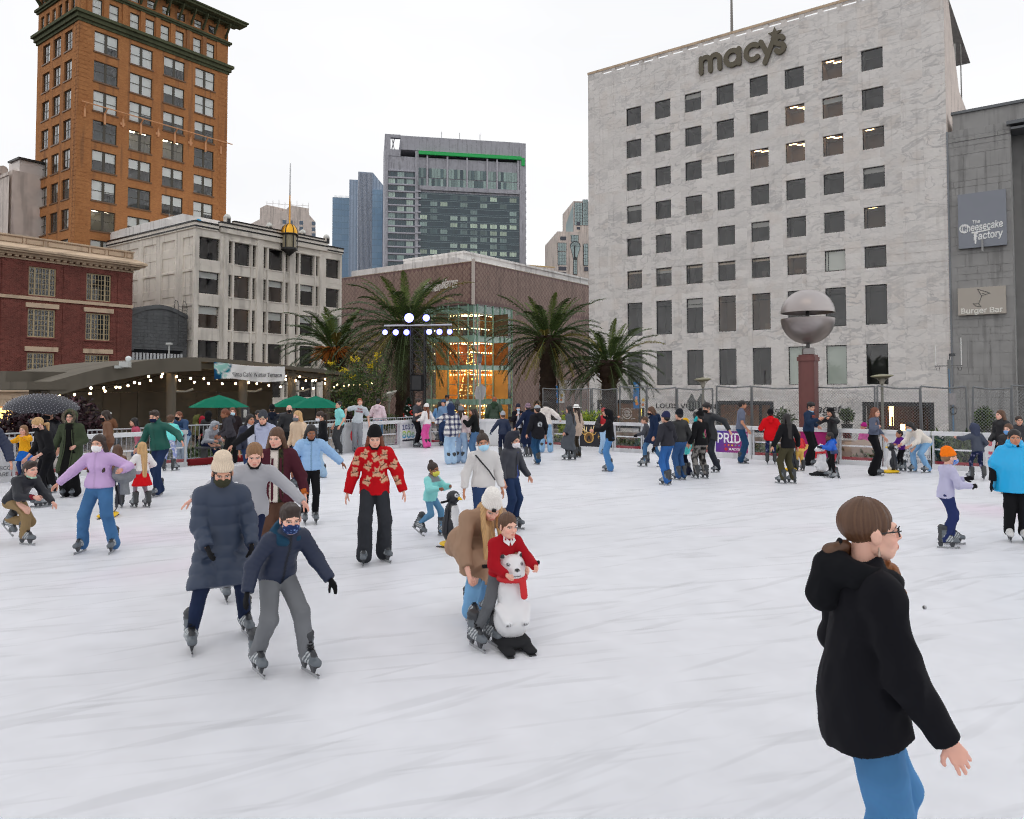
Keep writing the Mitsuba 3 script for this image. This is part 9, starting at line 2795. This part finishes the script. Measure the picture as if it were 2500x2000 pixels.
P('girl with very long black hair, black hoodie and olive cargo trousers', (6.17,17.13), 1.54, 196, hairst='long', hl=0.50, hc='black', top=('hoodie', h('19191c')), cut=dict(hem=0.06), legs=('jogger', h('45412f')), R=(0.1, 0.34, -0.9), L=(0.1, 0.40, -0.88), feet=((0, -0.12, 0, 25, 0), (0, 0.14, 0, -20, 0)))
P('small child in a red jacket and yellow trousers bending over a penguin', (7.45,19.80), 1.02, 185, hairst='short', hc='lightbrown', top=('puffer', h('cc1420')), legs=('jogger', h('e4b860')), lean=28, L=(0.6, 0.1, -0.5), R=(0.6, 0.1, -0.5))
P('curly haired man in a navy sweatshirt with orange letters and a lowered blue mask', (8.23,21.18), 1.72, 48, skin='light', hairst='curly', hc='black', mask=h('9ec8e4'), maskdown=1, top=('hoodie', h('24344c')), legs=('wide', h('17171a')), R=(0.58, 0.02, -0.22), L=(0.15, 0.42, -0.62), turn=14, nod=10, wide=1.08, extra=[show_text('ICON', 0.25, 0.06, h('b45a48'), 0.2)])
P('woman in a black fur hat and black leather jacket facing the man in navy', (9.03,21.53), 1.56, -72, skin='light', hairst='long', hl=0.2, hc='black', hat=('fur', h('1a1a1c')), top=('jacket', h('222326')), legs=('skinny', h('26282c')), L=(0.42, 0.02, 0.04), R=(0.44, 0.0, 0.0), grip='LR', nod=10)
P('small boy in a blue puffer jacket and red striped track trousers pushing a polar bear', (7.69,18.24), 1.06, -100, skin='dark', hairst='short', hc='black', top=('puffer', h('1c5cc0')), hood=True, topcol=lambda v, c, p, L: np.where((L[:, 2] < 0.08)[:, None], h('33446c'), c), legs=('jogger', h('151518')), legcol=lambda v, c, p: np.where(((np.abs(v[:, 1] - np.interp(v[:, 2], [0.2, 0.7], [p.ankles[0][1], p.pel[1]])) < 0.018) & (v[:, 0] < 0))[:, None], h('c03a4a'), c), lean=16, L=(0.72, 0.08, -0.35), R=(0.72, 0.08, -0.35), gloves=h('28303c'), feet=((-0.02, -0.05, 0, 0, -12), (0.06, 0.06)))
P('woman with long curly auburn hair, slate cropped shirt and black flared trousers', (8.88,18.76), 1.64, 52, skin='light', hairst='curlylong', hl=0.34, hc='auburn', top=('shirt', h('585e70')), cut=dict(hem=-0.05, bulk=0.016, arm=0.016, fold=0.014), legs=('flare', h('131316')), R=(0.22, -0.06, -0.28, -0.2, 1, -0.5), L=(0.30, 0.38, -0.84), turn=20, bare=1)
P('child in a pink jacket half hidden behind the clear board', (10.21,22.13), 1.16, 200, hairst='none', hat=('beanie', h('b02a80')), top=('puffer', h('c02a8c')), legs=('jeans', h('3a3c50')), noskate=1)
P('black haired woman in a white jacket and jeans bending towards a penguin', (10.41,19.41), 1.60, -78, skin='light', hairst='bob', hl=0.16, hc='black', mask=h('c2dcec'), top=('jacket', h('e2dad0')), cut=dict(mat='cloth', hem=0.02), legs=('jeans', h('7aa4ca')), lean=52, crouch=0.08, nod=22, L=(0.62, 0.05, -0.68), R=(0.62, 0.0, -0.66), feet=((-0.06, -0.12), (0.12, 0.14)), hip=(0.0, -0.12))
P('small child in a purple top and black leggings holding a penguin', (10.09,19.80), 1.02, -85, skin='tan', hairst='short', hc='black', top=('sweater', h('5e2a86')), legs=('leggings', h('17171b')), L=(0.6, 0.1, -0.4), R=(0.6, 0.1, -0.4), lean=10)
P('child in a slate hooded jacket and navy star leggings leaning on the board', (10.78,17.83), 1.28, 186, hat=('hood', h('40465a')), top=('jacket', h('3b4252')), cut=dict(hem=0.05), legs=('leggings', h('1e2444')), legcol=stars(h('a4a0c0')), L=(0.45, 0.55, -0.10), R=(0.3, 0.3, -0.7), lean=14, feet=((0.04, -0.05), (-0.12, 0.14, 0.05, 30, -25)))
P('woman with long brown hair in a black puffer jacket walking left near the right edge', (11.50,17.91), 1.60, -82, skin='fair', hairst='long', hl=0.25, hc='brown', top=('puffer', h('1d1e22')), legs=('jeans', BK), L=(0.40, 0.12, -0.80), R=(0.3, 0.1, -0.85))
P('girl with wavy brown hair, blue mask and black jacket near the right edge', (10.06,15.45), 1.38, -62, skin='fair', hairst='long', hl=0.24, hc='brown', mask=h('6c9cd0'), top=('jacket', h('1b1b1f')), legs=('jeans', DJ), L=(0.4, 0.1, -0.75))
P('dark haired child at the right edge behind the blue poncho', (12.51,18.85), 1.42, -20, skin='light', hairst='short', hc='dark', top=('jacket', h('2a2a30')), legs=('jeans', DJ))
P('boy in an orange beanie and pale lilac sweatshirt with black gloves', (5.84,10.31), 1.28, 84, skin='fair', hairst='short', hc='lightbrown', hat=('beanie', h('f07818')), hatup=1.2, mask=h('2a6cc4'), maskcol=lambda q, c: np.where((meshkit.noise(q * 110, 2) > 0.62)[:, None], WH, c), top=('sweater', h('b4b2cc')), cut=dict(hem=0.06), legs=('jogger', h('26305c')), gloves=BK, R=(0.60, 0.04, -0.50), L=(0.66, -0.04, -0.34), lean=5, feet=((0.10, -0.12, 0, 0, 0), (-0.10, 0.14, 0, 10, 0)))
def poncho(p):
 s = Sdf(0.014, 0.04)
 B = p.B
 top = p.neck0 + p.up * 0.03 * B
 s.cap(top, p.pel + p.up * 0.1 * B, 0.085 * B, 0.185 * B, flat=(p.fw, 1.35)).cap(p.pel + p.up * 0.1 * B, p.pel - p.up * 0.13 * B, 0.185 * B, 0.215 * B, flat=(p.fw, 1.3))
 for i in (0, 1):
  s.cap(p.sho[i], p.elb[i] * 0.75 + p.sho[i] * 0.25, 0.065 * B, 0.085 * B)
 s.cut(p.pel - p.up * 0.13 * B, -p.up)
 s.disp = lambda q: 0.018 * (0.5 - meshkit.fbm(np.column_stack([np.arctan2(q[:, 0] - p.pel[0], q[:, 1] - p.pel[1]) * 4, q[:, 2] * 3, q[:, 0] * 0]), 3, 2)) - 0.0
 v, f = s.mesh()
 p.put('rain_poncho', (v, f), 'plastic', h('1aa8e0'))
 s = Sdf(0.012, 0.03)
 for a in np.linspace(-2.4, 2.4, 7):
  s.cap(p.neck0 + p.up * 0.03 + (-p.fw * math.cos(a) + p.rt * math.sin(a)) * 0.085, p.neck0 + p.up * 0.03 + (-p.fw * math.cos(a + 0.6) + p.rt * math.sin(a + 0.6)) * 0.085, 0.032)
 v, f = s.mesh()
 p.put('poncho_hood', (v, f), 'plastic', h('1aa8e0'))
scene['plastic'] = {'type': 'twosided', 'bsdf': {'type': 'principled', 'base_color': VCOL, 'roughness': 0.3, 'specular': 0.5}}
P('person in a bright blue plastic rain poncho at the right edge', (6.99,10.64), 1.52, -25, skin='tan', hairst='short', hc='black', mask=BK, maskdown=1, top=('hoodie', h('17171a')), legs=('jogger', h('17171a')), gloves=BK, skate='white', R=(0.15, 0.30, -0.92), L=(0.2, 0.2, -0.9), extra=[poncho])
def fg_extra(p):
 B = p.B
 m = Sdf(0.006, 0.015)
 fw2 = np.cross(p.up, p.rt)
 q = [p.hd((-0.05, -0.09, 0.04)), p.neck0 - p.rt * 0.055 + fw2 * 0.03 + p.up * 0.05, p.neck0 - p.rt * 0.05 + fw2 * 0.115 - p.up * 0.02, p.neck0 - p.rt * 0.05 + fw2 * 0.145 - p.up * 0.11, p.neck0 - p.rt * 0.045 + fw2 * 0.150 - p.up * 0.20]
 for a, b, r0, r1 in zip(q, q[1:], (0.022, 0.028, 0.036, 0.032), (0.028, 0.036, 0.034, 0.014)):
  m.cap(a, b, r0, r1)
 m.disp = lambda Q: 0.012 * np.sin(Q[:, 2] * 130 + 3 * np.sin(Q[:, 1] * 70)) * 0.5 + 0.008 * (0.5 - meshkit.noise(Q * np.array([110, 110, 30]), 3))
 v, f = m.mesh()
 n = meshkit.noise(v * np.array([120, 120, 25]), 5)
 p.put('ponytail_end', (v, f), 'hairs', h('8a5630'), shade=0.55 + 0.85 * n)
 p.put('hair_tie', MB().tube([p.hd((0.014 * math.cos(a), -0.122 + 0.006 * math.sin(a), 0.062 + 0.018 * math.sin(a))) for a in np.linspace(0, 2 * PI, 11)[:-1]], 0.008, 6, closed=True), 'cloth', BK)
 e = MB()
 for i, (x, a, b) in enumerate(((0.030, 0.30, -0.10), (-0.075, 0.27, -0.02))):
  pts0 = [p.pel + p.rt * (x + 0.02 * math.sin(t * 5)) * B + fw2 * (0.118 + 0.028 * t + 0.008 * math.sin(t * 9 + i)) * B + p.up * (a + (b - a) * t) * B for t in np.linspace(0, 1, 14)]
  pts1 = [q_ + p.rt * (0.055 if x > 0 else -0.05) * B - fw2 * 0.035 * B for q_ in pts0]
  v = np.array([*pts0, *pts1, *[q_ + fw2 * 0.012 for q_ in pts0], *[q_ + fw2 * 0.012 for q_ in pts1]])
  k = np.arange(13)[:, None]
  f = np.vstack([k + [0, 1, 15], k + [0, 15, 14], k + [28, 43, 29], k + [28, 42, 43], k + [0, 29, 1], k + [0, 28, 29]])
  pass
 e.tube([p.pel + p.rt * 0.032 * B + fw2 * (0.136 + 0.028 * t) * B + p.up * (0.2 - 0.3 * t) * B for t in np.linspace(0, 1, 10)], 0.004, 5)
 pass
 p.put('snap', MB().sphere(p.pel + p.rt * 0.055 * B + fw2 * 0.135 * B + p.up * 0.255 * B, 0.008, 6), 'metal', h('b0b0b4'))
 er = p.hd((0.080, -0.004, 0.062))
 p.put('earring', MB().tube([er, er - np.array([0, 0, 0.035])], [0.002, 0.006], 5), 'metal', h('c8b0a0'))
P('woman with glasses, low ponytail, open black jacket and jeans in the foreground', (1.32,2.94), 1.665, 88, q=0.0062, skin='fair', hairst='lowpony', hl=0.12, hc='brown', glasses=1, top=('jacket', h('131418')), cut=dict(hem=0.09, bulk=0.020, arm=0.014, fold=0.020, collar=0.03, mat='cloth'), hood=h('121317'), open=(0.035, 0.060, h('6f684e'), 0, -0.025), legs=('jeans', h('44719c')), fat=1.08, bust=1, R=(0.34, 0.16, -0.90), L=(0.2, 0.15, -0.92), lean=2, nod=-3, lips=h('b8665e'), feet=((0.12, -0.09), (-0.10, 0.09)), extra=[fg_extra])
# skating aids, umbrella, bundle
def place(mb, xy, face):
 v, f = mb.vf()
 return to_world(v, xy, face), f
def polar_bear(label, xy, face):
 t = thing('polar_bear_aid', label, 'skating aid', 'polar bear skating aids')
 q = 0.008 if np.linalg.norm(xy) < 10 else 0.014
 s = Sdf(q, 0.03)
 s.ell((0, -0.01, 0.235), (0.150, 0.135, 0.175)).ell((0, -0.02, 0.43), (0.118, 0.108, 0.17)).ell((0, 0.0, 0.655), (0.112, 0.100, 0.098), k=0.02)
 s.ell((0, 0.085, 0.630), (0.058, 0.062, 0.048), k=0.02).ell((0, 0.04, 0.60), (0.095, 0.08, 0.05), k=0.02)
 for x in (-1, 1):
  s.cap((x * 0.118, 0.02, 0.33), (x * 0.075, 0.118, 0.235), 0.036, 0.034, k=0.02)
  s.ell((x * 0.085, -0.015, 0.742), (0.034, 0.022, 0.034), k=0.008)
 s.cut((0, 0, 0.085), (0, 0, -1))
 v, f = s.mesh()
 c = np.tile(np.array(h('dcdcde')), (len(v), 1))
 x, y, z = np.abs(v[:, 0]), v[:, 1], v[:, 2]
 dirt = np.clip(meshkit.fbm(v * 9, 3, 4) - 0.55, 0, 1)[:, None] * np.clip(1.4 - z / 0.3, 0, 1)[:, None] * 3
 c = c * (1 - dirt * np.array([0.25, 0.35, 0.5]))
 c[(np.hypot(x - 0.085, z - 0.742) < 0.020) & (y > -0.012)] = h('2a2b2e')
 c[(np.hypot(x - 0.058, z - 0.688) < 0.014) & (y > 0.05)] = h('202124')
 c[(np.hypot(x - 0.055, z - 0.692) < 0.005) & (y > 0.05)] = h('c8c8cc')
 c[(np.hypot(v[:, 0] / 0.022, (z - 0.652) / 0.014) < 1) & (y > 0.10)] = h('16171a')
 c[(np.abs(x - 0.018) < 0.016) & (np.abs(z - 0.598 - 0.35 * np.abs(x - 0.018)) < 0.004) & (y > 0.1)] = h('2a2a2e')
 for k in range(3):
  c[(np.abs(x - 0.060 - 0.014 * k) < 0.0035) & (np.abs(z - 0.218) < 0.014) & (y > 0.09)] = h('3a3a3e')
 obj('body', (to_world(v, xy, face), f), 'satin', t, color=c, smooth=True)
 s = Sdf(q, 0.015)
 for a in np.linspace(0, 2 * PI, 17)[:-1]:
  a2 = a + PI / 8
  s.cap((0.104 * math.sin(a), -0.002 + 0.097 * math.cos(a), 0.565), (0.104 * math.sin(a2), -0.002 + 0.097 * math.cos(a2), 0.565), 0.024)
 s.cap((-0.055, 0.112, 0.55), (-0.062, 0.128, 0.44), 0.030, 0.030, flat=((0, 1, 0), 1.7))
 v, f = s.mesh()
 obj('scarf', (to_world(v, xy, face), f), 'satin', t, color=h('c4141e'), smooth=True)
 m = MB().tube([(-0.245, -0.02, 0.665), (0.245, -0.02, 0.665)], 0.016, 8)
 obj('handlebar', place(m, xy, face), 'matte', t, color=h('1c1c1e'), smooth=True)
 s = Sdf(q, 0.02)
 s.cap((0, -0.05, 0.06), (0, 0.03, 0.06), 0.150, 0.145, flat=((0, 0, 1), 3.0))
 for x in (-1, 1):
  s.cap((x * 0.085, 0.08, 0.035), (x * 0.09, 0.215, 0.03), 0.06, 0.05, flat=((0, 0, 1), 2.6))
 s.cut((0, 0, 0.012), (0, 0, -1))
 v, f = s.mesh()
 obj('base', (to_world(v, xy, face), f), 'matte', t, color=h('232427'), smooth=True)
 m = MB()
 for x in (-1, 1):
  m.box(x * 0.09 - 0.028, x * 0.09 + 0.028, -0.2, 0.26, 0.001, 0.011)
 obj('runner', place(m, xy, face), 'satin', t, color=h('3a3a3c'))
def penguin(label, xy, face):
 t = thing('penguin_aid', label, 'skating aid', 'penguin skating aids')
 q = 0.010 if np.linalg.norm(xy) < 14 else 0.015
 s = Sdf(q, 0.03)
 s.ell((0, -0.01, 0.27), (0.145, 0.135, 0.225)).ell((0, -0.015, 0.46), (0.105, 0.095, 0.15)).ell((0, 0.005, 0.665), (0.092, 0.092, 0.088), k=0.025)
 s.cut((0, 0, 0.075), (0, 0, -1))
 v, f = s.mesh()
 x, y, z = np.abs(v[:, 0]), v[:, 1], v[:, 2]
 c = np.tile(np.array(h('1c1e24')), (len(v), 1))
 c[(y > 0.015) & (x < 0.108) & (z < 0.56) & (y > 0.35 * x)] = h('dcdcde')
 c[(np.hypot(x - 0.036, z - 0.695) < 0.026) & (y > 0.03)] = h('e6e6e8')
 c[(np.hypot(x - 0.034, z - 0.695) < 0.011) & (y > 0.03)] = h('16171a')
 obj('body', (to_world(v, xy, face), f), 'satin', t, color=c, smooth=True)
 s = Sdf(q * 0.8, 0.01)
 s.cap((0, 0.085, 0.655), (0, 0.135, 0.645), 0.028, 0.012)
 v, f = s.mesh()
 obj('beak', (to_world(v, xy, face), f), 'satin', t, color=h('f0c41c'), smooth=True)
 for sd in (-1, 1):
  s = Sdf(q, 0.01)
  s.cap((sd * 0.118, -0.02, 0.50), (sd * 0.160, -0.03, 0.22), 0.030, 0.040, flat=((1, 0, 0), 1.8))
  v, f = s.mesh()
  obj('flipper', (to_world(v, xy, face), f), 'satin', t, color=h('22242c'), smooth=True)
 s = Sdf(q, 0.012)
 for sd in (-1, 1):
  s.cap((sd * 0.07, 0.02, 0.045), (sd * 0.085, 0.16, 0.04), 0.07, 0.055, flat=((0, 0, 1), 1.9))
 s.cap((0, -0.06, 0.045), (0, 0.0, 0.045), 0.13, flat=((0, 0, 1), 3.6)).cut((0, 0, 0.014), (0, 0, -1))
 v, f = s.mesh()
 obj('feet', (to_world(v, xy, face), f), 'satin', t, color=h('ecc018'), smooth=True)
 obj('handlebar', place(MB().tube([(-0.235, -0.03, 0.62), (0.235, -0.03, 0.62)], 0.015, 8), xy, face), 'matte', t, color=h('1a1a1c'), smooth=True)
 m = MB()
 for sd in (-1, 1):
  m.box(sd * 0.08 - 0.02, sd * 0.08 + 0.02, -0.2, 0.27, 0.001, 0.013)
 obj('runner', place(m, xy, face), 'satin', t, color=h('3a3a3c'))
polar_bear('white polar bear skating aid held by the boy in the red sweater', (0.00,6.30), 18)
polar_bear('white polar bear skating aid pushed by the boy in the blue puffer jacket', (7.57,18.76), -100)
penguin('penguin skating aid pushed by the little girl in turquoise', (-0.79,10.25), 62)
penguin('penguin skating aid half hidden behind the woman in lilac', (-6.66,12.68), 10)
penguin('penguin skating aid held by the child in purple', (9.57,19.31), -95)
penguin('penguin skating aid hidden behind the girl in olive trousers', (7.20,19.80), -60)
t = thing('umbrella', 'open black umbrella with small white dots held over a masked person', 'umbrella')
uc = np.array([*(np.array((-9.58,15.64)) + [0.0, -0.10]), 0])
m, n, R0_, nr = MB(), 8, 0.69, 6
pts = np.zeros((nr + 1, 48, 3))
for i in range(nr + 1):
 ph = i / nr
 for j in range(48):
  a = 2 * PI * j / 48
  sc = 1 - 0.05 * abs(math.sin(4 * a)) * ph
  pts[i, j] = [R0_ * math.sin(ph * 1.25) / math.sin(1.25) * sc * math.cos(a), R0_ * math.sin(ph * 1.25) / math.sin(1.25) * sc * math.sin(a), 0.42 * math.cos(ph * 1.25) + 0.03 * ph * abs(math.sin(4 * a))]
tm = rot_axis([0, 1, 0], 0.10) @ rot_axis([1, 0, 0], 0.12)
pw_ = pts.reshape(-1, 3) @ tm.T + uc + [0, 0, 1.58]
i_, j_ = np.meshgrid(np.arange(nr), np.arange(48), indexing='ij')
q_ = np.stack([i_ * 48 + j_, i_ * 48 + (j_ + 1) % 48, (i_ + 1) * 48 + (j_ + 1) % 48, (i_ + 1) * 48 + j_], -1).reshape(-1, 4)
obj('canopy', (pw_, np.vstack([q_[:, [0, 1, 2]], q_[:, [0, 2, 3]]])), 'puffer', t, color=h('23242e'), smooth=True)
d = MB()
for k in range(420):
 ph = math.sqrt((k + 0.5) / 420)
 a = k * 2.399963
 p = np.array([R0_ * math.sin(ph * 1.25) / math.sin(1.25) * 0.985 * math.cos(a), R0_ * math.sin(ph * 1.25) / math.sin(1.25) * 0.985 * math.sin(a), 0.426 * math.cos(ph * 1.25) + 0.016 * ph]) @ tm.T + uc + [0, 0, 1.585]
 d.sphere(p, 0.0065, 4)
obj('white_dots', d, 'matte', t, color=h('c8c8d0'), kind='stuff')
obj('shaft', MB().tube([uc + [0.0, 0, 0.85], uc + [0.04, -0.05, 2.06]], 0.009, 6), 'satin', t, color=h('2a2a2c'))
m = MB()
for k in range(8):
 a = 2 * PI * k / 8
 m.tube([uc + tm @ np.array([0, 0, 0.38]) + [0, 0, 1.58], uc + tm @ np.array([R0_ * 0.6 * math.cos(a), R0_ * 0.6 * math.sin(a), 0.26]) + [0, 0, 1.58], uc + tm @ np.array([R0_ * 0.97 * math.cos(a), R0_ * 0.97 * math.sin(a), 0.12]) + [0, 0, 1.58]], 0.005, 4)
obj('ribs', m, 'satin', t, color=h('55565a'))
t = thing('knitted_scarf', 'thick grey knitted scarf bunched up in the hand of the woman in lilac', 'scarf')
c0 = np.array([*(-5.08,10.02), 0.0]) + [0, 0, 1.00]
s = Sdf(0.011, 0.012)
rg = np.random.default_rng(4)
for k in range(13):
 a, b = rg.uniform(0, 2 * PI), rg.uniform(-1, 1)
 u = np.array([math.cos(a), 0.7 * math.sin(a), b])
 w = np.cross(u, rg.normal(size=3))
 w /= np.linalg.norm(w)
 prev = None
 for tt in np.linspace(-1.3, 1.3, 6):
  q = c0 + (u / np.linalg.norm(u) * math.cos(tt) + w * math.sin(tt)) * np.array([0.115, 0.09, 0.09])
  if prev is not None:
   s.cap(prev, q, 0.036, 0.036)
  prev = q
s.ell(c0, (0.11, 0.085, 0.085)).cap(c0 - [0.0, 0, 0.05], c0 + [0.02, 0, -0.26], 0.055, 0.065, flat=((0, 1, 0), 1.8))
s.cut(c0 + [0.02, 0, -0.27], (0, 0, -1))
s.disp = folds(0.006, 26, 3)
v, f = s.mesh()
obj('cloth', (v, f), 'cloth', t, color=h('7e8186'), smooth=True, shade=1 + 0.2 * (meshkit.noise(v * 60, 2) - 0.5))
